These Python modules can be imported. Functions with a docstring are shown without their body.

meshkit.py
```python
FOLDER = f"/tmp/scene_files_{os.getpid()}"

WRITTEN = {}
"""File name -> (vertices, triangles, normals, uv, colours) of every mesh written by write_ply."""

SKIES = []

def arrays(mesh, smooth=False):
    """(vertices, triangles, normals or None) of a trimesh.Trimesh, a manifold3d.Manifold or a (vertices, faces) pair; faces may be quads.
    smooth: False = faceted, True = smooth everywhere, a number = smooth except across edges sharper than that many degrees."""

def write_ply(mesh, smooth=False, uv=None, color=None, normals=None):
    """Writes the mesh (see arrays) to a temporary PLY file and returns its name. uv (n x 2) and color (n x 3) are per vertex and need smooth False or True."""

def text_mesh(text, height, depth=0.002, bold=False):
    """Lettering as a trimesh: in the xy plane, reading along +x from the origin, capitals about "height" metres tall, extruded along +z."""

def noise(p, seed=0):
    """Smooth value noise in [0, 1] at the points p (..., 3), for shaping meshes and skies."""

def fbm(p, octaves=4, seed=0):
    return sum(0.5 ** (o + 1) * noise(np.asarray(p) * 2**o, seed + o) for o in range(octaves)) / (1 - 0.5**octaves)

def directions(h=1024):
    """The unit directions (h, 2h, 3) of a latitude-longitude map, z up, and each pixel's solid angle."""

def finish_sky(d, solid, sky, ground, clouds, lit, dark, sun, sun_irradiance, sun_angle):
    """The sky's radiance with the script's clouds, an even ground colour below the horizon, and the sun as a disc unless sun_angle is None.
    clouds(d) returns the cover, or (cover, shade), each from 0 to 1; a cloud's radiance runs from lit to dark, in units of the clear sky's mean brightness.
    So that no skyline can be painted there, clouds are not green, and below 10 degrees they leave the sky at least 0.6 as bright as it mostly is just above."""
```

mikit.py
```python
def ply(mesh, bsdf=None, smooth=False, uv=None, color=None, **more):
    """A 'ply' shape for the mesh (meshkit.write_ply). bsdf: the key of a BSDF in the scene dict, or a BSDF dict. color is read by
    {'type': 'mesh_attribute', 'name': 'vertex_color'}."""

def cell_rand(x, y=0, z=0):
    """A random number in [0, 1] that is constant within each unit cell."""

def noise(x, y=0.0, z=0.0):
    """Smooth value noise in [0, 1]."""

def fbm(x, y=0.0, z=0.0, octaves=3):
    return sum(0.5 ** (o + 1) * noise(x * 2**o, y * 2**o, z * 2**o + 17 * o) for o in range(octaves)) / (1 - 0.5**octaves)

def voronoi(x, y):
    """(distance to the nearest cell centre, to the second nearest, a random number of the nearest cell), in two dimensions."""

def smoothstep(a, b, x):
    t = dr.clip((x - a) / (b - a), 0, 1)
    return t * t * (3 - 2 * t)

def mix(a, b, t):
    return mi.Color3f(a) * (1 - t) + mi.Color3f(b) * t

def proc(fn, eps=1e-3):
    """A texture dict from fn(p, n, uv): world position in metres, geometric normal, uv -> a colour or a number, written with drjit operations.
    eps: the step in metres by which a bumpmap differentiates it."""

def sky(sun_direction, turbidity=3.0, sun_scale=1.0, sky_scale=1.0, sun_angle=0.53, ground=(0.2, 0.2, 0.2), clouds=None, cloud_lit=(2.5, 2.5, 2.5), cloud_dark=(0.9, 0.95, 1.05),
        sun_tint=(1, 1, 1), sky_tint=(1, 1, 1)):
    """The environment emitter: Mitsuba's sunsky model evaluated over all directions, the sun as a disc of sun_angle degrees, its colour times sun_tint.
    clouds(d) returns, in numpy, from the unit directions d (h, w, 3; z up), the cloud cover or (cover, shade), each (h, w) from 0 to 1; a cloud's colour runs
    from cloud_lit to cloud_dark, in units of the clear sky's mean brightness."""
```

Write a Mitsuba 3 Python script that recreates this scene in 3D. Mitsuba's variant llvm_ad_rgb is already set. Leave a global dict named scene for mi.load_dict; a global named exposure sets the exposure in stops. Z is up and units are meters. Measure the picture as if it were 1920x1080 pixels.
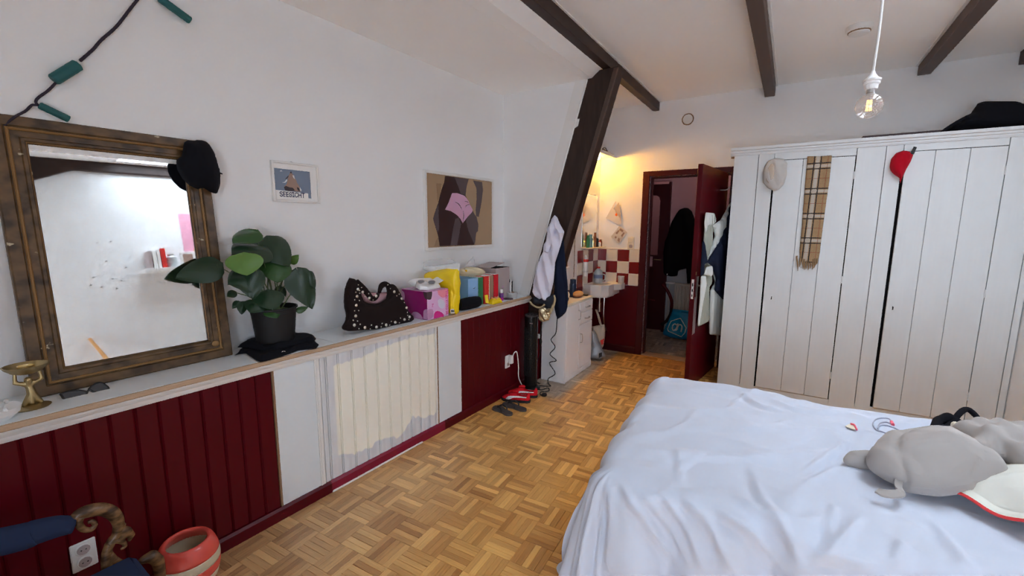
import math
import numpy as np
import trimesh
import manifold3d as m3
import drjit as dr
import mitsuba as mi
import shapely.geometry as sg
from scipy.spatial import Delaunay
import mikit, meshkit
from mikit import noise, fbm, cell_rand, smoothstep, mix

T4 = mi.ScalarTransform4f
scene, labels = {}, {}
CAM = {'fov': 99.3403, 'fwd': [-0.529446, 0.835942, -0.144526], 'up': [-0.082685, 0.118702, 0.989481], 'dw': 0.032612}
EYE = np.array([0.0, 0.0, 1.55])

# ---------------------------------------------------------------- camera, light, exposure
scene['camera'] = {'type': 'perspective', 'fov': CAM['fov'], 'fov_axis': 'x', 'near_clip': 0.05, 'far_clip': 100.0,
                   'to_world': T4().look_at(origin=EYE.tolist(), target=(EYE + np.array(CAM['fwd'])).tolist(), up=CAM['up'])}
exposure = 0.88
SKYLIGHT = (4.7, 5.6, 6.7)      # daylight through the roof window above the bed
REAR_WINDOW = (3.6, 4.3, 5.3)  # daylight through the wide window behind the photographer
SPOT = (330.0, 146.0, 10.0)      # warm halogen spots over the wash basin
HALL = (3.2, 2.8, 2.6)
BULB = (3.0, 1.3, 0.3)


# ---------------------------------------------------------------- helpers
def lin(*c):
    c = np.array(c, float) / 255.0
    return [float(x) for x in np.where(c <= 0.04045, c / 12.92, ((c + 0.055) / 1.055) ** 2.4)]


def rgb(c):
    return {'type': 'rgb', 'value': [float(x) for x in c]}


def mat(name, color, rough=0.6, metal=0.0, spec=0.4, **more):
    base = color if isinstance(color, dict) else rgb(color)
    scene[name] = {'type': 'twosided', 'b': {'type': 'principled', 'base_color': base, 'roughness': float(rough), 'metallic': float(metal), 'specular': float(spec), **more}}
    return name


def bumped(name, color, fn, scale, rough=0.6, spec=0.4, eps=1e-3, **more):
    base = color if isinstance(color, dict) else rgb(color)
    scene[name] = {'type': 'twosided', 'b': {'type': 'bumpmap', 'tex': mikit.proc(fn, eps), 'scale': float(scale),
                   'b': {'type': 'principled', 'base_color': base, 'roughness': float(rough), 'specular': float(spec), **more}}}
    return name


_used = {}


def numbered(key):
    n = _used.get(key, -1) + 1
    _used[key] = n
    return key if n == 0 else f'{key}_{n:03d}'


def thing(name, label, cat, group=None):
    k = numbered(name)
    labels[k] = {'label': label, 'category': cat}
    if group:
        labels[k]['group'] = group
    return k


def put(key, mesh, bsdf, smooth=False, **more):
    scene[key] = mikit.ply(mesh, bsdf, smooth, **more)
    return key


def part(parent, name, mesh, bsdf, smooth=False, label=None, kind=None, **more):
    k = numbered(parent + '__' + name)
    put(k, mesh, bsdf, smooth, **more)
    if label or kind:
        labels[k] = {}
        if label:
            labels[k]['label'] = label
        if kind:
            labels[k]['kind'] = kind
    return k


def struct(name, mesh, bsdf, smooth=False, label=None):
    k = numbered(name)
    put(k, mesh, bsdf, smooth)
    labels[k] = {'kind': 'structure'}
    if label:
        labels[k]['label'] = label
    return k


def solo(name, label, cat, mesh, bsdf, smooth=False, group=None):
    k = thing(name, label, cat, group)
    put(k, mesh, bsdf, smooth)
    return k


CDW, SDW = math.cos(CAM['dw']), math.sin(CAM['dw'])


def lw(m):
    """left-wall frame (across, along, up) -> world; the left wall is not quite square to the room"""
    m = m.copy()
    v = m.vertices
    m.vertices = np.c_[v[:, 0] * CDW + v[:, 1] * SDW, -v[:, 0] * SDW + v[:, 1] * CDW, v[:, 2]]
    return m


def lwp(p):
    p = np.asarray(p, float)
    return np.array([p[0] * CDW + p[1] * SDW, -p[0] * SDW + p[1] * CDW, p[2]])


def cat(*ms):
    return trimesh.util.concatenate([x for x in ms])


def man(m):
    k = m.to_mesh()
    return trimesh.Trimesh(k.vert_properties[:, :3], k.tri_verts, process=False)


def box(x0, x1, y0, y1, z0, z1, b=0.0):
    x0, x1, y0, y1, z0, z1 = min(x0, x1), max(x0, x1), min(y0, y1), max(y0, y1), min(z0, z1), max(z0, z1)
    if b <= 0:
        m = trimesh.creation.box(extents=[x1 - x0, y1 - y0, z1 - z0])
        m.apply_translation([(x0 + x1) / 2, (y0 + y1) / 2, (z0 + z1) / 2])
        return m
    pts = []
    for sx in (0, 1):
        for sy in (0, 1):
            for sz in (0, 1):
                p = np.array([(x0, x1)[sx], (y0, y1)[sy], (z0, z1)[sz]])
                d = np.array([1 - 2 * sx, 1 - 2 * sy, 1 - 2 * sz]) * b
                for k in range(3):
                    e = d.copy()
                    e[k] = 0
                    pts.append(p + e)
    return man(m3.Manifold.hull_points(np.array(pts)))


def extr(poly, axis, a0, a1):
    """polygon extruded along an axis: for axis 0 the polygon is (y, z), for 1 (x, z), for 2 (x, y)"""
    if not isinstance(poly, sg.Polygon):
        poly = sg.Polygon(poly)
    m = trimesh.creation.extrude_polygon(poly, abs(a1 - a0), engine='earcut')
    v = m.vertices.copy()
    a = v[:, 2] + min(a0, a1)
    m.vertices = {0: np.c_[a, v[:, 0], v[:, 1]], 1: np.c_[v[:, 0], a, v[:, 1]], 2: np.c_[v[:, 0], v[:, 1], a]}[axis]
    if axis == 1:
        m.invert()
    return m


def smoothpts(p, n):
    """Catmull-Rom through the points"""
    p = np.asarray(p, float)
    q = np.vstack([2 * p[0] - p[1], p, 2 * p[-1] - p[-2]])
    out = []
    for i in range(len(p) - 1):
        a, b, c, d = q[i], q[i + 1], q[i + 2], q[i + 3]
        for t in np.linspace(0, 1, n, endpoint=False):
            out.append(0.5 * (2 * b + (c - a) * t + (2 * a - 5 * b + 4 * c - d) * t * t + (3 * b - a - 3 * c + d) * t ** 3))
    out.append(p[-1])
    return np.array(out)


def tube(pts, r, sides=8, sm=0):
    p = np.asarray(pts, float)
    r = np.broadcast_to(np.asarray(r, float), (len(p),))
    if sm:
        k = np.linspace(0, 1, len(p))
        p2 = smoothpts(p, sm)
        r = np.interp(np.linspace(0, 1, len(p2)), k, r)
        p = p2
    t = np.gradient(p, axis=0)
    t /= np.linalg.norm(t, axis=1, keepdims=True) + 1e-12
    a = np.cross(t[0], [0, 0, 1.0] if abs(t[0][2]) < 0.9 else [1.0, 0, 0])
    A = []
    for i in range(len(p)):
        a = a - t[i] * (a @ t[i])
        a /= np.linalg.norm(a) + 1e-12
        A.append(a)
    A = np.array(A)
    B = np.cross(t, A)
    th = np.arange(sides) * 2 * np.pi / sides
    v = (p[:, None] + r[:, None, None] * (np.cos(th)[None, :, None] * A[:, None] + np.sin(th)[None, :, None] * B[:, None])).reshape(-1, 3)
    n = len(p)
    f = []
    for i in range(n - 1):
        for j in range(sides):
            k = (j + 1) % sides
            f += [[i * sides + j, i * sides + k, (i + 1) * sides + k], [i * sides + j, (i + 1) * sides + k, (i + 1) * sides + j]]
    v = np.vstack([v, p[0], p[-1]])
    for j in range(sides):
        k = (j + 1) % sides
        f += [[len(v) - 2, k, j], [len(v) - 1, (n - 1) * sides + j, (n - 1) * sides + k]]
    return trimesh.Trimesh(v, np.array(f), process=False)


def cyl(p0, p1, r0, r1=None, sides=24):
    return tube([p0, p1], [r0, r0 if r1 is None else r1], sides)


def lathe(profile, c=(0, 0, 0), n=40):
    """(r, z) profile about the z axis"""
    m = trimesh.creation.revolve(np.array([(max(r, 0.0), z) for r, z in profile], float), sections=n)
    m.apply_translation(c)
    if m.volume < 0:
        m.invert()
    return m


def ball(c, r, sub=3):
    m = trimesh.creation.icosphere(subdivisions=sub)
    m.vertices = m.vertices * np.broadcast_to(np.asarray(r, float), (3,)) + np.asarray(c, float)
    return m


def blob(spheres, links, length=0.02, taubin=8):
    """one smooth body from spheres (centre, radius) and links between them (hulls)"""
    def ms(c, r):
        return m3.Manifold.sphere(float(r), 24).translate([float(x) for x in c])
    out = m3.Manifold()
    for l in links:
        out = out + m3.Manifold.batch_hull([ms(*spheres[i]) for i in l])
    m = man(out.refine_to_length(length))
    m.merge_vertices()
    trimesh.smoothing.filter_taubin(m, iterations=taubin)
    return m


def basis(n):
    n = np.asarray(n, float)
    n = n / np.linalg.norm(n)
    u = np.cross([0, 0, 1.0], n)
    if np.linalg.norm(u) < 1e-3:
        u = np.array([1.0, 0, 0])
    u /= np.linalg.norm(u)
    return u, np.cross(n, u), n


def puffy(pts, normal, front, back=0.0, step=0.012, edge=None, relief=None, hole=None, round_=0.0):
    """a filled, swelling body over a flat outline: front/back thickness in metres, rising over 'edge' metres from the rim; relief(a, b) moves the front"""
    pts = np.asarray(pts, float)
    u, w, n = basis(normal)
    o = pts.mean(0)
    P = sg.Polygon(np.c_[(pts - o) @ u, (pts - o) @ w]).buffer(0)
    if round_:
        P = P.buffer(-round_).buffer(2 * round_).buffer(-round_)
    if hole is not None:
        h = np.asarray(hole, float)
        P = P.difference(sg.Polygon(np.c_[(h - o) @ u, (h - o) @ w]).buffer(0))
    if P.geom_type != 'Polygon':
        P = max(P.geoms, key=lambda g: g.area)
    rings = [P.exterior] + list(P.interiors)
    b = np.vstack([np.array([r.interpolate(t).coords[0] for t in np.arange(0, r.length, r.length / max(8, round(r.length / step)))]) for r in rings])
    x0, y0, x1, y1 = P.bounds
    rng = np.random.default_rng(3)
    gx, gy = np.meshgrid(np.arange(x0 + step / 2, x1, step), np.arange(y0 + step / 2, y1, step * 0.87))
    gx = gx + (np.arange(gx.shape[0]) % 2)[:, None] * step / 2
    g = np.c_[gx.ravel(), gy.ravel()] + rng.uniform(-0.1, 0.1, (gx.size, 2)) * step
    import shapely
    inner = P.buffer(-step * 0.55)
    g = g[shapely.contains_xy(inner, g[:, 0], g[:, 1])] if not inner.is_empty else g[:0]
    q = np.vstack([b, g])
    tri = Delaunay(q).simplices
    c = q[tri].mean(1)
    tri = tri[shapely.contains_xy(P.buffer(1e-6), c[:, 0], c[:, 1])]
    a = q[tri]
    area = (a[:, 1, 0] - a[:, 0, 0]) * (a[:, 2, 1] - a[:, 0, 1]) - (a[:, 1, 1] - a[:, 0, 1]) * (a[:, 2, 0] - a[:, 0, 0])
    tri = tri[np.abs(area) > 1e-10]
    area = area[np.abs(area) > 1e-10]
    tri[area < 0] = tri[area < 0][:, ::-1]
    d = shapely.distance(P.boundary, shapely.points(q))
    d[:len(b)] = 0
    E = edge or max(d.max(), 1e-6)
    t = np.clip(d / E, 0, 1)
    s = np.sqrt(np.clip(1 - (1 - t) ** 2, 0, 1))
    hf = front * s + (relief(q[:, 0], q[:, 1]) * np.clip(d / (E * 0.35), 0, 1) if relief else 0)
    hb = -back * s
    N = len(q)
    back_idx = np.arange(N) + N
    back_idx[:len(b)] = np.arange(len(b))
    V = np.vstack([o + q[:, :1] * u + q[:, 1:] * w + hf[:, None] * n, o + q[:, :1] * u + q[:, 1:] * w + np.asarray(hb)[:, None] * n])
    F = np.vstack([tri, back_idx[tri][:, ::-1]])
    m = trimesh.Trimesh(V, F, process=False)
    m.remove_unreferenced_vertices()
    return m


def plate(pts, normal, thick, off=0.0):
    """flat outline (points on a plane) with a thickness along the normal"""
    pts = np.asarray(pts, float)
    u, w, n = basis(normal)
    o = pts.mean(0)
    P = sg.Polygon(np.c_[(pts - o) @ u, (pts - o) @ w]).buffer(0)
    if P.geom_type != 'Polygon':
        P = max(P.geoms, key=lambda g: g.area)
    m = trimesh.creation.extrude_polygon(P, thick, engine='earcut')
    v = m.vertices
    m.vertices = o + v[:, :1] * u + v[:, 1:2] * w + (v[:, 2:] + off) * n
    return m


def text_on(text, height, origin, right, up, depth=0.001, bold=False, width=None):
    m = meshkit.text_mesh(text, height, depth, bold)
    v = m.vertices
    if width:
        v = v * [width / (v[:, 0].max() - v[:, 0].min()), 1, 1]
    r, w = np.asarray(right, float), np.asarray(up, float)
    r, w = r / np.linalg.norm(r), w / np.linalg.norm(w)
    m.vertices = np.asarray(origin, float) + v[:, :1] * r + v[:, 1:2] * w + v[:, 2:] * np.cross(r, w)
    return m


def fold(freq, amp, ang=0.0, seed=0, warp=0.6):
    """cloth folds running across the direction 'ang' of the outline's plane"""
    def f(a, b):
        t = a * math.cos(ang) + b * math.sin(ang)
        p = np.c_[a * 7, b * 7, np.full(len(a), seed * 3.3)]
        n = meshkit.fbm(p, 3, seed) - 0.5
        return amp * (np.sin(t * freq + n * 6 * warp + seed) * (0.5 + meshkit.noise(p * 0.6 + 5, seed)) + n)
    return f


def rot(m, axis, deg, point):
    m = m.copy()
    m.apply_transform(trimesh.transformations.rotation_matrix(math.radians(deg), axis, point))
    return m


# ---------------------------------------------------------------- materials
def t_wall(p, n, uv):
    return fbm(p.x * 45, p.y * 45, p.z * 45, 3) * 0.6 + noise(p.x * 5, p.y * 5, p.z * 5) * 0.8


bumped('m_wall', lin(234, 234, 233), t_wall, 0.0035, 0.75, 0.25)
bumped('m_ceiling', lin(238, 236, 232), t_wall, 0.003, 0.8, 0.2)
mat('m_white_trim', lin(228, 226, 222), 0.45)
mat('m_white_gloss', lin(228, 226, 222), 0.3)
mat('m_red', lin(76, 3, 14), 0.36, spec=0.18)
mat('m_red_dark', lin(60, 5, 14), 0.34, spec=0.3)
mat('m_red_new', lin(120, 14, 42), 0.35)
mat('m_grey_panel', lin(220, 226, 228), 0.5)
mat('m_bare_wood', lin(176, 146, 118), 0.6)
mat('m_brown_wood', lin(132, 104, 78), 0.6)
mat('m_black', lin(18, 17, 18), 0.6)
mat('m_gap', lin(10, 9, 9), 0.9)
mat('m_black_cloth', lin(20, 20, 25), 0.95, spec=0.1, sheen=0.3)
mat('m_black_gloss', lin(14, 14, 15), 0.25)
mat('m_chrome', (0.75, 0.75, 0.76), 0.2, 1.0)
mat('m_steel', (0.5, 0.49, 0.48), 0.38, 1.0)
mat('m_brass', (0.40, 0.30, 0.15), 0.38, 1.0)
mat('m_gold', (0.85, 0.72, 0.42), 0.3, 1.0)
mat('m_white_plastic', lin(232, 232, 230), 0.35)
mat('m_cream', lin(226, 216, 194), 0.5)
mat('m_paper', lin(232, 230, 226), 0.7)
mat('m_sheet', lin(206, 198, 188), 0.7)


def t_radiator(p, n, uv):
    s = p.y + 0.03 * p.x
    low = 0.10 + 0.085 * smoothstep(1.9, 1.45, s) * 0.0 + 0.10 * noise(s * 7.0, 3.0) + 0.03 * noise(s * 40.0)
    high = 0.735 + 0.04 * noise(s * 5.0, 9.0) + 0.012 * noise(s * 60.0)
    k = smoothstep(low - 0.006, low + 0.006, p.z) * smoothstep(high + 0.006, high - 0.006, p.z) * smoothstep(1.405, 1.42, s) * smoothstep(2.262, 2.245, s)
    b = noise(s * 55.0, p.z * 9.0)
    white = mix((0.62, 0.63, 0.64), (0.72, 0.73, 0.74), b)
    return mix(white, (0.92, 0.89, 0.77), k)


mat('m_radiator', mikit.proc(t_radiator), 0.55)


def t_floor(p, n, uv):
    c, s = math.cos(FLOOR_ANG), math.sin(FLOOR_ANG)
    x, y = p.x - FLOOR_X, p.y - FLOOR_Y
    a, b = (x * c + y * s) / FLOOR_B, (-x * s + y * c) / FLOOR_B
    i, j = dr.floor(a), dr.floor(b)
    par = (i + j) - 2 * dr.floor((i + j) * 0.5)
    fa, fb = a - i, b - j
    k = dr.select(par < 0.5, dr.floor(fa * 5), dr.floor(fb * 5))
    r = cell_rand(i, j, k)
    r2 = cell_rand(i, j, k + 37)
    rb = cell_rand(i, j, 91)
    gl = dr.select(par < 0.5, b, a) * FLOOR_B
    gw = dr.select(par < 0.5, a, b) * FLOOR_B
    g = fbm(gw * 260 + r * 40, gl * 14 + r2 * 50, 0.0, 3)
    v = 0.34 + 0.42 * r * r * r + 0.24 * (rb - 0.3) + 0.30 * (g - 0.5)
    v = v + dr.select(r2 > 0.92, 0.30, 0.0)
    col = mix((0.36, 0.120, 0.022), (0.96, 0.56, 0.165), dr.clip(v, 0, 1))
    col = mix(col, mi.Color3f(col) * mi.Color3f(0.72, 0.62, 0.55), smoothstep(0.6, 1.0, cell_rand(i, j, k + 11)))
    lum = mi.luminance(col)
    worn = smoothstep(-1.60, -1.70, p.x + 0.02 * (noise(p.y * 9.0) - 0.5) + 0.02 * (p.y - 4.0)) * smoothstep(3.25, 3.5, p.y) * 0.8
    worn = dr.maximum(worn, smoothstep(5.12, 5.18, p.y))
    worn = dr.maximum(worn, 0.35 * smoothstep(3.2, 1.2, p.y) * smoothstep(-1.1, -1.9, p.x))
    grey = mi.Color3f(0.86, 0.74, 0.62) * lum
    return mix(col, grey, dr.clip(worn, 0, 1))


FLOOR_ANG, FLOOR_B, FLOOR_X, FLOOR_Y = math.radians(3.4), 0.155, -1.432, 1.354
mat('m_floor', mikit.proc(t_floor), 0.36, spec=0.45)
mat('m_floor_base', lin(70, 45, 26), 0.8)


def t_gilt(p, n, uv):
    a = fbm(p.x * 60, p.y * 22, p.z * 22, 4)
    b = fbm(p.x * 24 + 4, p.y * 24, p.z * 24, 3)
    c = mix((0.028, 0.014, 0.005), (0.125, 0.066, 0.022), smoothstep(0.25, 0.75, a * 0.6 + b * 0.4))
    return mix(c, (0.42, 0.36, 0.25), smoothstep(0.735, 0.80, fbm(p.x * 30, p.y * 30 + 7, p.z * 30, 4)))


mat('m_gilt', mikit.proc(t_gilt), 0.42, spec=0.5)
mat('m_gilt_edge', lin(134, 100, 60), 0.4, 0.3)


def t_timber(p, n, uv):
    g = fbm(p.x * 40, p.y * 6, p.z * 6, 3)
    return mix((0.014, 0.007, 0.005), (0.042, 0.021, 0.014), g)


mat('m_timber', mikit.proc(t_timber), 0.5, spec=0.3)
mat('m_beam', lin(72, 56, 48), 0.55)


def t_wardrobe(p, n, uv):
    g = noise(p.x * 90, p.z * 3.0, 2.0)
    return mix((0.665, 0.67, 0.66), (0.695, 0.70, 0.69), g * 0.5 + 0.5 * fbm(p.x * 3, p.z * 3, 1.0))


mat('m_wardrobe', mikit.proc(t_wardrobe), 0.5)


def t_cloth(p, n, uv):
    return noise(p.x * 26, p.y * 26, p.z * 26) * 0.5 + fbm(p.x * 9, p.y * 9, p.z * 9, 3)


bumped('m_duvet', lin(200, 206, 218), t_cloth, 0.003, 0.9, 0.1, 2e-3)
bumped('m_pillow', lin(214, 212, 200), t_cloth, 0.008, 0.9, 0.1, 2e-3)
bumped('m_plush', lin(158, 152, 147), t_cloth, 0.010, 0.95, 0.1, 2e-3, sheen=0.6)
mat('m_shirt', lin(226, 226, 240), 0.9, spec=0.1)
mat('m_navy', lin(26, 32, 50), 0.9, spec=0.1)
mat('m_charcoal', lin(46, 50, 58), 0.9, spec=0.1)
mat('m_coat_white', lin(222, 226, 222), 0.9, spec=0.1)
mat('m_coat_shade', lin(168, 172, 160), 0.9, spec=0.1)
scene['m_mirror'] = {'type': 'conductor', 'material': 'none', 'specular_reflectance': rgb((0.90, 0.92, 0.92))}
scene['m_glass'] = {'type': 'thindielectric', 'int_ior': 1.5}
scene['m_film'] = {'type': 'twosided', 'b': {'type': 'principled', 'base_color': rgb((0.85, 0.86, 0.86)), 'roughness': 0.25, 'specular': 0.5}}
scene['m_clear_film'] = {'type': 'blendbsdf', 'weight': 0.28, 'a': {'type': 'thindielectric', 'int_ior': 1.4}, 'b': {'type': 'twosided', 'b': {'type': 'diffuse', 'reflectance': rgb((0.8, 0.81, 0.82))}}}

# ---------------------------------------------------------------- the room shell
YB, XR, YR, ZC = 5.14, 1.45, -1.30, 2.90        # back wall, right wall, rear wall, ceiling
TD, TW = -2.49, -2.186                          # dormer wall and wainscot face (left-wall frame)
ZL = 0.88                                       # ledge top
DOORL, DOORR, DOORH = -1.40, -0.565, 2.10

# floor: a base and single parquet fingers, in a basket weave
struct('floor', box(-2.75, XR + 0.1, YR - 0.1, 6.6, -0.06, -0.006), 'm_floor_base')
fc, fs = math.cos(FLOOR_ANG), math.sin(FLOOR_ANG)
near, rest = [], []
hb, g = FLOOR_B / 2, 0.0007
for i in range(-12, 22):
    for j in range(-20, 36):
        bx, by = (i + 0.5) * FLOOR_B, (j + 0.5) * FLOOR_B
        cx, cy = FLOOR_X + bx * fc - by * fs, FLOOR_Y + bx * fs + by * fc
        if not (-2.30 < cx < XR + 0.06 and YR - 0.06 < cy < 6.6):
            continue
        seen = -2.2 < cx < -0.5 and cy > 0.9 and cy < 5.3
        for k in range(5):
            o = (k - 2) * FLOOR_B / 5
            w = FLOOR_B / 10
            lx, ly = (o, 0) if (i + j) % 2 == 0 else (0, o)
            hx, hy = (w, hb) if (i + j) % 2 == 0 else (hb, w)
            x, y = bx + lx, by + ly
            px, py = FLOOR_X + x * fc - y * fs, FLOOR_Y + x * fs + y * fc
            if px - hb < -2.24 + 0.033 * 0 and px < -2.3:
                continue
            (near if seen and py > 0.95 and px < -0.62 + 0.14 * (py - 1.4) else rest).append((px, py, hx, hy, (i * 7 + j * 3 + k) % 5))
near.sort(key=lambda t: math.hypot(t[0], t[1]))
rest += near[300:]
near = near[:300]
finger = {}
for px, py, hx, hy, q in near:
    key = (hx > hy)
    if key not in finger:
        b = box(-hx + g, hx - g, -hy + g, hy - g, -0.008, 0.0, 0.0009)
        finger[key] = mikit.ply(b, 'm_floor')
    k = numbered('floor__strip')
    scene[k] = {**finger[key], 'to_world': T4().translate([px, py, -0.0003 * q]).rotate([0, 0, 1], math.degrees(FLOOR_ANG))}
tmpl = {True: box(-hb + g, hb - g, -FLOOR_B / 10 + g, FLOOR_B / 10 - g, -0.008, 0.0), False: box(-FLOOR_B / 10 + g, FLOOR_B / 10 - g, -hb + g, hb - g, -0.008, 0.0)}
V, F, at = [], [], 0
R2 = np.array([[fc, fs, 0], [-fs, fc, 0], [0, 0, 1]])
for px, py, hx, hy, q in rest:
    t = tmpl[hx > hy]
    V.append(t.vertices @ R2 + [px, py, -0.0003 * q])
    F.append(t.faces + at)
    at += len(t.vertices)
part('floor', 'parquet', trimesh.Trimesh(np.vstack(V), np.vstack(F), process=False), 'm_floor', kind='stuff', label='small oak parquet strips in a basket weave')

# ceiling with the roof window opening; the lower dormer ceiling
SX0, SX1, SY0, SY1 = 0.50, 1.30, 1.58, 3.25
cm = [box(-2.75, SX0, YR - 0.1, YB + 0.1, ZC, ZC + 0.08), box(SX1, XR + 0.1, YR - 0.1, YB + 0.1, ZC, ZC + 0.08),
      box(SX0, SX1, YR - 0.1, SY0, ZC, ZC + 0.08), box(SX0, SX1, SY1, YB + 0.1, ZC, ZC + 0.08)]
struct('ceiling', cat(*cm), 'm_ceiling')
dc = lw(box(-2.62, -1.66, YR - 0.2, 3.62, 2.745, 2.895))
struct('ceiling_dormer', dc, 'm_ceiling')
# sloping plaster strip between dormer ceiling and first tie beam
fm = extr([(-1.66, 2.745), (-1.485, 2.747), (-1.40, 2.812), (-1.40, 2.895), (-1.66, 2.895)], 1, YR, 3.55)
struct('trim_1', fm, 'm_ceiling', label='sloping plaster strip beside the dark tie beam')
# roof window: lining, frame and pane
sl = cat(box(SX0 - 0.03, SX0, SY0 - 0.03, SY1 + 0.03, ZC, ZC + 0.16), box(SX1, SX1 + 0.03, SY0 - 0.03, SY1 + 0.03, ZC, ZC + 0.16),
         box(SX0, SX1, SY0 - 0.03, SY0, ZC, ZC + 0.16), box(SX0, SX1, SY1, SY1 + 0.03, ZC, ZC + 0.16))
struct('window_1', sl, 'm_white_trim', label='white lining of the roof window above the bed')
sk = box(SX0, SX1, SY0, SY1, ZC + 0.12, ZC + 0.125)
k = part('window_1', 'pane', sk, 'm_white_plastic')
scene[k]['emitter'] = {'type': 'area', 'radiance': rgb(SKYLIGHT)}

# right wall, rear wall with its window
struct('wall_right', box(XR, XR + 0.12, YR - 0.1, YB + 0.15, 0, ZC), 'm_wall')
WX0, WX1, WZ0, WZ1, WYD = -0.15, 1.30, 0.25, 1.80, -1.75
rw = [box(-2.75, WX0, YR - 0.12, YR, 0, ZC), box(WX1, XR, YR - 0.12, YR, 0, ZC), box(WX0, WX1, YR - 0.12, YR, 0, WZ0), box(WX0, WX1, YR - 0.12, YR, WZ1, ZC)]
struct('wall_rear', cat(*rw), 'm_wall')
# the window behind the photographer lies in a dormer
struct('wall_dormer', cat(box(WX0 - 0.08, WX0, WYD, YR - 0.12, WZ0, WZ1), box(WX1, WX1 + 0.08, WYD, YR - 0.12, WZ0, WZ1), box(WX0, WX1, WYD, YR - 0.12, WZ0 - 0.08, WZ0), box(WX0, WX1, WYD, YR - 0.12, WZ1, WZ1 + 0.08)), 'm_wall')
wf = [box(WX0, WX0 + 0.06, WYD + 0.02, WYD + 0.08, WZ0, WZ1), box(WX1 - 0.06, WX1, WYD + 0.02, WYD + 0.08, WZ0, WZ1), box(WX0, WX1, WYD + 0.02, WYD + 0.08, WZ0, WZ0 + 0.06),
      box(WX0, WX1, WYD + 0.02, WYD + 0.08, WZ1 - 0.06, WZ1), box(0.55, 0.61, WYD + 0.02, WYD + 0.08, WZ0, WZ1)]
struct('window_2', cat(*wf), 'm_white_trim')
k = part('window_2', 'pane', box(WX0, WX1, WYD, WYD + 0.01, WZ0, WZ1), 'm_white_plastic')
scene[k]['emitter'] = {'type': 'area', 'radiance': rgb(REAR_WINDOW)}

# left side: dormer wall, cheek, wall below the ledge, wall of the wash nook
struct('wall_left', lw(box(TD - 0.1, TD, YR - 0.2, 3.62, ZL - 0.03, 2.80)), 'm_wall')
PL0, PLK = -2.185, 0.2935                       # left edge of the slanted post: across = PL0 + PLK * (z - ZL)


def pl(z):
    return PL0 + PLK * (z - ZL)


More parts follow.
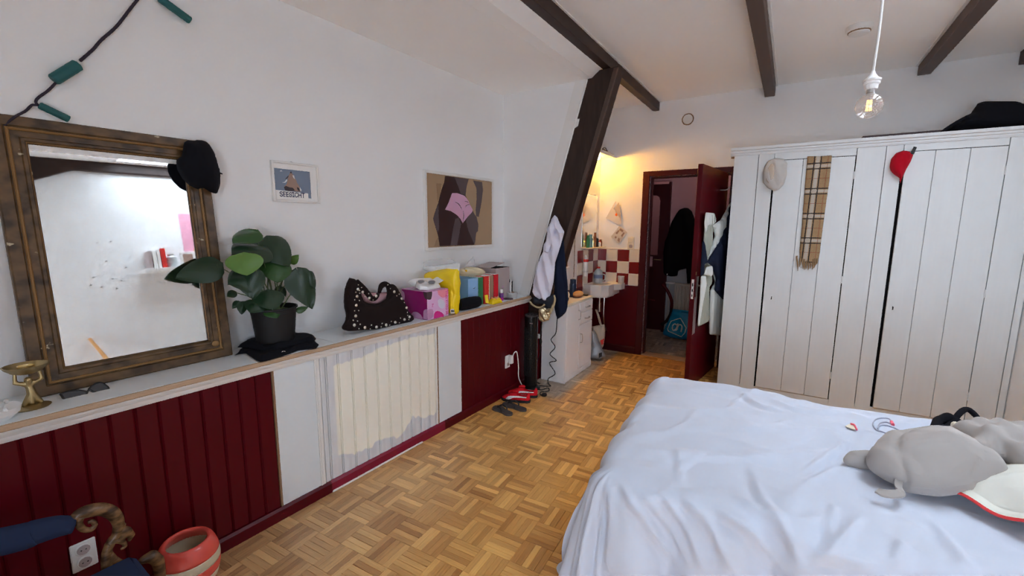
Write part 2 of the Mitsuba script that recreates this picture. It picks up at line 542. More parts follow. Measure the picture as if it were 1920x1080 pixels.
struct('wall_cheek', lw(extr([(TD - 0.02, ZL - 0.0), (pl(ZL) + 0.004, ZL), (pl(2.745) + 0.004, 2.745), (TD - 0.02, 2.745)], 1, 3.50, 3.60)), 'm_wall')
struct('trim_2', lw(extr([(pl(ZL) - 0.105, ZL), (pl(ZL) - 0.004, ZL), (pl(2.744) - 0.004, 2.744), (pl(2.744) - 0.105, 2.744)], 1, 3.488, 3.502)), 'm_white_trim', label='white board along the slanted post')
struct('wall_lower_left', lw(box(TW - 0.12, TW - 0.014, YR - 0.2, 3.634, 0, ZL - 0.03)), 'm_red_dark')
part('wall_lower_left', 'recess', lw(box(TW - 0.0145, TW - 0.0125, 1.319, 2.229, 0.065, 0.845)), 'm_gap')
struct('wall_nook', lw(box(-2.30, -2.16, 3.634, 5.30, 0.835, ZC)), 'm_wall')
part('wall_nook', 'lower_panel', lw(box(-2.30, -2.158, 3.634, 5.30, 0, 0.835)), 'm_red', label='dark red painted panel')

# wainscot planks and panels under the ledge
P0, P1 = 0.065, 0.845
mplank = box(0, 0.014, 0.0006, 0.0769, P0, P1, 0.007)
for i in range(18):
    s = 1.0605 - 0.0775 * (i + 1)
    m = mplank.copy()
    m.apply_translation([TW - 0.014, s, 0])
    part('wall_lower_left', 'plank', lw(m), 'm_red')
n = 13
w = (3.50 - 2.512) / n
for i in range(n):
    part('wall_lower_left', 'plank', lw(box(TW - 0.014, TW, 2.512 + i * w + 0.0006, 2.512 + (i + 1) * w - 0.0006, P0, P1, 0.002)), 'm_red')
part('wall_lower_left', 'strip', lw(box(TW - 0.02, TW + 0.004, 1.0605, 1.0695, P0, P1)), 'm_brown_wood', label='bare wood edge strip')
part('wall_lower_left', 'panel', lw(box(TW - 0.02, TW + 0.002, 1.0695, 1.288, P0, P1, 0.001)), 'm_grey_panel', label='pale grey board')
part('wall_lower_left', 'strip', lw(box(TW - 0.02, TW + 0.006, 1.289, 1.298, P0, P1, 0.002)), 'm_white_trim')
part('wall_lower_left', 'strip', lw(box(TW - 0.02, TW + 0.004, 1.300, 1.318, P0, P1, 0.002)), 'm_white_trim')
ed = [1.320, 1.362, 1.44, 1.531, 1.621, 1.713, 1.805, 1.899, 1.983, 2.072, 2.160, 2.226]
for a, b in zip(ed[:-1], ed[1:]):
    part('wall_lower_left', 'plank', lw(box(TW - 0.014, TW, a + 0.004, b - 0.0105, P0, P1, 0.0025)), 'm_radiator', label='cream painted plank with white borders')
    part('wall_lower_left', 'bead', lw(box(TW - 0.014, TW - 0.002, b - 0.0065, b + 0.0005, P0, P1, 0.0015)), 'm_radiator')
part('wall_lower_left', 'strip', lw(box(TW - 0.02, TW + 0.005, 2.229, 2.240, P0, P1, 0.002)), 'm_white_trim')
part('wall_lower_left', 'strip', lw(box(TW - 0.02, TW + 0.003, 2.2405, 2.252, P0, P1)), 'm_brown_wood', label='bare wood edge strip')
part('wall_lower_left', 'panel', lw(box(TW - 0.02, TW + 0.002, 2.253, 2.508, P0 - 0.02, P1, 0.001)), 'm_grey_panel', label='pale grey board')
bprof = [(TW - 0.01, 0), (TW + 0.016, 0), (TW + 0.016, 0.055), (TW + 0.006, 0.068), (TW - 0.01, 0.068)]
struct('baseboard_left', lw(extr(bprof, 1, YR, 1.345)), 'm_red')
part('baseboard_left', 'repainted_length', lw(extr(bprof, 1, 1.345, 2.30)), 'm_red_new', label='brighter red length')
part('baseboard_left', 'far_length', lw(extr(bprof, 1, 2.30, 3.50)), 'm_red')
part('baseboard_left', 'caulk', lw(box(TW + 0.014, TW + 0.026, 1.345, 2.06, 0, 0.012, 0.004)), 'm_white_trim', label='white caulk line')

# the ledge on top of the wainscot
lg = thing('ledge', 'long grey-white ledge with a bare wood front edge above the red planks', 'ledge')
part(lg, 'board', lw(box(TD, -2.168, YR, 1.415, 0.857, ZL, 0.002)), 'm_grey_panel')
part(lg, 'board', lw(box(TD, -2.168, 1.4165, 3.50, 0.857, ZL, 0.002)), 'm_grey_panel')
part(lg, 'front_edge', lw(box(-2.168, -2.147, YR, 3.49, 0.859, ZL - 0.0005, 0.004)), 'm_bare_wood', label='bare sanded wood edge')
mp = [(TW - 0.004, 0.812), (TW + 0.008, 0.812), (TW + 0.012, 0.822), (TW + 0.014, 0.832), (TW + 0.022, 0.838), (TW + 0.026, 0.846), (-2.150, 0.850), (-2.147, 0.859), (TW - 0.004, 0.859)]
part(lg, 'moulding', lw(extr(mp, 1, YR, 3.50)), 'm_white_gloss', label='white moulded lip')

# slanted post and tie beams
post = thing('slanted_post', 'dark brown slanted timber post rising from the end of the ledge to the tie beam', 'post')
zb, zt = 0.0, 2.80
pw = 0.245
part(post, 'timber', lw(extr([(-2.185, ZL), (-2.185, 0.60), (-2.10, 0.66), (pl(0.80) + pw, 0.80), (pl(zt) + pw, zt), (pl(zt), zt)], 1, 3.505, 3.63)), 'm_timber')
part(post, 'corner_strip', lw(extr([(pl(0.82) + pw - 0.028, 0.82), (pl(0.82) + pw + 0.004, 0.82), (pl(2.79) + pw + 0.004, 2.79), (pl(2.79) + pw - 0.028, 2.79)], 1, 3.493, 3.52)), 'm_beam', label='lighter brown edge')
part(post, 'paint_chip', plate(np.array([lwp(p) for p in [(-1.7661,3.502,2.355),(-1.7234,3.502,2.4373),(-1.6987,3.502,2.4429),(-1.7117,3.502,2.3838)]]), [0, -1, 0], 0.004), 'm_white_trim', label='white paint chip')
bm = thing('ceiling_beam', 'dark brown tie beam across the ceiling resting on the slanted post', 'beam')
part(bm, 'timber', box(-1.405, -1.335, YR, YB, 2.81, ZC, 0.003), 'm_timber')
part(bm, 'caulk_strip', box(-1.335, -1.318, YR, YB, ZC - 0.006, ZC, 0.002), 'm_white_trim', label='white strip along the ceiling')
bm = thing('ceiling_beam', 'brown ceiling beam between the tie beam and the hanging bulb', 'beam')
part(bm, 'timber', box(-0.320, -0.234, YR, YB, 2.805, ZC, 0.003), 'm_beam')
part(bm, 'caulk_strip', box(-0.234, -0.214, YR, YB, ZC - 0.005, ZC, 0.002), 'm_white_trim', label='white strip along the ceiling')
bm = thing('ceiling_beam', 'brown ceiling beam above the wardrobe to the right of the smoke detector', 'beam')
part(bm, 'timber', box(0.800, 0.886, YR, YB, 2.82, ZC, 0.003), 'm_beam')
part(bm, 'caulk_strip', box(0.778, 0.800, YR, YB, ZC - 0.005, ZC, 0.002), 'm_white_trim', label='white strip along the ceiling')

# back wall with the door opening
bw = [box(-2.2, DOORL, YB, YB + 0.15, 0, ZC), box(DOORR, XR, YB, YB + 0.15, 0, ZC), box(DOORL, DOORR, YB, YB + 0.15, DOORH, ZC)]
struct('wall_back', cat(*bw), 'm_wall')
part('wall_back', 'lower_panel', box(-2.1, -1.475, YB - 0.006, YB + 0.01, 0, 0.832), 'm_red', label='dark red painted panel')
struct('baseboard_back', extr([(YB - 0.022, 0), (YB, 0), (YB, 0.085), (YB - 0.012, 0.085), (YB - 0.022, 0.07)], 0, -2.05, -1.475), 'm_red_dark')
TZ = [0.835, 0.976, 1.118, 1.260]
mat('m_tile_white', lin(232, 222, 205), 0.18, spec=0.5)
mat('m_tile_red', lin(112, 22, 24), 0.18, spec=0.5)
xs = [-2.0, -1.884, -1.742, -1.598, -1.476]
for r in range(3):
    for c in range(4):
        red = (r + c) % 2 == 0 if r != 1 else (c % 2 == 1)
        part('wall_back', 'tile', box(xs[c] + 0.002, xs[c + 1] - 0.002, YB - 0.008, YB + 0.005, TZ[r] + 0.002, TZ[r + 1] - 0.002, 0.0015), 'm_tile_red' if (c + r) % 2 == 0 else 'm_tile_white')
part('wall_back', 'tile_edge', box(-2.0, -1.472, YB - 0.010, YB, 1.260, 1.272, 0.002), 'm_tile_white', label='cream edge strip above the tiles')
for r in range(3):
    for c in range(4):
        s1 = 5.06 - 0.143 * c
        part('wall_nook', 'tile', lw(box(-2.165, -2.152, s1 - 0.141, s1 - 0.002, TZ[r] + 0.002, TZ[r + 1] - 0.002, 0.0015)), 'm_tile_white' if (c + r) % 2 == 0 else 'm_tile_red')

# door frame and the hall behind it
struct('door_1', cat(box(DOORL - 0.075, DOORL, YB - 0.02, YB + 0.17, 0, DOORH + 0.058, 0.004), box(DOORR, DOORR + 0.075, YB - 0.02, YB + 0.17, 0, DOORH + 0.058, 0.004),
                     box(DOORL, DOORR, YB - 0.02, YB + 0.17, DOORH, DOORH + 0.058, 0.004)), 'm_red_dark', label='dark red door frame')
part('door_1', 'stop', cat(box(DOORL, DOORL + 0.018, YB + 0.05, YB + 0.11, 0, DOORH), box(DOORL, DOORR, YB + 0.05, YB + 0.11, DOORH - 0.018, DOORH)), 'm_red_dark')
part('door_1', 'threshold', box(DOORL, DOORR, YB - 0.01, YB + 0.15, 0.0, 0.008, 0.003), 'm_bare_wood')
YH = 6.50
mat('m_pink', lin(198, 152, 158), 0.8)
mat('m_hall_low', lin(176, 180, 184), 0.7)
GX0, GX1 = -1.78, -1.60
struct('wall_hall', cat(box(-1.47, 0.6, YH, YH + 0.1, 1.42, 2.7), box(-2.6, -1.86, YH, YH + 0.1, 1.42, 2.7), box(-1.86, -1.47, YH, YH + 0.1, 2.18, 2.7)), 'm_pink')
part('wall_hall', 'lower_part', cat(box(-1.47, 0.6, YH - 0.002, YH + 0.1, 0, 1.42), box(-2.6, -1.86, YH - 0.002, YH + 0.1, 0, 1.42)), 'm_hall_low', label='pale grey lower wall')
struct('wall_hall_left', box(-2.6, -2.5, YB + 0.15, YH + 0.1, 0, 2.7), 'm_pink')
struct('wall_hall_right', box(0.6, 0.7, YB + 0.15, YH + 0.1, 0, 2.7), 'm_pink')
struct('ceiling_hall', box(-2.6, 0.7, YB + 0.15, YH + 1.5, 2.70, 2.78), 'm_ceiling')
struct('wall_hall_rear_room', cat(box(-2.6, -0.8, YH + 1.3, YH + 1.4, 0, 2.7), box(-2.6, -2.5, YH + 0.1, YH + 1.4, 0, 2.7), box(-0.8, -0.7, YH + 0.1, YH + 1.4, 0, 2.7)), 'm_pink')
hl = thing('hall_lamp', 'small round ceiling lamp in the room behind the hall door', 'lamp')
k = part(hl, 'globe', ball((-1.6, 7.3, 2.50), 0.10), 'm_white_plastic', True)
scene[k]['emitter'] = {'type': 'area', 'radiance': rgb(HALL)}
part(hl, 'base', cyl((-1.6, 7.3, 2.58), (-1.6, 7.3, 2.70), 0.06), 'm_white_plastic', 30)
hl = thing('hall_lamp', 'small round ceiling lamp in the hall above the blue bag', 'lamp')
k = part(hl, 'globe', ball((-0.75, 5.95, 2.56), 0.10), 'm_white_plastic', True)
scene[k]['emitter'] = {'type': 'area', 'radiance': rgb(HALL)}
part(hl, 'base', cyl((-0.75, 5.95, 2.64), (-0.75, 5.95, 2.70), 0.06), 'm_white_plastic', 30)
# hall door with arched pane
dp = sg.Polygon([(-1.855, 0.02), (-1.49, 0.02), (-1.49, 2.13), (-1.855, 2.13)])
arch = [(GX0 - 0.06, 1.12), (GX1, 1.12), (GX1, 1.90), (GX1 - 0.02, 1.955), (GX1 - 0.06, 1.975), (GX0 - 0.06, 1.99)]
dleaf = sg.Polygon(dp.exterior.coords, [arch])
struct('door_2', extr(dleaf, 1, YH - 0.03, YH + 0.012), 'm_red_dark', label='dark red hall door with an arched pane')
part('door_2', 'pane', extr(arch, 1, YH - 0.012, YH - 0.009), 'm_glass')
part('door_2', 'jamb', box(-1.488, -1.455, YH - 0.05, YH, 0, 2.16), 'm_red_dark')
part('door_2', 'groove', box(-1.72, -1.60, YH - 0.034, YH - 0.03, 0.455, 0.462), 'm_red_new')
part('door_2', 'handle', cat(cyl((-1.545, YH - 0.03, 1.06), (-1.545, YH - 0.08, 1.06), 0.009), cyl((-1.545, YH - 0.075, 1.06), (-1.64, YH - 0.075, 1.06), 0.008)), 'm_brass', 30)
part('door_2', 'sign', box(-1.755, -1.665, YH - 0.033, YH - 0.03, 0.955, 1.10), 'm_pink', label='small pink sign')

# ---------------------------------------------------------------- things on and above the ledge (left-wall frame)
TILT = 5.17


def lean(m):
    """mirror frame (s across, h up the leaning plane, d off its front) -> left-wall frame -> world"""
    v = m.vertices
    a = math.radians(TILT)
    t = -2.385 - v[:, 1] * math.sin(a) + v[:, 2] * math.cos(a)
    z = ZL + v[:, 1] * math.cos(a) + v[:, 2] * math.sin(a) + 0.002
    m = m.copy()
    m.vertices = np.c_[t, v[:, 0], z]
    return lw(m)


def ring(s0, s1, h0, h1, w, d0, d1, e=0.0):
    """rectangular moulding: outer rectangle, width w, depth d0..d1, front edge chamfer e"""
    prof = [(0, d0), (0, d1 - e), (e, d1), (w - e, d1), (w, d1 - e), (w, d0)]
    n = len(prof)
    V, F = [], []
    for sx, sy in ((0, 0), (1, 0), (1, 1), (0, 1)):
        for p, d in prof:
            V.append([(s0 + p) if sx == 0 else (s1 - p), (h0 + p) if sy == 0 else (h1 - p), d])
    for c in range(4):
        for k in range(n):
            a, b = c * n + k, c * n + (k + 1) % n
            a2, b2 = ((c + 1) % 4) * n + k, ((c + 1) % 4) * n + (k + 1) % n
            F += [[a, a2, b2], [a, b2, b]]
    m = trimesh.Trimesh(np.array(V), np.array(F), process=False)
    m.fix_normals()
    return m


mr = thing('wall_mirror', 'large mirror in a worn brown gilded frame leaning on the ledge', 'mirror')
HM = 1.062
part(mr, 'frame', lean(ring(0.281, 0.976, 0, HM, 0.098, -0.045, -0.006, 0.010)), 'm_gilt')
part(mr, 'outer_moulding', lean(ring(0.281, 0.976, 0, HM, 0.040, -0.006, 0.000, 0.004)), 'm_gilt')
part(mr, 'ridge', lean(ring(0.324, 0.933, 0.043, HM - 0.043, 0.010, -0.006, 0.004, 0.004)), 'm_gilt_edge', label='worn golden ridge')
part(mr, 'inner_moulding', lean(ring(0.356, 0.901, 0.075, HM - 0.075, 0.017, -0.012, -0.001, 0.004)), 'm_gilt')
part(mr, 'lip', lean(ring(0.368, 0.889, 0.083, HM - 0.087, 0.008, -0.03, -0.008, 0.002)), 'm_gilt_edge', label='thin golden inner lip')
part(mr, 'glass', lean(box(0.37, 0.887, 0.085, HM - 0.09, -0.024, -0.020)), 'm_mirror', label='mirror glass')
part(mr, 'backing', lean(box(0.30, 0.957, 0.02, HM - 0.02, -0.050, -0.045)), 'm_timber')
part(mr, 'corner_ornament', cat(lean(ball((0.905, 0.075, 0.0), (0.017, 0.015, 0.006), 2)), lean(box(0.89, 0.935, 0.045, 0.050, -0.004, 0.004, 0.002))), 'm_gilt_edge', True, label='pale chipped ornament')

# black beret over the mirror corner
pts = [(-2.444,0.8736,1.9183),(-2.4451,0.8899,1.9305),(-2.4452,0.9136,1.9318),(-2.4459,0.932,1.9396),(-2.4459,0.9609,1.9392),(-2.4445,0.9795,1.9245),(-2.4415,0.994,1.8912),(-2.4375,1.0027,1.8465),(-2.4327,1.0105,1.7935),(-2.4277,1.004,1.7388),(-2.4232,0.9839,1.6885),(-2.4237,0.9592,1.6946),(-2.4256,0.9299,1.7154),(-2.4248,0.9022,1.706),(-2.4263,0.8696,1.7234),(-2.4288,0.8476,1.7508),(-2.4324,0.8315,1.7902),(-2.4361,0.8322,1.831),(-2.4383,0.8579,1.8558),(-2.441,0.8656,1.8858)]
bt = thing('beret', 'black felt beret hung over the top right corner of the leaning mirror', 'hat')
part(bt, 'crown', lw(puffy(pts, [1, 0, 0.09], 0.055, 0.01, 0.010, edge=0.10, relief=fold(30, 0.006, 0.6, 2), round_=0.008)), 'm_black_cloth', True)
part(bt, 'stalk', lw(cyl((-2.4123,1.0018,1.7889), (-2.4121,1.011,1.7872), 0.004, 0.003, 8)), 'm_black_cloth')

# string light hanging on the wall above the mirror
sl = thing('string_light', 'string light on a dark cable with teal sockets above the leaning mirror', 'string light')
mat('m_teal', lin(28, 84, 84), 0.55)
mat('m_cable', lin(36, 24, 40), 0.6)
cab = [(-2.47,0.7728,2.5084), (-2.475,0.7341,2.4442), (-2.478,0.6834,2.3597), (-2.478,0.6298,2.2901), (-2.478,0.5993,2.2436), (-2.476,0.5555,2.1876)]
part(sl, 'cable', lw(tube(cab, 0.0055, 8, 5)), 'm_cable', True)
cab = [(-2.476,0.4791,2.0873), (-2.478,0.4524,2.0497), (-2.478,0.4236,2.0176), (-2.477,0.4146,2.0), (-2.474,0.4172,1.9885), (-2.477,0.4035,1.986), (-2.477,0.3845,1.9609), (-2.48,0.3553,1.9344), (-2.482,0.3254,1.897)]
part(sl, 'cable', lw(tube(cab, 0.0045, 8, 5)), 'm_cable', True)
part(sl, 'cable', lw(tube([(-2.474,0.767,2.5113), (-2.474,0.8134,2.5769), (-2.468,0.8383,2.5382)], 0.005, 8, 5)), 'm_cable', True)


def socket(a, b, r, tip):
    a, b, tip = np.array(a), np.array(b), np.array(tip)
    k = part(sl, 'socket', lw(cat(tube([a, a + (b - a) * 0.04, b - (b - a) * 0.04, b], [r * 0.75, r, r, r * 0.85], 14))), 'm_teal', 35)
    d = (tip - b)
    part(sl, 'bulb', lw(tube([b, b + d * 0.3, b + d * 0.7, tip], [0.004, 0.0055, 0.005, 0.001], 10)), 'm_glass', True, label='small clear bulb')


socket((-2.466,0.8408,2.53), (-2.468,0.9559,2.4779), 0.017, (-2.468,1.0058,2.4536))
socket((-2.466,0.547,2.1693), (-2.466,0.469,2.0908), 0.021, (-2.466,0.4435,2.0649))
socket((-2.47,0.4208,1.9888), (-2.47,0.4999,1.9516), 0.0135, (-2.47,0.5283,1.9426))

# brass candle holder, glass dish and dark sunglasses at the near end of the ledge
ch = thing('candle_holder', 'brass candle holder shaped as a figure carrying a dish, by the mirror corner', 'candle holder')
bc = np.array([-2.29, 0.262, ZL])
part(ch, 'base', lw(lathe([(0, 0), (0.046, 0), (0.050, 0.004), (0.034, 0.009), (0.012, 0.012), (0, 0.012)], bc)), 'm_brass', 30)
fig = blob([(bc + [0, 0, 0.02], 0.012), (bc + [0, 0.004, 0.05], 0.013), (bc + [0, 0, 0.085], 0.010), (bc + [0, -0.032, 0.10], 0.006), (bc + [0, 0.034, 0.10], 0.006), (bc + [0, -0.030, 0.13], 0.005), (bc + [0, 0.030, 0.13], 0.005),
            (bc + [0, -0.018, 0.015], 0.008), (bc + [0, 0.022, 0.015], 0.008), (bc + [0.004, 0, 0.105], 0.011)],
           [(0, 1), (1, 2), (2, 3), (3, 5), (2, 4), (4, 6), (1, 7), (1, 8), (2, 9)], 0.008, 6)
part(ch, 'figure', lw(fig), 'm_brass', True)
part(ch, 'dish', lw(lathe([(0, 0.128), (0.02, 0.128), (0.040, 0.136), (0.056, 0.152), (0.060, 0.160), (0.056, 0.160), (0.038, 0.142), (0, 0.136)], bc)), 'm_brass', 30)
part(ch, 'candle_cup', lw(lathe([(0, 0.136), (0.021, 0.137), (0.023, 0.158), (0.020, 0.158), (0.018, 0.142), (0, 0.142)], bc)), 'm_gold', 30)
dc = np.array([-2.235, 0.165, ZL])
gd = thing('glass_dish', 'clear glass dish at the near left end of the ledge', 'dish')
part(gd, 'bowl', lw(lathe([(0, 0.0), (0.040, 0.0), (0.062, 0.020), (0.068, 0.042), (0.065, 0.042), (0.056, 0.022), (0.036, 0.006), (0, 0.005)], dc)), 'm_film', 30)
for a in (0.4, 2.5, 4.6):
    part(gd, 'rim_notch', lw(box(dc[0] + 0.062 * math.cos(a) - 0.006, dc[0] + 0.062 * math.cos(a) + 0.006, dc[1] + 0.062 * math.sin(a) - 0.006, dc[1] + 0.062 * math.sin(a) + 0.006, dc[2] + 0.036, dc[2] + 0.050, 0.003)), 'm_film', 30)


def glasses(name, label, pts_l, pts_r, n, frame, lens, bar, temples, group=None):
    k = thing(name, label, 'sunglasses', group)
    for pts in (pts_l, pts_r):
        P = np.asarray(smoothpts(list(pts) + [pts[0]], 4))
        part(k, 'rim', lw(tube(P, 0.0035, 8)), frame, True)
        part(k, 'lens', lw(plate(P[:-1], n, 0.0015)), lens)
    part(k, 'bridge', lw(tube(bar, 0.0035, 8, 4)), frame, True)
    for t in temples:
        part(k, 'temple', lw(tube(t, 0.003, 8, 4)), frame, True)
    return k


mat('m_lens_dark', lin(40, 42, 46), 0.08, spec=0.7)
mat('m_lens_grey', lin(120, 122, 126), 0.08, 0.5)
nn = [0.62, -0.25, 0.75]
A, Z = [(-2.3106,0.3393,0.8992),(-2.3124,0.3604,0.9026),(-2.3098,0.3907,0.8977),(-2.3023,0.4107,0.8842),(-2.2956,0.3989,0.8721),(-2.2932,0.3754,0.8676),(-2.2963,0.3501,0.8734)], [(-2.3077,0.4174,0.894),(-2.3152,0.4392,0.9076),(-2.3145,0.4581,0.9064),(-2.3008,0.4753,0.8815),(-2.2978,0.4594,0.876),(-2.2983,0.4357,0.8769)]
glasses('sunglasses', 'dark sunglasses lying on the ledge in front of the leaning mirror', A, Z, [1, 0, 0.55], 'm_black_gloss', 'm_lens_dark', [(-2.3023,0.4107,0.8842),(-2.3049,0.4148,0.8888),(-2.3064,0.4185,0.8917)],
        [[A[0], (A[0][0] - 0.04, A[0][1] + 0.05, ZL + 0.006)], [Z[3], (Z[3][0] - 0.04, Z[3][1] - 0.03, ZL + 0.006)]])

# black folded clothes under the plant
fcm = thing('folded_clothes', 'black folded garment lying on the ledge under the plant pot', 'clothing')
z4 = (320, 420, 4)
lay1 = [(-2.361,0.9698,0.885),(-2.3561,1.0215,0.885),(-2.1919,0.9958,0.885),(-2.1232,0.9937,0.885),(-2.1181,1.0483,0.885),(-2.163,1.1532,0.885),(-2.1872,1.2099,0.885),(-2.1304,1.2811,0.885),(-2.1954,1.331,0.885),(-2.2786,1.3568,0.885),(-2.395,1.3452,0.885),(-2.4867,1.3166,0.885),(-2.6068,1.1645,0.885),(-2.6472,1.0931,0.885)]
lay1 = [(min(max(t, TD + 0.02), -2.14), s, z) for t, s, z in lay1]
part(fcm, 'lower_fold', lw(puffy(lay1, [0, 0, 1], 0.024, 0.004, 0.014, edge=0.02, relief=fold(40, 0.006, 1.2, 4))), 'm_black_cloth', True)
lay2 = [(-2.4153,1.0111,0.908),(-2.3467,1.045,0.908),(-2.253,1.0526,0.908),(-2.193,1.0954,0.908),(-2.2161,1.1843,0.908),(-2.2096,1.3198,0.908),(-2.2593,1.3544,0.908),(-2.3702,1.3484,0.908),(-2.4834,1.3324,0.908),(-2.586,1.1565,0.908),(-2.606,1.0812,0.908)]
lay2 = [(min(max(t, TD + 0.02), -2.16), s, z) for t, s, z in lay2]
part(fcm, 'upper_fold', lw(puffy(lay2, [0, 0, 1], 0.020, 0.006, 0.014, edge=0.02, relief=fold(46, 0.006, 0.9, 7))), 'm_black_cloth', True)
part(fcm, 'tag', lw(plate([(-2.1704,1.0978,0.8918),(-2.173,1.1171,0.9048),(-2.1723,1.1303,0.9017),(-2.1706,1.1273,0.8929),(-2.1717,1.1146,0.8986)], [1, 0, 0.1], 0.002)), 'm_white_plastic', label='small white tag')

# potted plant
PC = np.array([-2.345, 1.175])
pp = thing('potted_plant', 'leafy green philodendron in a black plastic pot on the ledge', 'plant')
zp = 0.925
part(pp, 'pot', lw(lathe([(0, zp), (0.090, zp), (0.094, zp + 0.012), (0.108, zp + 0.150), (0.110, zp + 0.152), (0.110, zp + 0.172), (0.117, zp + 0.175), (0.117, zp + 0.183), (0.110, zp + 0.183), (0.104, zp + 0.150), (0, zp + 0.145)], (PC[0], PC[1], 0))), 'm_black', 35)
mat('m_soil', lin(38, 28, 22), 0.95)
part(pp, 'soil', lw(lathe([(0, zp + 0.158), (0.05, zp + 0.160), (0.106, zp + 0.152), (0.106, zp + 0.146), (0, zp + 0.146)], (PC[0], PC[1], 0))), 'm_soil', True)


def t_leaf(c):
    def f(p, n, uv):
        v = noise(p.x * 40, p.y * 40, p.z * 40)
        return mi.Color3f(c) * (0.75 + 0.5 * v)
    return f


mat('m_leaf_dark', lin(26, 50, 30), 0.35, spec=0.5)
mat('m_leaf_mid', lin(42, 74, 34), 0.36, spec=0.5)
mat('m_leaf_light', lin(84, 116, 52), 0.4, spec=0.45)
mat('m_stem', lin(70, 84, 46), 0.5)


def leaf(base, tip, normal, wr, curl, lobes=0.16, n=14):
    """heart-shaped blade: base -> tip, width ratio, droop"""
    base, tip = np.asarray(base, float), np.asarray(tip, float)
    L = np.linalg.norm(tip - base)
    e = (tip - base) / L
    nn = np.asarray(normal, float)
    nn = nn - e * (nn @ e)
    nn /= np.linalg.norm(nn)
    sd = np.cross(nn, e)
    us = np.linspace(-lobes, 1, n)
    V, F, M = [], [], 9
    for u in us:
        q = (u + lobes) / (1 + lobes)
        w = wr * L * (max(math.sin(math.pi * q ** 0.62), 0) ** 0.75) if 0 < q < 1 else 0.0
        notch = max(0.0, -u / lobes) if u < 0 else 0.0
        for j in range(M):
            x = -1 + 2 * j / (M - 1)
            xx = x
            if notch > 0:
                xx = math.copysign(notch * 0.35 + (1 - notch * 0.35) * abs(x), x) if abs(x) > 1e-9 else 0.0
            y = u * L
            if notch > 0 and abs(x) < 1e-9:
                y = 0.0
            h = -curl * L * (max(u, 0) ** 2) - 0.22 * w * abs(xx) ** 1.6 + 0.03 * L * math.sin(5 * u + 3 * xx)
            V.append(base + e * y + sd * (w * xx) + nn * h)
    for i in range(n - 1):
        for j in range(M - 1):
            a, b = i * M + j, i * M + j + 1
            F += [[a, b, b + M], [a, b + M, a + M]]
    V = np.array(V)
    m = trimesh.Trimesh(V, np.array(F), process=False)
    m.merge_vertices()
    nv = m.vertex_normals
    k = len(m.vertices)
    edges = trimesh.grouping.group_rows(np.sort(m.edges, axis=1), require_count=1)
    E = m.edges[edges]
    V2 = np.vstack([m.vertices, m.vertices - nv * 0.0012])
    side = np.vstack([np.c_[E[:, 1], E[:, 0], E[:, 0] + k], np.c_[E[:, 1], E[:, 0] + k, E[:, 1] + k]])
    return trimesh.Trimesh(V2, np.vstack([m.faces, m.faces[:, ::-1] + k, side]), process=False)


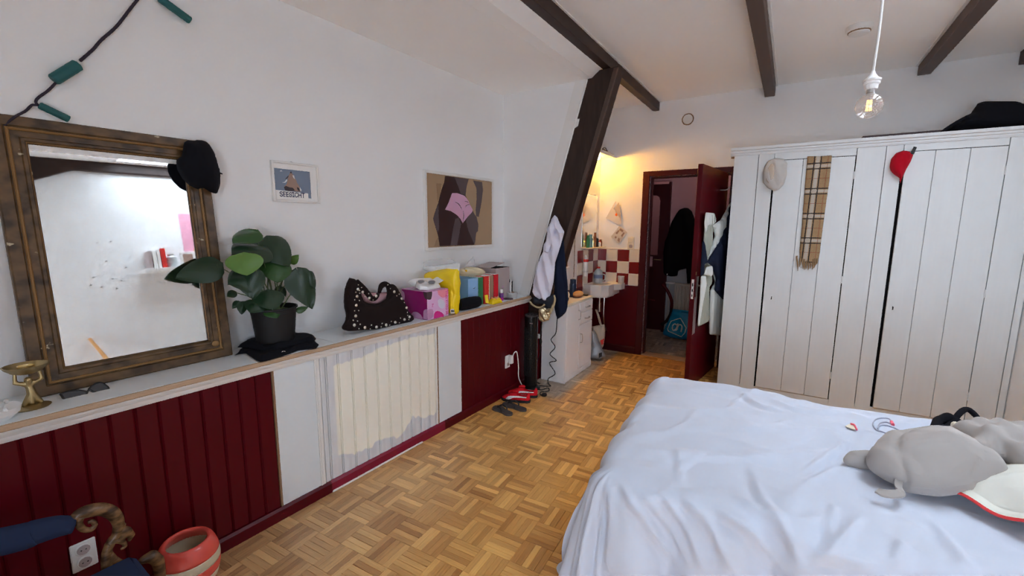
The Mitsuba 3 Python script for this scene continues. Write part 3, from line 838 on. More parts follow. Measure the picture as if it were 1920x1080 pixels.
LEAVES = [  # base, tip, facing, width ratio, droop, material
    ((-2.36,1.1151,1.5064), (-2.32,0.9912,1.4618), (0.45, -0.2, 0.9), 0.42, 0.10, 'm_leaf_mid'),
    ((-2.36,1.1491,1.4287), (-2.28,0.9752,1.4174), (0.6, -0.1, 0.8), 0.46, 0.12, 'm_leaf_dark'),
    ((-2.38,1.197,1.4602), (-2.28,1.2428,1.3286), (0.75, 0.15, 0.6), 0.50, 0.10, 'm_leaf_dark'),
    ((-2.22,0.9919,1.3962), (-2.17,0.9764,1.3066), (0.9, -0.25, 0.4), 0.72, 0.08, 'm_leaf_light'),
    ((-2.27,1.0533,1.2871), (-2.22,0.9195,1.2733), (0.75, -0.35, 0.5), 0.52, 0.10, 'm_leaf_dark'),
    ((-2.26,1.0308,1.3163), (-2.2,1.0126,1.1868), (0.85, 0.1, 0.4), 0.46, 0.08, 'm_leaf_dark'),
    ((-2.33,1.1937,1.3435), (-2.26,1.1669,1.2465), (0.9, 0.0, 0.4), 0.62, 0.08, 'm_leaf_mid'),
    ((-2.32,1.3124,1.2769), (-2.26,1.3545,1.079), (0.8, 0.3, 0.5), 0.40, 0.10, 'm_leaf_dark'),
    ((-2.33,1.3804,1.2702), (-2.3,1.3955,1.1854), (0.7, 0.5, 0.4), 0.40, 0.10, 'm_leaf_dark'),
    ((-2.4,1.3183,1.3313), (-2.36,1.3418,1.3738), (0.8, 0.2, 0.5), 0.36, 0.05, 'm_leaf_light'),
    ((-2.37,1.2806,1.2881), (-2.34,1.272,1.229), (0.9, 0.1, 0.3), 0.70, 0.05, 'm_leaf_dark'),
    ((-2.27,1.1143,1.1989), (-2.2,1.0996,1.1204), (0.85, 0.0, 0.5), 0.66, 0.08, 'm_leaf_dark'),
    ((-2.27,1.0588,1.157), (-2.23,1.0064,1.1158), (0.85, -0.2, 0.5), 0.60, 0.08, 'm_leaf_dark'),
    ((-2.27,1.1242,1.114), (-2.22,1.1277,1.0691), (0.85, 0.0, 0.5), 0.60, 0.08, 'm_leaf_mid'),
    ((-2.35,0.9243,1.3478), (-2.37,0.7595,1.3004), (0.72, -0.35, 0.55), 0.38, 0.06, 'm_leaf_dark'),
    ((-2.3,1.281,1.071), (-2.28,1.3324,1.0893), (0.8, 0.1, 0.5), 0.30, 0.04, 'm_leaf_mid'),
    ((-2.3,1.0045,1.1563), (-2.28,0.9864,1.1024), (0.9, 0.0, 0.3), 0.38, 0.04, 'm_leaf_dark'),
    ((-2.32,0.9916,1.1614), (-2.3,0.9566,1.1342), (0.9, 0.0, 0.3), 0.30, 0.04, 'm_leaf_dark'),
    ((-2.34,0.9894,1.208), (-2.32,0.9461,1.1943), (0.9, 0.0, 0.4), 0.40, 0.04, 'm_leaf_dark'),
    ((-2.42,1.1983,1.4706), (-2.4,1.2203,1.4476), (0.5, 0.1, 0.8), 0.55, 0.04, 'm_leaf_dark'),
    ((-2.38,1.1447,1.3835), (-2.33,1.1715,1.345), (0.8, 0.0, 0.6), 0.52, 0.06, 'm_leaf_dark'),
    ((-2.36,1.2335,1.1991), (-2.34,1.243,1.1526), (0.8, 0.2, 0.4), 0.36, 0.04, 'm_leaf_dark'),
    ((-2.38,1.2195,1.1813), (-2.36,1.2316,1.214), (0.8, 0.2, 0.4), 0.40, 0.04, 'm_leaf_dark'),
]
for i, (b, t, nrm, wr, cu, mm) in enumerate(LEAVES):
    nrm = np.array(nrm, float) * 0.75 + np.array([0.25, -0.22, 0.10])
    lf = part(pp, 'leaf', lw(leaf(b, np.array(t) + (np.array(t) - np.array(b)) * 0.0, nrm, wr * 1.06, cu)), mm, True)
    root = np.array([PC[0] + 0.035 * math.cos(i * 2.4), PC[1] + 0.035 * math.sin(i * 2.4), zp + 0.155])
    b = np.array(b)
    mid = root * 0.45 + b * 0.55 + np.array([0, 0, 0.02])
    if b[2] < 1.06:
        mid = (root + b) / 2 + np.array([0.0, 0, 0.03])
    part(pp, 'stem', lw(tube([root, mid, b], [0.0034, 0.0028, 0.0018], 7, 5)), 'm_stem', True)

# framed pictures on the dormer wall
CLIP = [0, 0, 1, 1]


def picture(name, label, s0, s1, z0, z1, w, d, mf, mp, off=0.0):
    k = thing(name, label, 'picture')
    CLIP[:] = [s0 + w, z0 + w, s1 - w, z1 - w]
    def tr(m):
        v = m.vertices
        m = m.copy()
        m.vertices = np.c_[TD + v[:, 2] + off, v[:, 0], v[:, 1]]
        return lw(m)
    part(k, 'frame', tr(ring(s0, s1, z0, z1, w, 0.001, d, 0.002)), mf)
    part(k, 'print', tr(box(s0 + w * 0.6, s1 - w * 0.6, z0 + w * 0.6, z1 - w * 0.6, 0.001, d * 0.45)), mp)
    return k, tr


def onprint(k, name, d0, poly, bs, label=None, th=0.0006):
    """flat printed shape in the picture's plane; polygon of (s, z)"""
    P = sg.Polygon(poly).buffer(0).intersection(sg.box(*CLIP))
    m = trimesh.util.concatenate([trimesh.creation.extrude_polygon(g, th, engine='earcut') for g in getattr(P, 'geoms', [P])])
    v = m.vertices
    m.vertices = np.c_[TD + d0 + v[:, 2], v[:, 0], v[:, 1]]
    m.invert() if m.volume < 0 else None
    return part(k, name, lw(m), bs, label=label)


mat('m_print_sky', lin(112, 124, 142), 0.4)
mat('m_rock', lin(150, 122, 108), 0.5)
mat('m_rock_dark', lin(58, 46, 50), 0.5)
mat('m_snow', lin(212, 214, 216), 0.5)
mat('m_print_navy', lin(24, 28, 70), 0.5)
pk, tr = picture('framed_picture', 'small white framed picture of a mountain peak with the word SEESICHT', 1.285, 1.563, 1.668, 1.892, 0.012, 0.02, 'm_white_gloss', 'm_paper')
D0 = 0.0095
sz = [(s, z) for _, s, z in [(-2.48,1.2809,1.8516),(-2.48,1.5098,1.8508),(-2.48,1.5111,1.696),(-2.48,1.2842,1.6973)]]
onprint(pk, 'sky', D0, sz, 'm_print_sky', 'grey-blue sky')
rock = [(s, z) for _, s, z in [(-2.48,1.3946,1.8399),(-2.48,1.4026,1.8302),(-2.48,1.4124,1.8212),(-2.48,1.4274,1.7825),(-2.48,1.4417,1.7568),(-2.48,1.4532,1.7407),(-2.48,1.4436,1.7316),(-2.48,1.4064,1.7325),(-2.48,1.3548,1.7341),(-2.48,1.3491,1.7501),(-2.48,1.3675,1.7711),(-2.48,1.3765,1.8014),(-2.48,1.383,1.8217)]]
onprint(pk, 'mountain', D0 + 0.0006, rock, 'm_rock', 'brown mountain peak')

for pts, mm in (([(-2.48,1.3491,1.7501),(-2.48,1.3599,1.7591),(-2.48,1.3799,1.7523),(-2.48,1.4006,1.7505),(-2.48,1.4135,1.7347),(-2.48,1.3784,1.7307),(-2.48,1.3548,1.7341)], 'm_rock_dark'), ([(-2.48,1.4255,1.7556),(-2.48,1.436,1.753),(-2.48,1.4423,1.7399),(-2.48,1.4436,1.7316),(-2.48,1.428,1.739)], 'm_rock_dark'),
                ([(-2.48,1.3909,1.8373),(-2.48,1.3982,1.8423),(-2.48,1.401,1.8333),(-2.48,1.3956,1.8295)], 'm_rock_dark'), ([(-2.48,1.3591,1.7966),(-2.48,1.3793,1.8181),(-2.48,1.3769,1.808),(-2.48,1.3677,1.7974)], 'm_rock_dark'),
                ([(-2.48,1.3425,1.7757),(-2.48,1.3564,1.7817),(-2.48,1.3694,1.7975),(-2.48,1.3714,1.7879),(-2.48,1.3593,1.7754)], 'm_snow'), ([(-2.48,1.4019,1.8202),(-2.48,1.4124,1.8212),(-2.48,1.4146,1.8015),(-2.48,1.408,1.8075)], 'm_snow'),
                ([(-2.48,1.4435,1.7569),(-2.48,1.4532,1.7407),(-2.48,1.4472,1.7318),(-2.48,1.4418,1.7433)], 'm_snow'), ([(-2.48,1.3318,1.8356),(-2.48,1.3389,1.8434),(-2.48,1.3468,1.8371)], 'm_snow')):
    onprint(pk, 'detail', D0 + 0.0012, [(s, z) for _, s, z in pts], mm)
onprint(pk, 'caption', D0 + 0.0006, [(s, z) for _, s, z in [(-2.48,1.2969,1.7335),(-2.48,1.4924,1.7244),(-2.48,1.4924,1.6958),(-2.48,1.2922,1.6961)]], 'm_paper', 'white caption strip')
tm = meshkit.text_mesh('SEESICHT', 0.030, 0.0008, True)
v = tm.vertices
a0, a1 = np.array((-2.48,1.3207,1.6986)), np.array((-2.48,1.4681,1.6976))
wd_ = a1[1] - a0[1]
v = v * [wd_ / (v[:, 0].max() - v[:, 0].min()), 0.9, 1]
tm.vertices = np.c_[TD + D0 + 0.0012 + v[:, 2], a0[1] + v[:, 0], a0[2] + (a1[2] - a0[2]) * v[:, 0] / wd_ + v[:, 1]]
part(pk, 'lettering', lw(tm), 'm_print_navy', label='dark blue word SEESICHT')
part(pk, 'hook', lw(box(TD, TD + 0.008, 1.40, 1.412, 1.889, 1.898, 0.002)), 'm_steel')

# large print: back view of a figure in pink briefs on a tan ground
mat('m_print_tan', lin(158, 130, 100), 0.35)
mat('m_print_tan2', lin(140, 112, 84), 0.35)
mat('m_print_brown', lin(50, 26, 24), 0.3)
mat('m_print_grey', lin(80, 66, 68), 0.3)
mat('m_print_pink', lin(208, 160, 188), 0.35)
pk, tr = picture('framed_picture', 'large white framed print of a dark figure in pink briefs on tan', 2.437, 3.322, 1.342, 1.962, 0.022, 0.022, 'm_white_gloss', 'm_print_tan')
D0 = 0.0108


def pz(p):
    return [(s, z) for _, s, z in p]


onprint(pk, 'figure', D0, pz([(-2.48,2.6727,1.9358),(-2.48,2.9677,1.9355),(-2.48,2.9407,1.8697),(-2.48,2.9244,1.7938),(-2.48,2.9652,1.7432),(-2.48,3.0129,1.6761),(-2.48,3.0434,1.6382),(-2.48,3.0719,1.6154),(-2.48,3.0993,1.5527),(-2.48,3.0924,1.4892),(-2.48,3.0669,1.4736),(-2.48,3.0535,1.3946),(-2.48,3.0369,1.3674),(-2.48,2.5967,1.3718),(-2.48,2.5834,1.451),(-2.48,2.538,1.5641),(-2.48,2.5289,1.5919),(-2.48,2.5427,1.6269),(-2.48,2.5903,1.7191),(-2.48,2.6285,1.819),(-2.48,2.6665,1.8918)]), 'm_print_brown', 'dark brown figure')
onprint(pk, 'arm', D0 + 0.0004, pz([(-2.48,3.0278,1.9293),(-2.48,3.1533,1.9259),(-2.48,3.1684,1.8628),(-2.48,3.1457,1.7435),(-2.48,3.1062,1.616),(-2.48,3.0682,1.6232),(-2.48,3.0625,1.6777),(-2.48,3.0783,1.7716),(-2.48,3.0766,1.8643)]), 'm_print_grey', 'grey-brown arm')
onprint(pk, 'highlight', D0 + 0.0005, pz([(-2.48,2.7849,1.934),(-2.48,2.9676,1.9347),(-2.48,2.9407,1.8697),(-2.48,2.9209,1.7974),(-2.48,2.8609,1.805),(-2.48,2.8335,1.8619)]), 'm_print_grey')
onprint(pk, 'highlight', D0 + 0.0005, pz([(-2.48,2.5902,1.7121),(-2.48,2.593,1.5078),(-2.48,2.5739,1.4796),(-2.48,2.538,1.5641),(-2.48,2.5289,1.5919),(-2.48,2.5427,1.6269)]), 'm_print_grey')
onprint(pk, 'highlight', D0 + 0.0005, pz([(-2.48,3.0128,1.6646),(-2.48,3.0434,1.6382),(-2.48,3.0719,1.6154),(-2.48,3.0993,1.5527),(-2.48,3.0924,1.4892),(-2.48,3.0669,1.4736),(-2.48,3.0535,1.3946),(-2.48,3.0407,1.3712),(-2.48,2.962,1.4903),(-2.48,2.9273,1.5824)]), 'm_print_grey')
onprint(pk, 'highlight', D0 + 0.0005, pz([(-2.48,2.7895,1.5956),(-2.48,2.8347,1.6037),(-2.48,2.8625,1.5516),(-2.48,2.8381,1.4688),(-2.48,2.8079,1.3715),(-2.48,2.7242,1.3708),(-2.48,2.7542,1.4922)]), 'm_print_grey')
onprint(pk, 'briefs', D0 + 0.0009, pz([(-2.48,2.755,1.8044),(-2.48,2.8157,1.8081),(-2.48,2.9068,1.7928),(-2.48,2.9535,1.7615),(-2.48,2.977,1.7285),(-2.48,3.019,1.6763),(-2.48,3.0127,1.6569),(-2.48,2.9515,1.6133),(-2.48,2.8823,1.5577),(-2.48,2.8574,1.5929),(-2.48,2.8124,1.6256),(-2.48,2.7357,1.6567),(-2.48,2.6664,1.6669),(-2.48,2.7046,1.717)]), 'm_print_pink', 'pink briefs')
for ln in ([(-2.48,2.7921,1.7323),(-2.48,2.8254,1.7221),(-2.48,2.8534,1.701),(-2.48,2.8725,1.6756)], [(-2.48,2.8932,1.6649),(-2.48,2.8972,1.6199),(-2.48,2.8847,1.563)], [(-2.48,2.9195,1.6959),(-2.48,2.941,1.7133),(-2.48,2.9769,1.7208)], [(-2.48,2.9119,1.7445),(-2.48,2.9414,1.7436),(-2.48,2.9651,1.7318)]):
    P = np.array([(TD + D0 + 0.0015, s, z) for _, s, z in ln])
    part(pk, 'line', lw(tube(P, [0.0015] + [0.003] * (len(P) - 2) + [0.0015], 5, 4)), 'm_print_brown')
onprint(pk, 'shadow', D0 + 0.0002, pz([(-2.48,2.5742,1.8691),(-2.48,2.6298,1.8714),(-2.48,2.6121,1.7761),(-2.48,2.5802,1.7187)]), 'm_print_tan2')
onprint(pk, 'shadow', D0 + 0.0002, pz([(-2.48,2.5834,1.451),(-2.48,2.5967,1.3718),(-2.48,2.5327,1.3728),(-2.48,2.5623,1.423)]), 'm_print_tan2')

# studded handbag
hb_ = thing('handbag', 'black suede handbag with pearly studs and pink lining on the ledge', 'handbag')
BO = [(-2.259,1.5222,0.9371),(-2.2535,1.5329,0.924),(-2.2465,1.5623,0.9073),(-2.2427,1.639,0.8984),(-2.2365,1.7594,0.8836),(-2.2362,1.8735,0.8828),(-2.2339,2.0342,0.8774),(-2.2383,2.0743,0.8878),(-2.2486,2.0699,0.9124),(-2.2649,2.0448,0.9511),(-2.2815,2.0409,0.9907),(-2.3041,2.0283,1.0444),(-2.3265,2.0158,1.0979),(-2.3428,1.9975,1.1367),(-2.3455,1.9665,1.143),(-2.3356,1.9406,1.1194),(-2.3235,1.9319,1.0908),(-2.3121,1.913,1.0636),(-2.3038,1.8731,1.0439),(-2.2993,1.8322,1.033),(-2.2991,1.8012,1.0325),(-2.303,1.7546,1.0419),(-2.3095,1.7211,1.0574),(-2.321,1.719,1.0847),(-2.3293,1.7191,1.1046),(-2.3449,1.7424,1.1418),(-2.3567,1.7236,1.1699),(-2.3693,1.7056,1.1996),(-2.3749,1.6682,1.2131),(-2.3687,1.6574,1.1984),(-2.3521,1.626,1.1588),(-2.329,1.6014,1.1038),(-2.309,1.5865,1.0561),(-2.2869,1.5828,1.0035),(-2.2761,1.5671,0.9778),(-2.2689,1.5457,0.9608)]
nb = [1, 0, 0.42]
body = puffy(BO, nb, 0.030, 0.055, 0.012, edge=0.05, relief=fold(22, 0.004, 0.7, 5), round_=0.004)
mat('m_suede', lin(30, 20, 19), 0.9, spec=0.15, sheen=0.3)
part(hb_, 'body', lw(body), 'm_suede', True)
mat('m_lining', lin(206, 160, 166), 0.8)
LO = [(-2.3916,1.7554,1.0981),(-2.368,1.7645,1.0419),(-2.3598,1.8025,1.0223),(-2.3571,1.8622,1.0158),(-2.3613,1.9251,1.026),(-2.3713,1.973,1.0497),(-2.3834,1.9845,1.0786),(-2.3873,1.9005,1.0879),(-2.3914,1.8205,1.0976)]
part(hb_, 'lining', lw(puffy(LO, nb, 0.006, 0.02, 0.014, edge=0.02)), 'm_lining', True, label='pink lining')
BK = [(-2.4192,1.7806,1.0923),(-2.4198,1.8422,1.0939),(-2.4145,1.933,1.0813),(-2.413,2.0065,1.0776),(-2.3968,1.9997,1.039),(-2.3795,1.9224,0.9977),(-2.3828,1.8093,1.0058),(-2.3956,1.77,1.0361)]
part(hb_, 'back_panel', lw(puffy(BK, nb, 0.004, 0.008, 0.014, edge=0.02)), 'm_suede', True)
HP = [(-2.3633,1.7077,1.1855),(-2.3505,1.7326,1.1549),(-2.3394,1.7522,1.1286),(-2.3266,1.7706,1.0981),(-2.3167,1.7817,1.0745),(-2.3129,1.8036,1.0655),(-2.3176,1.8283,1.0766),(-2.3243,1.8474,1.0927)]
part(hb_, 'handle', lw(tube(HP, [0.020, 0.021, 0.020, 0.018, 0.018, 0.016, 0.014, 0.010], 10, 4)), 'm_suede', True)
HP = [(-2.3596,1.8838,1.0934),(-2.371,1.9049,1.1205),(-2.378,1.9275,1.1371),(-2.3785,1.9553,1.1384),(-2.3732,1.9725,1.1258),(-2.3609,1.9663,1.0964)]
part(hb_, 'handle', lw(tube(HP, [0.012, 0.016, 0.020, 0.020, 0.018, 0.016], 10, 4)), 'm_suede', True)
mat('m_stud', (0.80, 0.76, 0.68), 0.15, 0.9)
big = [(-2.2265,1.5858,0.9432),(-2.2469,1.6109,0.9917),(-2.2718,1.6369,1.051),(-2.2933,1.6637,1.1022),(-2.3107,1.6863,1.1436),(-2.2156,1.6546,0.9171),(-2.2105,1.7376,0.9049),(-2.2105,1.8159,0.9051),(-2.2119,1.8947,0.9082),(-2.2135,1.9736,0.9121),(-2.2168,2.0177,0.92),(-2.2424,2.0155,0.9809),(-2.2689,1.9971,1.0441),(-2.2903,1.9539,1.095),(-2.3029,1.7205,1.125),(-2.2853,1.7577,1.083),(-2.2867,1.7995,1.0864)]
small = [(-2.219,1.6144,0.918),(-2.2281,1.6246,0.9396),(-2.2409,1.5873,0.9704),(-2.2369,1.6129,0.9607),(-2.2624,1.6151,1.0215),(-2.2608,1.6427,1.0176),(-2.2886,1.6394,1.0839),(-2.2848,1.67,1.0747),(-2.3069,1.6648,1.1275),(-2.303,1.6915,1.118),(-2.31,1.6966,1.1347),(-2.3168,1.7198,1.151),(-2.2205,1.7041,0.9216),(-2.212,1.6916,0.9013),(-2.2186,1.786,0.9172),(-2.2109,1.7728,0.8989),(-2.219,1.8636,0.9181),(-2.2109,1.8484,0.8989),(-2.2215,1.9401,0.9241),(-2.2111,1.9289,0.8994),(-2.2242,2.004,0.9304),(-2.2131,2.0091,0.9041),(-2.2324,2.0098,0.9499),(-2.2597,2.0083,1.015),(-2.2845,1.9882,1.074),(-2.2812,1.9626,1.0662),(-2.304,1.9392,1.1206),(-2.3148,1.9287,1.1462),(-2.2937,1.7295,1.0959),(-2.2982,1.7516,1.1066),(-2.3243,1.701,1.1689),(-2.2815,1.7799,1.067)]
for P, r in ((big, 0.0105), (small, 0.0045)):
    for p in P:
        q = np.array(p)
        d = body.vertices - q
        n_ = np.array(nb) / np.linalg.norm(nb)
        lat = d - (d @ n_)[:, None] * n_
        jn = np.argsort(np.linalg.norm(lat, axis=1))[:8]
        off = (d[jn] @ n_).max()
        off = off if np.linalg.norm(lat[jn[0]]) < 0.03 else 0.0
        m = ball((0, 0, 0), (r * 0.6, r, r), 2)
        m.apply_translation(q + n_ * off)
        part(hb_, 'stud', lw(m), 'm_stud', True, label='domed pearly stud')

# pink gift box with a white pouch and silver sunglasses on top
mat('m_magenta', lin(132, 18, 92), 0.45)
mat('m_box_pink', lin(224, 178, 218), 0.45)
mat('m_box_dark', lin(70, 52, 56), 0.5)
mat('m_box_rose', lin(232, 140, 160), 0.45)
mat('m_box_lilac', lin(190, 140, 178), 0.45)
mat('m_box_white', lin(214, 206, 226), 0.45)
mat('m_box_hot', lin(200, 40, 130), 0.45)
gb = thing('gift_box', 'magenta and pale pink cardboard box with BE COLOURFUL lettering on the ledge', 'box')
bx0, bx1, by0, by1, bz0, bz1 = -2.425, -2.168, 2.135, 2.352, ZL + 0.001, ZL + 0.200
part(gb, 'carton', lw(box(bx0, bx1, by0, by1, bz0, bz1, 0.002)), 'm_magenta')
part(gb, 'front_face', lw(box(bx1, bx1 + 0.001, by0 + 0.001, by1, bz0 + 0.001, bz1 - 0.001)), 'm_box_pink', label='pale pink front')
part(gb, 'lid', lw(box(bx0, bx1 + 0.0015, by0 - 0.001, by1 + 0.001, bz1, bz1 + 0.003, 0.001)), 'm_box_lilac')


def spots(name, poly, bs, face):
    P = sg.Polygon(smoothpts(list(poly) + [poly[0]], 6)[:-1]).buffer(0.004)
    if face == 'front':      # (s, z)
        P = P.intersection(sg.box(by0, bz0, by1, bz1))
        m = trimesh.creation.extrude_polygon(P, 0.0006, engine='earcut')
        v = m.vertices
        m.vertices = np.c_[bx1 + 0.001 + v[:, 2], v[:, 0], v[:, 1]]
    else:                    # near side: (t, z)
        P = P.intersection(sg.box(bx0, bz0, bx1, bz1))
        m = trimesh.creation.extrude_polygon(P, 0.0006, engine='earcut')
        v = m.vertices
        m.vertices = np.c_[v[:, 0], by0 - v[:, 2], v[:, 1]]
    m.fix_normals()
    part(gb, name, lw(m), bs)


fz = lambda a, b: (by0 + a * (by1 - by0), bz0 + b * (bz1 - bz0))
spots('spot', [fz(0, 1), fz(0.20, 1), fz(0.19, 0.80), fz(0.12, 0.74), fz(0, 0.80)], 'm_box_dark', 'front')
spots('spot', [fz(0.5, 1), fz(0.95, 1), fz(0.95, 0.78), fz(0.75, 0.72), fz(0.55, 0.85)], 'm_box_rose', 'front')
spots('spot', [fz(0.50, 0.62), fz(0.62, 0.66), fz(0.78, 0.54), fz(0.80, 0.38), fz(0.68, 0.32), fz(0.55, 0.42)], 'm_box_white', 'front')
spots('spot', [fz(0.30, 0), fz(0.72, 0), fz(0.66, 0.14), fz(0.44, 0.24), fz(0.32, 0.16)], 'm_box_hot', 'front')
spots('spot', [fz(0, 0.36), fz(0.22, 0.34), fz(0.24, 0.1), fz(0, 0.05)], 'm_box_lilac', 'front')
ez = lambda a, b: (bx0 + a * (bx1 - bx0), bz0 + b * (bz1 - bz0))
spots('spot', [ez(0.88, 1), ez(1, 1), ez(1, 0.78), ez(0.92, 0.82)], 'm_box_dark', 'side')
spots('spot', [ez(0.36, 0), ez(0.78, 0), ez(0.74, 0.14), ez(0.58, 0.22), ez(0.42, 0.16)], 'm_box_lilac', 'side')
spots('spot', [ez(0, 0.95), ez(0.10, 0.85), ez(0.10, 0.65), ez(0, 0.60)], 'm_box_lilac', 'side')
spots('spot', [ez(0.86, 0.05), ez(1, 0.05), ez(1, 0.36), ez(0.88, 0.30)], 'm_box_lilac', 'side')
part(gb, 'lettering', lw(text_on('BE COLOURFUL', 0.024, (bx1 + 0.0018, by1 - 0.006, bz0 + 0.008), (0, 0, 1), (0, -1, 0), 0.0006, True, 0.182)), 'm_box_hot', label='BE COLOURFUL printed upwards')
part(gb, 'lettering', lw(text_on('PS', 0.016, (bx1 + 0.0018, by0 + 0.062, bz0 + 0.085), (0, 0, 1), (0, -1, 0), 0.0006)), 'm_box_hot')
zt_ = bz1 + 0.004
wp = thing('pouch', 'white plastic packet lying on the pink box', 'packet')
pts = [(-2.235, 2.135, zt_), (-2.20, 2.19, zt_), (-2.215, 2.33, zt_), (-2.36, 2.37, zt_), (-2.40, 2.30, zt_), (-2.39, 2.16, zt_)]
m = puffy(pts, [0.25, 0, 1], 0.034, 0.0, 0.010, edge=0.05, relief=fold(50, 0.004, 0.4, 8))
m.vertices[:, 2] -= min(m.vertices[:, 2].min() - zt_, 0)
part(wp, 'bag', lw(m), 'm_film', True)
part(wp, 'flap', lw(plate([(-2.24, 2.29, zt_ + 0.03), (-2.22, 2.36, zt_ + 0.062), (-2.30, 2.38, zt_ + 0.062), (-2.32, 2.31, zt_ + 0.03)], [0.2, -0.45, 0.9], 0.001)), 'm_film', label='raised white flap')
A = [(-2.195,2.0723,1.1634),(-2.195,2.0853,1.1692),(-2.195,2.1079,1.1693),(-2.195,2.1306,1.1646),(-2.195,2.1419,1.1562),(-2.195,2.135,1.1472),(-2.195,2.1168,1.1419),(-2.195,2.0924,1.1421),(-2.195,2.0767,1.151)]
B = [(-2.195,2.17,1.1459),(-2.195,2.1837,1.1543),(-2.195,2.2042,1.1559),(-2.195,2.2317,1.1519),(-2.195,2.2488,1.1414),(-2.195,2.2433,1.1307),(-2.195,2.2239,1.1241),(-2.195,2.1931,1.1262),(-2.195,2.1763,1.1342)]
mat('m_silver', (0.8, 0.8, 0.8), 0.25, 0.9)
glasses('sunglasses', 'silver framed sunglasses lying on the pink box', A, B, [1, 0, 0.1], 'm_silver', 'm_lens_grey', [(-2.195,2.1419,1.1562),(-2.195,2.157,1.1595),(-2.195,2.17,1.1459)],
        [[A[0], (A[0][0] - 0.05, A[0][1] + 0.02, zt_ + 0.02), (A[0][0] - 0.09, A[0][1] + 0.02, zt_ + 0.01)], [B[4], (B[4][0] - 0.03, B[4][1] + 0.01, zt_ + 0.03), (B[4][0] - 0.09, B[4][1], zt_ + 0.035)]])

# yellow bag in a clear sleeve
mat('m_yellow', lin(238, 204, 20), 0.4)
mat('m_yellow_dark', lin(206, 166, 20), 0.4)
yb = thing('yellow_bag', 'yellow folded garment in a clear plastic bag standing behind the pink box', 'bag')
YO = [(-2.1307,2.405,0.8804),(-2.1069,2.405,1.0641),(-2.1097,2.405,1.2261),(-2.1828,2.405,1.2295),(-2.3132,2.405,1.2053),(-2.4037,2.405,1.1871),(-2.4562,2.405,1.1669),(-2.439,2.405,0.9704),(-2.4256,2.405,0.8355)]
YO = [(max(t, TD + 0.02), s, max(z, ZL + 0.003)) for t, s, z in YO]
part(yb, 'garment', lw(puffy(YO, [0, -1, 0], 0.036, 0.030, 0.010, edge=0.05, relief=fold(45, 0.006, 1.1, 3))), 'm_yellow', True)
FO_ = [(-2.152,2.351,0.8912),(-2.152,2.4497,0.877),(-2.152,2.4632,1.0234),(-2.152,2.4683,1.111),(-2.152,2.4589,1.2043),(-2.152,2.4448,1.2224),(-2.152,2.4043,1.1611),(-2.152,2.3601,1.0559)]
FO_ = [(t, max(s, 2.358), max(z, ZL + 0.003)) for t, s, z in FO_]
part(yb, 'front_fold', lw(puffy(FO_, [1, 0, 0], 0.012, 0.030, 0.008, edge=0.03, relief=fold(50, 0.006, 1.3, 5))), 'm_yellow', True)
SO = [(-2.1047,2.405,1.2107),(-2.0936,2.405,1.2662),(-2.1611,2.405,1.2625),(-2.2684,2.405,1.2445),(-2.4954,2.405,1.2189),(-2.4903,2.405,1.1982),(-2.404,2.405,1.1788),(-2.2692,2.405,1.2081)]
SO = [(max(t, TD + 0.01), s, z) for t, s, z in SO]
part(yb, 'sleeve', lw(puffy(SO, [0, -1, 0], 0.010, 0.006, 0.008, edge=0.02, relief=fold(60, 0.004, 0.5, 2))), 'm_film', True, label='translucent plastic sleeve top')
TO = [(-2.5061,2.415,1.2091),(-2.487,2.415,1.2521),(-2.3996,2.415,1.2774),(-2.2986,2.415,1.2906),(-2.1801,2.415,1.2925),(-2.1387,2.415,1.2591),(-2.2235,2.415,1.2463),(-2.3502,2.415,1.2267)]
TO = [(max(t, TD + 0.005), s, z) for t, s, z in TO]
part(yb, 'sleeve_back', lw(plate(TO, [0, -1, 0], 0.0008)), 'm_clear_film', label='clear plastic edge')
part(yb, 'sticker', lw(plate([(-2.139,2.3418,0.9304),(-2.139,2.3938,0.926),(-2.139,2.3946,0.8927),(-2.139,2.3411,0.8997)], [1, 0, 0], 0.001)), 'm_paper', label='white bar code sticker')
bars = [(-2.1375,2.3483,0.9238),(-2.1375,2.3553,0.9231),(-2.1375,2.3564,0.9061),(-2.1375,2.348,0.907),(-2.1375,2.3595,0.9229),(-2.1375,2.3637,0.9223),(-2.1375,2.3648,0.9047),(-2.1375,2.3599,0.9055),(-2.1375,2.3679,0.9216),(-2.1375,2.375,0.9209),(-2.1375,2.376,0.9033),(-2.1375,2.3683,0.9041),(-2.1375,2.3792,0.9207),(-2.1375,2.3835,0.9201),(-2.1375,2.3845,0.9024),(-2.1375,2.3796,0.9027)]
for i in range(0, 16, 4):
    part(yb, 'bar', lw(plate(bars[i:i + 4], [1, 0, 0], 0.0006)), 'm_black')

# books and boxes further along
def upright(name, label, catg, t0, t1, s0, s1, h, bs, group=None, b=0.002, extra=True):
    k = thing(name, label, catg, group)
    part(k, 'cover', lw(box(t0, t1, s0, s1, ZL + 0.001, ZL + h, b)), bs)
    if extra:
        part(k, 'pages', lw(box(t0 + 0.003, t1 - 0.004, s0 + 0.003, s1 - 0.003, ZL + h - 0.004, ZL + h + 0.0006)), 'm_paper')
    return k


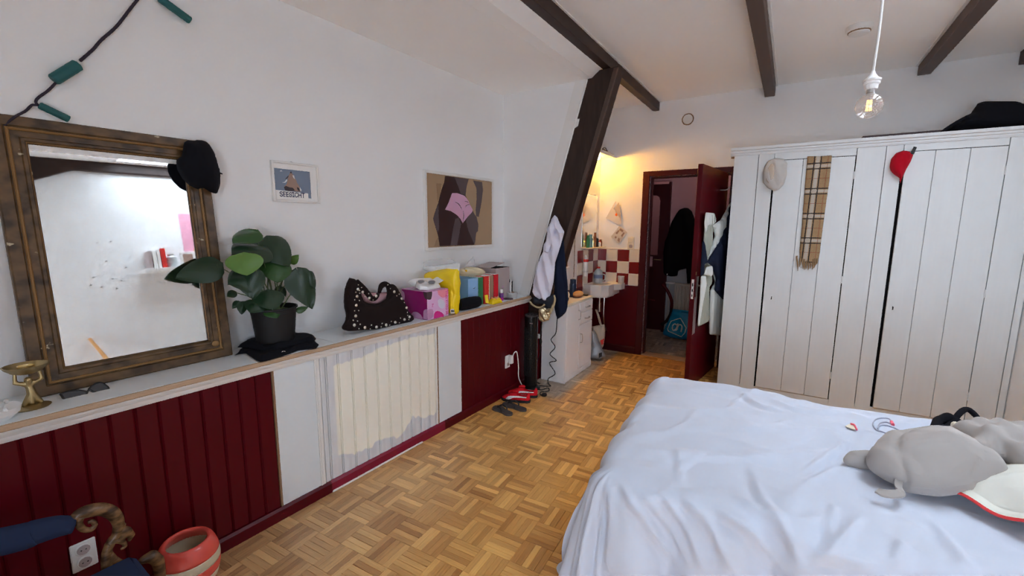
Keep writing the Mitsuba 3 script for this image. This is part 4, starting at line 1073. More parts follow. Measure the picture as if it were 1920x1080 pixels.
mat('m_blue_box', lin(112, 156, 192), 0.5)
mat('m_blue_light', lin(140, 184, 226), 0.5)
mat('m_green', lin(44, 112, 70), 0.5)
mat('m_bookred', lin(206, 46, 40), 0.45)
mat('m_bookred2', lin(196, 22, 36), 0.45)
mat('m_booktan', lin(150, 118, 98), 0.5)
mat('m_box_grey', lin(166, 152, 150), 0.6)
k = upright('shoe_box', 'light blue cardboard box standing on the ledge between the yellow bag and the green book', 'box', -2.47, -2.246, 2.672, 2.80, 0.232, 'm_blue_box', extra=False)
part(k, 'front_face', lw(box(-2.246, -2.245, 2.673, 2.799, ZL + 0.002, ZL + 0.231)), 'm_blue_light', label='paler blue front')
sw = [(0.0, 0.0), (0.012, -0.006), (0.045, 0.012), (0.013, 0.001), (0.006, 0.004)]
part(k, 'tick_mark', lw(extr([(2.735 + a * 0.9, ZL + 0.150 + b * 0.9) for a, b in sw], 0, -2.245, -2.2444)), 'm_navy', label='small dark tick mark')
upright('book', 'green book standing next to the light blue box', 'book', -2.44, -2.24, 2.803, 2.862, 0.232, 'm_green')
k = upright('book', 'orange-red book, left of the tan one, on the ledge', 'book', -2.45, -2.225, 2.866, 2.930, 0.237, 'm_bookred')
part(k, 'spine_edge', lw(box(-2.226, -2.2245, 2.922, 2.930, ZL + 0.003, ZL + 0.236)), 'm_cream', label='cream edge of the spine')
upright('book', 'tan book between the two red books', 'book', -2.45, -2.228, 2.934, 2.992, 0.236, 'm_booktan')
upright('book', 'crimson book beside the grey-pink box', 'book', -2.45, -2.225, 2.996, 3.058, 0.240, 'm_bookred2')
cb = thing('food_bag', 'crumpled clear bag of pale food lying on top of the books', 'bag')
FO = [(-2.3,2.6435,1.1956),(-2.3,2.632,1.1559),(-2.3,2.6606,1.1316),(-2.3,2.7804,1.1168),(-2.3,2.8749,1.1139),(-2.3,2.9502,1.1274),(-2.3,2.9445,1.1443),(-2.3,2.8915,1.1758),(-2.3,2.828,1.1983),(-2.3,2.7661,1.2069),(-2.3,2.6984,1.2033)]
m = puffy(FO, [1, 0, 0.4], 0.055, 0.06, 0.010, edge=0.07, relief=fold(60, 0.010, 0.5, 4))
mat('m_food', lin(214, 204, 172), 0.35)
part(cb, 'contents', lw(m), 'm_food', True)
part(cb, 'label_patch', lw(plate([(-2.243,2.6313,1.1907),(-2.243,2.6567,1.191),(-2.243,2.6601,1.1754),(-2.243,2.6382,1.1735)], [1, 0, 0.2], 0.001)), 'm_yellow_dark')
part(cb, 'neck', lw(puffy([(-2.36,2.7613,1.1949),(-2.36,2.8077,1.2363),(-2.36,2.8866,1.2767),(-2.36,2.9023,1.2503),(-2.36,2.8937,1.1898),(-2.36,2.8382,1.194)], [1, 0, 0.2], 0.006, 0.006, 0.010, edge=0.03, relief=fold(70, 0.004, 0.5, 6))), 'm_clear_film', True, label='clear gathered neck of the bag')
gx = thing('open_box', 'grey-pink cardboard box with its lid ajar standing at the end of the books', 'box')
part(gx, 'carton', lw(box(-2.47, -2.262, 3.075, 3.285, ZL + 0.001, ZL + 0.285, 0.003)), 'm_box_grey')
part(gx, 'lid_gap', lw(box(-2.466, -2.264, 3.079, 3.281, ZL + 0.285, ZL + 0.2855)), 'm_gap')
m = box(-2.475, -2.30, 3.03, 3.26, 0, 0.004, 0.001)
m = rot(m, [1, 0, 0], 8, [-2.4, 3.03, 0])
m.apply_translation([0, 0, ZL + 0.288])
part(gx, 'lid', lw(m), 'm_box_grey')
part(gx, 'emblem', lw(extr(sg.Point(3.18, ZL + 0.11).buffer(0.010), 0, -2.262, -2.2613)), 'm_box_lilac')
bc_ = thing('black_cloth', 'black cloth hanging over the far side of the grey-pink box', 'cloth')
part(bc_, 'fold', lw(puffy([(-2.32,3.2827,1.099),(-2.32,3.3262,1.0811),(-2.32,3.3509,1.045),(-2.32,3.3838,1.0162),(-2.32,3.3366,1.0014),(-2.32,3.2832,1.0183)], [1, 0, 0.1], 0.02, 0.03, 0.008, edge=0.03, relief=fold(60, 0.006, 0.8, 2))), 'm_black_cloth', True)
tb_ = thing('white_rod', 'thin white and black rod standing beside the grey-pink box', 'rod')
part(tb_, 'rod', lw(cyl((-2.262, 3.305, ZL + 0.0005), (-2.262, 3.305, ZL + 0.165), 0.007)), 'm_white_plastic', 30)
part(tb_, 'black_side', lw(box(-2.262, -2.252, 3.316, 3.324, ZL + 0.0005, ZL + 0.15, 0.002)), 'm_black')
sp_ = thing('speaker', 'black cylindrical portable speaker lying on the ledge in front of the light blue box', 'speaker')
a_, b_ = np.array([-2.205, 2.515, ZL + 0.049]), np.array([-2.188, 2.735, ZL + 0.049])
d_ = b_ - a_
part(sp_, 'body', lw(tube([a_, a_ + d_ * 0.02, a_ + d_ * 0.08, a_ + d_ * 0.5, a_ + d_ * 0.92, a_ + d_ * 0.98, b_], [0.034, 0.041, 0.045, 0.048, 0.045, 0.041, 0.034], 28)), 'm_black_cloth', 30)
part(sp_, 'end_cap', lw(tube([a_ - d_ * 0.004, a_ + d_ * 0.003], [0.031, 0.033], 28)), 'm_black_gloss', 30)
part(sp_, 'end_cap', lw(tube([b_ - d_ * 0.003, b_ + d_ * 0.004], [0.033, 0.031], 28)), 'm_black_gloss', 30)
yp = thing('wipes_packet', 'small yellow packet with a flower print on the ledge before the crimson book', 'packet')
YPO = [(-2.158, 2.885, ZL + 0.002), (-2.154, 3.02, ZL + 0.002), (-2.185, 3.05, ZL + 0.002), (-2.222, 3.03, ZL + 0.002), (-2.222, 2.90, ZL + 0.002)]
m = puffy(YPO, [0, 0, 1], 0.040, 0.0, 0.008, edge=0.03, relief=fold(80, 0.003, 0.2, 2))
part(yp, 'packet', lw(m), 'm_yellow', True)
part(yp, 'standing_flap', lw(plate([(-2.215,2.8532,0.9591),(-2.215,2.8876,0.9622),(-2.215,2.8998,0.884),(-2.215,2.8627,0.8945)], [1, -0.8, 0.2], 0.004)), 'm_yellow', label='yellow flap')
mat('m_flower', lin(214, 150, 110), 0.5)
mat('m_leafprint', lin(70, 110, 60), 0.5)
part(yp, 'flowers', lw(cat(*[ball((-2.188 - 0.02 * math.sin(i * 1.9), 2.93 + 0.014 * i, ZL + 0.043 + 0.004 * (i % 2)), 0.009, 2) for i in range(6)])), 'm_flower', True, label='flower bunch')
part(yp, 'leaves', lw(cat(*[ball((-2.195, 2.925 + 0.022 * i, ZL + 0.040), (0.008, 0.010, 0.005), 2) for i in range(4)])), 'm_leafprint', True)
pb = thing('small_bottle', 'small purple bottle with a white cap before the grey-pink box', 'bottle')
mat('m_purple', lin(96, 48, 120), 0.4)
mat('m_violetpink', lin(190, 50, 150), 0.4)
pc = (-2.225, 3.105, ZL + 0.0005)
part(pb, 'body', lw(lathe([(0, 0), (0.0185, 0), (0.0195, 0.003), (0.0195, 0.028)], pc, 24)), 'm_violetpink', 30)
part(pb, 'sleeve', lw(lathe([(0.0195, 0.028), (0.0196, 0.062), (0.0165, 0.068), (0, 0.068)], pc, 24)), 'm_purple', 30)
part(pb, 'cap', lw(lathe([(0.013, 0.066), (0.0155, 0.068), (0.0155, 0.096), (0.012, 0.10), (0, 0.10)], pc, 24)), 'm_white_plastic', 30)
solo('coaster', 'dark oval lid lying flat on the ledge by the purple bottle', 'lid', lw(lathe([(0, 0), (0.046, 0), (0.048, 0.003), (0.046, 0.006), (0, 0.006)], (-2.215, 3.195, ZL + 0.0005), 36)), 'm_box_dark', 30)
tp = thing('tape_roll', 'roll of silver tape on the ledge near the slanted post', 'tape')
tc = (-2.235, 3.285, ZL + 0.0005)
part(tp, 'tape', lw(lathe([(0.034, 0), (0.052, 0), (0.052, 0.05), (0.034, 0.05), (0.034, 0)], tc, 36)), 'm_silvertape' if mat('m_silvertape', lin(176, 176, 174), 0.4) else '', 30)
part(tp, 'core', lw(lathe([(0.031, 0.001), (0.034, 0.001), (0.034, 0.049), (0.031, 0.049), (0.031, 0.001)], tc, 36)), 'm_bare_wood', 30)

# ---------------------------------------------------------------- along the floor on the left
def outlet(name, label, t, s0, s1, z0, z1, holes):
    k = thing(name, label, 'socket')
    part(k, 'plate', lw(box(t, t + 0.009, s0, s1, z0, z1, 0.003)), 'm_white_plastic')
    for (s, z) in holes:
        part(k, 'insert', lw(cat(tube([(t + 0.0095, s, z), (t + 0.0125, s, z)], [0.024, 0.022], 24), )), 'm_white_plastic', 30)
        part(k, 'well', lw(tube([(t + 0.0126, s, z), (t + 0.0132, s, z)], [0.019, 0.019], 24)), 'm_box_grey')
        for q in (-0.007, 0.007):
            part(k, 'hole', lw(tube([(t + 0.0132, s + q, z), (t + 0.0136, s + q, z)], [0.0026, 0.0026], 10)), 'm_gap')
    return k


outlet('wall_socket', 'white double socket low on the red planks behind the armchair arm', TW, 0.283, 0.355, 0.238, 0.350, [(0.319, 0.319), (0.319, 0.268)])
ws = outlet('wall_socket', 'white double socket with a plugged white cable beside the tower fan', TW, 3.105, 3.178, 0.255, 0.372, [(3.141, 0.29)])
pl_ = thing('plug_cable', 'white plug and cable running from the socket down to the tower fan', 'cable')
part(pl_, 'plug', lw(box(TW + 0.014, TW + 0.05, 3.142, 3.178, 0.295, 0.372, 0.006)), 'm_white_plastic')
part(pl_, 'cord', lw(tube([(TW + 0.045, 3.17, 0.37), (TW + 0.055, 3.185, 0.40), (TW + 0.06, 3.215, 0.385), (TW + 0.06, 3.24, 0.25), (TW + 0.05, 3.26, 0.14), (TW + 0.055, 3.31, 0.045)], 0.0055, 8, 6)), 'm_white_plastic', True)

# striped pot
mat('m_coral', lin(214, 84, 72), 0.22, spec=0.5)
mat('m_ivory', lin(206, 196, 170), 0.3, spec=0.5)
mat('m_clay', lin(126, 104, 78), 0.6)
sp = thing('striped_pot', 'round coral and cream striped ceramic pot on the floor by the armchair', 'pot')
pc = (-2.052, 0.600, 0.0)
R = [(0, 0.070), (0.03, 0.088), (0.06, 0.101), (0.09, 0.109), (0.12, 0.113), (0.15, 0.113), (0.18, 0.109), (0.205, 0.101), (0.222, 0.093), (0.232, 0.085), (0.234, 0.078), (0.228, 0.072)]


def rr(z):
    return float(np.interp(z, [a for a, _ in R[:10]], [b for _, b in R[:10]]))


bands = [(0.0, 0.055, 'm_coral'), (0.055, 0.088, 'm_ivory'), (0.088, 0.130, 'm_coral'), (0.130, 0.168, 'm_ivory')]
for a, b, mm in bands:
    zs = np.linspace(a, b, 6)
    part(sp, 'band', lathe([(rr(z), z) for z in zs] + [(rr(b) - 0.008, b), (rr(a) - 0.008, a), (rr(a), a)], lwp(pc), 56), mm, True)
zs = np.linspace(0.168, 0.222, 7)
part(sp, 'rim', lathe([(rr(z), z) for z in zs] + [(0.085, 0.232), (0.078, 0.234), (0.071, 0.228), (0.074, 0.215), (0.085, 0.20), (rr(0.168) - 0.008, 0.168), (rr(0.168), 0.168)], lwp(pc), 56), 'm_coral', True)
part(sp, 'inside', lathe([(0.0, 0.012), (0.06, 0.014), (0.090, 0.06), (0.103, 0.13), (0.099, 0.18), (0.086, 0.205), (0.084, 0.204), (0.096, 0.18), (0.10, 0.13), (0.087, 0.06), (0.058, 0.018), (0.0, 0.016)], lwp(pc), 48), 'm_ivory', True)

# carved armchair at the near left
mat('m_blue_fabric', lin(40, 49, 72), 0.95, spec=0.1, sheen=0.3)


def t_carved(p, n, uv):
    g = fbm(p.x * 30, p.y * 30, p.z * 60, 3)
    return mix((0.040, 0.017, 0.007), (0.19, 0.10, 0.040), smoothstep(0.25, 0.8, g))


mat('m_carved', mikit.proc(t_carved), 0.4, spec=0.5)
ac = thing('armchair', 'carved wooden armchair with dark blue upholstery at the near left corner', 'armchair')
TA = -1.985
arm = [(TA, -0.42, 0.66), (TA, -0.2, 0.652)] + [(-1.985,0.1383,0.5642), (-1.985,0.1831,0.5577), (-1.985,0.2303,0.549), (-1.985,0.2742,0.5316)]
part(ac, 'arm_pad', lw(tube(arm, [0.040, 0.042, 0.042, 0.040, 0.036, 0.028], 14, 4)), 'm_blue_fabric', True)
scr = [(-1.985,0.2782,0.5451), (-1.985,0.2953,0.5587), (-1.985,0.3221,0.5571), (-1.985,0.3515,0.5441), (-1.985,0.3771,0.5124), (-1.985,0.3878,0.4701), (-1.985,0.3811,0.4317), (-1.985,0.3646,0.4126), (-1.985,0.3506,0.3879), (-1.985,0.344,0.3499), (-1.985,0.3473,0.294), (-1.985,0.3617,0.2289)]
part(ac, 'scroll', lw(tube(scr, [0.016, 0.020, 0.022, 0.022, 0.021, 0.018, 0.016, 0.015, 0.015, 0.017, 0.02, 0.02], 12, 5)), 'm_carved', True)
vol = [(-1.975,0.2956,0.5547), (-1.975,0.288,0.5314), (-1.975,0.2961,0.5063), (-1.975,0.3137,0.4933), (-1.975,0.3258,0.5041), (-1.975,0.3193,0.5223), (-1.975,0.3085,0.5229)]
part(ac, 'volute', lw(tube(vol, [0.012, 0.011, 0.010, 0.009, 0.008, 0.007, 0.006], 10, 5)), 'm_carved', True)
lf_ = blob([((-1.985,0.3855,0.446), 0.014), ((-1.985,0.4046,0.4254), 0.017), ((-1.985,0.4177,0.4019), 0.011), ((-1.985,0.4116,0.3862), 0.006), ((-1.985,0.3876,0.4061), 0.014), ((-1.985,0.4012,0.4533), 0.007)], [(0, 1), (1, 2), (2, 3), (1, 4), (0, 4), (0, 5)], 0.010, 6)
part(ac, 'acanthus_leaf', lw(lf_), 'm_carved', True)
sc2 = [(-1.98,0.354,0.4049), (-1.98,0.3719,0.41), (-1.98,0.3912,0.3932), (-1.98,0.3953,0.3731), (-1.98,0.3828,0.3685)]
part(ac, 'volute', lw(tube(sc2, [0.010, 0.011, 0.009, 0.007, 0.005], 10, 5)), 'm_carved', True)
sc3 = [(-1.985,0.35,0.3671), (-1.985,0.3628,0.3325), (-1.985,0.384,0.3045), (-1.985,0.4126,0.282)]
part(ac, 'brace', lw(tube(sc3, [0.014, 0.015, 0.014, 0.012], 10, 5)), 'm_carved', True)
kn = blob([((-1.93,0.429,0.3172), 0.014), ((-1.93,0.4556,0.3141), 0.021), ((-1.93,0.4707,0.2836), 0.020), ((-1.93,0.473,0.2368), 0.018), ((-1.93,0.4688,0.1535), 0.016)], [(0, 1), (1, 2), (2, 3), (3, 4)], 0.010, 6)
part(ac, 'front_leg', lw(cat(kn, tube([(-1.93,0.4698,0.1642), (-1.93, 0.44, 0.12), (-1.93, 0.45, 0.0)], [0.018, 0.016, 0.018], 12, 4))), 'm_carved', True)
part(ac, 'front_leg', lw(tube([(-1.40, 0.44, 0.32), (-1.40, 0.44, 0.12), (-1.40, 0.45, 0.0)], [0.020, 0.016, 0.018], 12, 4)), 'm_carved', True)
for t in (-1.95, -1.40):
    part(ac, 'rear_leg', lw(tube([(t, -0.30, 0.36), (t, -0.34, 0.15), (t, -0.40, 0.0)], [0.022, 0.018, 0.016], 12, 4)), 'm_carved', True)
part(ac, 'seat', lw(rot(box(-1.965, -1.37, -0.30, 0.415, 0.27, 0.345, 0.02), [0, 0, 1], 0, [0, 0, 0])), 'm_blue_fabric', 40)
part(ac, 'seat_rail', lw(box(-1.955, -1.38, -0.32, 0.42, 0.215, 0.272, 0.008)), 'm_carved')
bk_ = rot(box(-1.95, -1.38, -0.40, -0.31, 0.40, 1.02, 0.03), [1, 0, 0], 10, [0, -0.35, 0.40])
part(ac, 'backrest', lw(bk_), 'm_blue_fabric', 40)
arm = [(-1.375, -0.42, 0.66), (-1.375, -0.2, 0.652), (-1.375, 0.05, 0.63), (-1.375, 0.22, 0.60)]
part(ac, 'arm_pad', lw(tube(arm, [0.040, 0.042, 0.040, 0.030], 14, 4)), 'm_blue_fabric', True)
off = np.array([-1.375 - TA, 0, 0])
part(ac, 'scroll', lw(tube([np.array(p) + off for p in scr], [0.016, 0.020, 0.022, 0.022, 0.021, 0.018, 0.016, 0.015, 0.015, 0.017, 0.02, 0.02], 12, 5)), 'm_carved', True)

# tower fan
fn = thing('tower_fan', 'black tower fan standing on the floor in front of the slanted post', 'fan')
fx, fy = -1.982, 3.475
part(fn, 'base', lathe([(0, 0.001), (0.088, 0.001), (0.088, 0.010), (0.070, 0.020), (0.05, 0.026), (0, 0.026)], (fx + 0.005, fy, 0), 36), 'm_black_gloss', 30)
part(fn, 'tower', lathe([(0.058, 0.026), (0.061, 0.05), (0.063, 0.69), (0.058, 0.705), (0.0, 0.705)], (fx, fy, 0), 36), 'm_black_gloss', 30)
for i in range(15):
    a = -2.6 + i * 0.16
    x, y = fx + 0.0635 * math.cos(a), fy + 0.0635 * math.sin(a)
    part(fn, 'slat', box(x - 0.002, x + 0.002, y - 0.002, y + 0.002, 0.13, 0.60, 0.0008), 'm_black')
top = lathe([(0, 0), (0.062, 0), (0.062, 0.012), (0.05, 0.018), (0, 0.018)], (fx, fy, 0.706), 36)
part(fn, 'top_cap', rot(top, [1, 0, 0], 6, [fx, fy, 0.706]), 'm_charcap' if mat('m_charcap', lin(58, 54, 56), 0.4) else '', 30)
for i in range(6):
    a = i * 1.05
    part(fn, 'button', rot(cyl((fx + 0.034 * math.cos(a), fy + 0.034 * math.sin(a), 0.720), (fx + 0.034 * math.cos(a), fy + 0.034 * math.sin(a), 0.727), 0.008, sides=14), [1, 0, 0], 6, [fx, fy, 0.706]), 'm_black', 30)
part(fn, 'badge', box(fx + 0.016, fx + 0.046, fy - 0.063, fy - 0.055, 0.642, 0.650), 'm_silver')

# red sneakers
mat('m_shoe_red', lin(200, 24, 36), 0.75, spec=0.2)
mat('m_shoe_dark', lin(132, 12, 26), 0.8, spec=0.2)
mat('m_rubber', lin(26, 22, 26), 0.6)


def sneaker(name, label, toe, heel, group):
    """shoe lofted along its length; toe and heel are floor points"""
    k = thing(name, label, 'shoe', group)
    toe, heel = np.array(toe, float), np.array(heel, float)
    L = np.linalg.norm(toe - heel)
    e = (toe - heel) / L
    sd = np.cross([0, 0, 1.0], e)
    us = np.linspace(0, 1, 22)
    hw = np.interp(us, [0, 0.06, 0.25, 0.5, 0.72, 0.9, 0.97, 1], [0.012, 0.028, 0.034, 0.036, 0.046, 0.036, 0.020, 0.006])
    top_ = np.interp(us, [0, 0.05, 0.15, 0.32, 0.45, 0.6, 0.8, 0.93, 1], [0.078, 0.088, 0.078, 0.066, 0.080, 0.076, 0.052, 0.038, 0.022])
    V, M = [], 15
    for u, w, h in zip(us, hw, top_):
        for j in range(M):
            a = math.pi * j / (M - 1)
            x, z = math.cos(a), math.sin(a) ** 0.7
            V.append(heel + e * (u * L) + sd * (w * x * (1.0 - 0.25 * z * (u < 0.5))) + np.array([0, 0, 0.018 + (h - 0.018) * z]))
    V = np.array(V)
    F = []
    for i in range(len(us) - 1):
        for j in range(M - 1):
            a, b = i * M + j, i * M + j + 1
            F += [[a, b, b + M], [a, b + M, a + M]]
        F += [[i * M, (i + 1) * M, (i + 1) * M + M - 1], [i * M, (i + 1) * M + M - 1, i * M + M - 1]]
    F += [[0, j + 1, j] for j in range(1, M - 1)] + [[(len(us) - 1) * M, (len(us) - 1) * M + j, (len(us) - 1) * M + j + 1] for j in range(1, M - 1)]
    m = trimesh.Trimesh(V, np.array(F), process=True)
    m.fix_normals()
    # cut the foot opening
    o = [(0.05, 0.0), (0.10, 0.020), (0.26, 0.024), (0.42, 0.019), (0.50, 0.0), (0.42, -0.019), (0.26, -0.024), (0.10, -0.020)]
    P = sg.Polygon(smoothpts([(a, b) for a, b in o] + [o[0]], 5)[:-1])
    cut = trimesh.creation.extrude_polygon(P, 0.12, engine='earcut')
    v = cut.vertices
    cut.vertices = heel + v[:, :1] * L * e + v[:, 1:2] * sd + np.c_[np.zeros(len(v)), np.zeros(len(v)), v[:, 2] + 0.040]
    cut.fix_normals()
    try:
        m = man(m3.Manifold(m3.Mesh(np.asarray(m.vertices, np.float32), np.asarray(m.faces, np.uint32))) - m3.Manifold(m3.Mesh(np.asarray(cut.vertices, np.float32), np.asarray(cut.faces, np.uint32))))
    except Exception:
        pass
    part(k, 'upper', m, 'm_shoe_red', 50)
    out = [heel + e * (u * L) + sd * (w * 1.06 + 0.003) for u, w in zip(us, hw)] + [heel + e * (u * L) - sd * (w * 1.06 + 0.003) for u, w in zip(us[::-1], hw[::-1])]
    P = sg.Polygon([(p[0], p[1]) for p in out]).buffer(0.002)
    part(k, 'sole', extr(P, 2, 0.0008, 0.022), 'm_rubber')
    ins = sg.Polygon([((heel + e * (a * L) + sd * b * 1.0)[0], (heel + e * (a * L) + sd * b)[1]) for a, b in [(0.06, 0.0), (0.10, 0.018), (0.42, 0.018), (0.49, 0), (0.42, -0.018), (0.10, -0.018)]])
    part(k, 'insole', extr(ins, 2, 0.040, 0.043), 'm_shoe_dark')
    tong = [heel + e * (0.40 * L) + np.array([0, 0, 0.086]), heel + e * (0.48 * L) + np.array([0, 0, 0.090]), heel + e * (0.60 * L) + np.array([0, 0, 0.080])]
    part(k, 'tongue', tube(tong, [0.008, 0.015, 0.012], 10, 3), 'm_shoe_red', True)
    for i in range(4):
        c = heel + e * ((0.52 + 0.06 * i) * L) + np.array([0, 0, float(np.interp(0.52 + 0.06 * i, us, top_)) + 0.002])
        w = 0.016
        part(k, 'lace', tube([c - sd * w - [0, 0, 0.005], c, c + sd * w - [0, 0, 0.005]], 0.0028, 6, 3), 'm_shoe_dark', True)
    for sg_ in (1, -1):
        S = []
        for u in np.linspace(0.10, 0.80, 16):
            w = np.interp(u, us, hw)
            zz0 = np.interp(u, [0.10, 0.55, 0.68, 0.80], [0.046, 0.040, 0.022, 0.022])
            zz1 = np.interp(u, [0.10, 0.55, 0.68, 0.80], [0.054, 0.056, 0.054, 0.034])
            S.append((u, w, zz0, zz1))
        V, F = [], []
        for u, w, z0, z1 in S:
            h = np.interp(u, us, top_)
            for z in (z0, (z0 + z1) / 2, z1):
                x = math.sqrt(max(0.0, 1 - min(1, (max(z - 0.018, 0) / (h - 0.018)) ** (1 / 0.7)) ** 2))
                zn = (z - 0.018) / (h - 0.018)
                V.append(heel + e * (u * L) + sg_ * sd * (w * x * (1.0 - 0.25 * max(zn, 0) * (u < 0.5)) + 0.0022) + np.array([0, 0, z]))
        for i in range(len(S) - 1):
            for j in range(2):
                a = i * 3 + j
                F += [[a, a + 1, a + 4], [a, a + 4, a + 3]]
        part(k, 'side_stripe', trimesh.Trimesh(np.array(V), np.array(F), process=False), 'm_white_plastic', True, label='white curved stripe')
    return k


g_ = 'pair of red sneakers'
sneaker('sneaker', 'red sneaker with a white side stripe, the nearer one beside the flip-flops', (-2.062, 3.098, 0), (-1.812, 3.168, 0), None)
sneaker('sneaker', 'red sneaker behind the other one, nearest to the tower fan', (-2.080, 3.215, 0), (-1.815, 3.305, 0), None)

# flip-flops
mat('m_flipflop', lin(72, 64, 62), 0.85)
mat('m_strap', lin(44, 40, 40), 0.5)


def flipflop(label, toe, heel, lift=0.0):
    k = thing('flip_flop', label, 'flip-flop')
    toe, heel = np.array(toe, float), np.array(heel, float)
    L = np.linalg.norm(toe - heel)
    e = (toe - heel) / L
    sd = np.cross([0, 0, 1.0], e)
    us = [0, 0.04, 0.14, 0.3, 0.48, 0.68, 0.84, 0.95, 1.0]
    w = [0.004, 0.020, 0.032, 0.031, 0.030, 0.042, 0.045, 0.030, 0.004]
    a = [heel + e * u * L + sd * q for u, q in zip(us, w)] + [heel + e * u * L - sd * q for u, q in zip(us[::-1], w[::-1])]
    P = sg.Polygon([(p[0], p[1]) for p in smoothpts(a + [a[0]], 4)]).buffer(0.001)
    part(k, 'sole', extr(P, 2, 0.0008 + lift, 0.016 + lift), 'm_flipflop')
    part(k, 'footbed', extr(P.buffer(-0.004), 2, 0.016 + lift, 0.018 + lift), 'm_flipflop')
    po = heel + e * 0.80 * L + np.array([0, 0, 0.016 + lift])
    for s in (1, -1):
        q = heel + e * 0.42 * L + sd * s * 0.029 + np.array([0, 0, 0.012 + lift])
        part(k, 'strap', tube([po, po + np.array([0, 0, 0.016]) - e * 0.01 + sd * s * 0.006, heel + e * 0.60 * L + sd * s * 0.026 + np.array([0, 0, 0.046 + lift]), q + [0, 0, 0.022], q], [0.004, 0.005, 0.0065, 0.006, 0.005], 8, 5), 'm_strap', True)
    return k


flipflop('dark grey flip-flop lying in front, farthest from the sneakers', (-2.010, 2.905, 0), (-1.800, 2.845, 0))
flipflop('dark grey flip-flop lying between the other one and the red sneakers', (-1.985, 3.012, 0), (-1.745, 2.985, 0))

# cables on the floor and on the cabinet side
cc = thing('power_cable', 'black cable hanging down the side of the white cabinet with its plug on the floor', 'cable')
ch_ = [(-1.8325,3.715,0.6908),(-1.8365,3.715,0.6165),(-1.8454,3.715,0.5039),(-1.8963,3.715,0.4321),(-1.848,3.715,0.3642),(-1.9049,3.715,0.2844),(-1.8332,3.715,0.2316),(-1.9089,3.715,0.1908),(-1.8419,3.715,0.0992),(-1.9174,3.715,0.0291)]
ch_ = [(x, y + 0.002 * (i % 2), z) for i, (x, y, z) in enumerate(ch_)]
flo = [(-1.8838,3.6518,0.006),(-1.8376,3.5969,0.006),(-1.9566,3.5354,0.006),(-1.9532,3.4875,0.006),(-1.8606,3.467,0.006),(-1.8354,3.5485,0.006),(-1.7892,3.4821,0.006),(-1.8394,3.4177,0.006),(-1.8085,3.3612,0.006),(-1.782,3.3635,0.006)]
part(cc, 'cord', tube(ch_ + flo, 0.004, 7, 5), 'm_black', True)
pg = np.array(flo[-1])
part(cc, 'plug', box(pg[0] - 0.012, pg[0] + 0.030, pg[1] - 0.022, pg[1] + 0.016, 0.001, 0.028, 0.007), 'm_black')
c2 = thing('power_cable', 'thin dark cable with a white connector hanging between the fan and cabinet', 'cable')
u_ = [(-1.9681,3.655,0.6111),(-1.9782,3.655,0.5138),(-1.9883,3.655,0.4156),(-1.9809,3.655,0.3357),(-1.9915,3.655,0.2524),(-2.0385,3.655,0.1672),(-2.0432,3.655,0.0778),(-2.0238,3.655,0.0149)]
part(c2, 'cord', tube(u_ + [(-2.0017,3.6267,0.006),(-1.954,3.6056,0.006)], [0.006] * 3 + [0.004] * 7, 7, 5), 'm_black', True)
q = np.array((-2.0014,3.65,0.4687))
part(c2, 'connector', box(q[0] - 0.018, q[0] + 0.018, q[1] - 0.012, q[1] + 0.012, q[2] - 0.024, q[2] + 0.020, 0.005), 'm_white_plastic', label='white connector block')
q = np.array((-1.9737,3.65,0.419))
part(c2, 'plug', tube([q + [0, 0, 0.015], q, q - [0, 0, 0.03]], [0.010, 0.013, 0.006], 10), 'm_black', 30)

# clothes hanging on the slanted post
sh = thing('white_shirt', 'white shirt hanging from the slanted post', 'shirt')
SH = [(-1.8907,3.445,1.6358),(-1.8605,3.445,1.6141),(-1.8396,3.445,1.5666),(-1.7886,3.445,1.4869),(-1.8021,3.445,1.4417),(-1.8246,3.445,1.3627),(-1.8477,3.445,1.2916),(-1.874,3.445,1.2195),(-1.8792,3.445,1.1388),(-1.8871,3.445,1.0393),(-1.9104,3.445,0.9374),(-1.9375,3.445,0.8539),(-2.0185,3.445,0.851),(-2.0781,3.445,0.8889),(-2.1004,3.445,0.929),(-2.1018,3.445,1.013),(-2.0816,3.445,1.098),(-2.0512,3.445,1.1918),(-2.0261,3.445,1.2658),(-1.9957,3.445,1.3123),(-1.9896,3.445,1.3752),(-1.9736,3.445,1.398),(-1.9678,3.445,1.4647),(-1.9438,3.445,1.5356),(-1.9199,3.445,1.6012)]
part(sh, 'body', lw(puffy(SH, [0, -1, 0], 0.035, 0.012, 0.009, edge=0.05, relief=fold(62, 0.020, 0.25, 3))), 'm_shirt', True)
SL = [(-1.8686,3.405,1.6263),(-1.8429,3.405,1.5792),(-1.8655,3.405,1.4931),(-1.8881,3.405,1.3971),(-1.9262,3.405,1.2947),(-1.9724,3.405,1.3106),(-1.9635,3.405,1.3773),(-1.9486,3.405,1.3998),(-1.94,3.405,1.4746),(-1.9115,3.405,1.5531)]
part(sh, 'sleeve', lw(puffy(SL, [0, -1, 0], 0.020, 0.01, 0.009, edge=0.03, relief=fold(75, 0.014, 0.3, 6))), 'm_shirt', True)
nv = thing('navy_trousers', 'dark navy trousers hanging from the slanted post behind the white shirt', 'trousers')
NV = [(-1.8217,3.482,1.4493),(-1.8097,3.482,1.3707),(-1.7919,3.482,1.2568),(-1.7787,3.482,1.1333),(-1.7627,3.482,1.0184),(-1.7555,3.482,0.9021),(-1.7599,3.482,0.811),(-1.7736,3.482,0.7638),(-1.8129,3.482,0.7223),(-1.858,3.482,0.6887),(-1.8721,3.482,0.7149),(-1.8911,3.482,0.7776),(-1.8984,3.482,0.8694),(-1.8958,3.482,0.9799),(-1.8992,3.482,1.1254),(-1.8862,3.482,1.2253),(-1.8565,3.482,1.3337),(-1.8354,3.482,1.4051)]
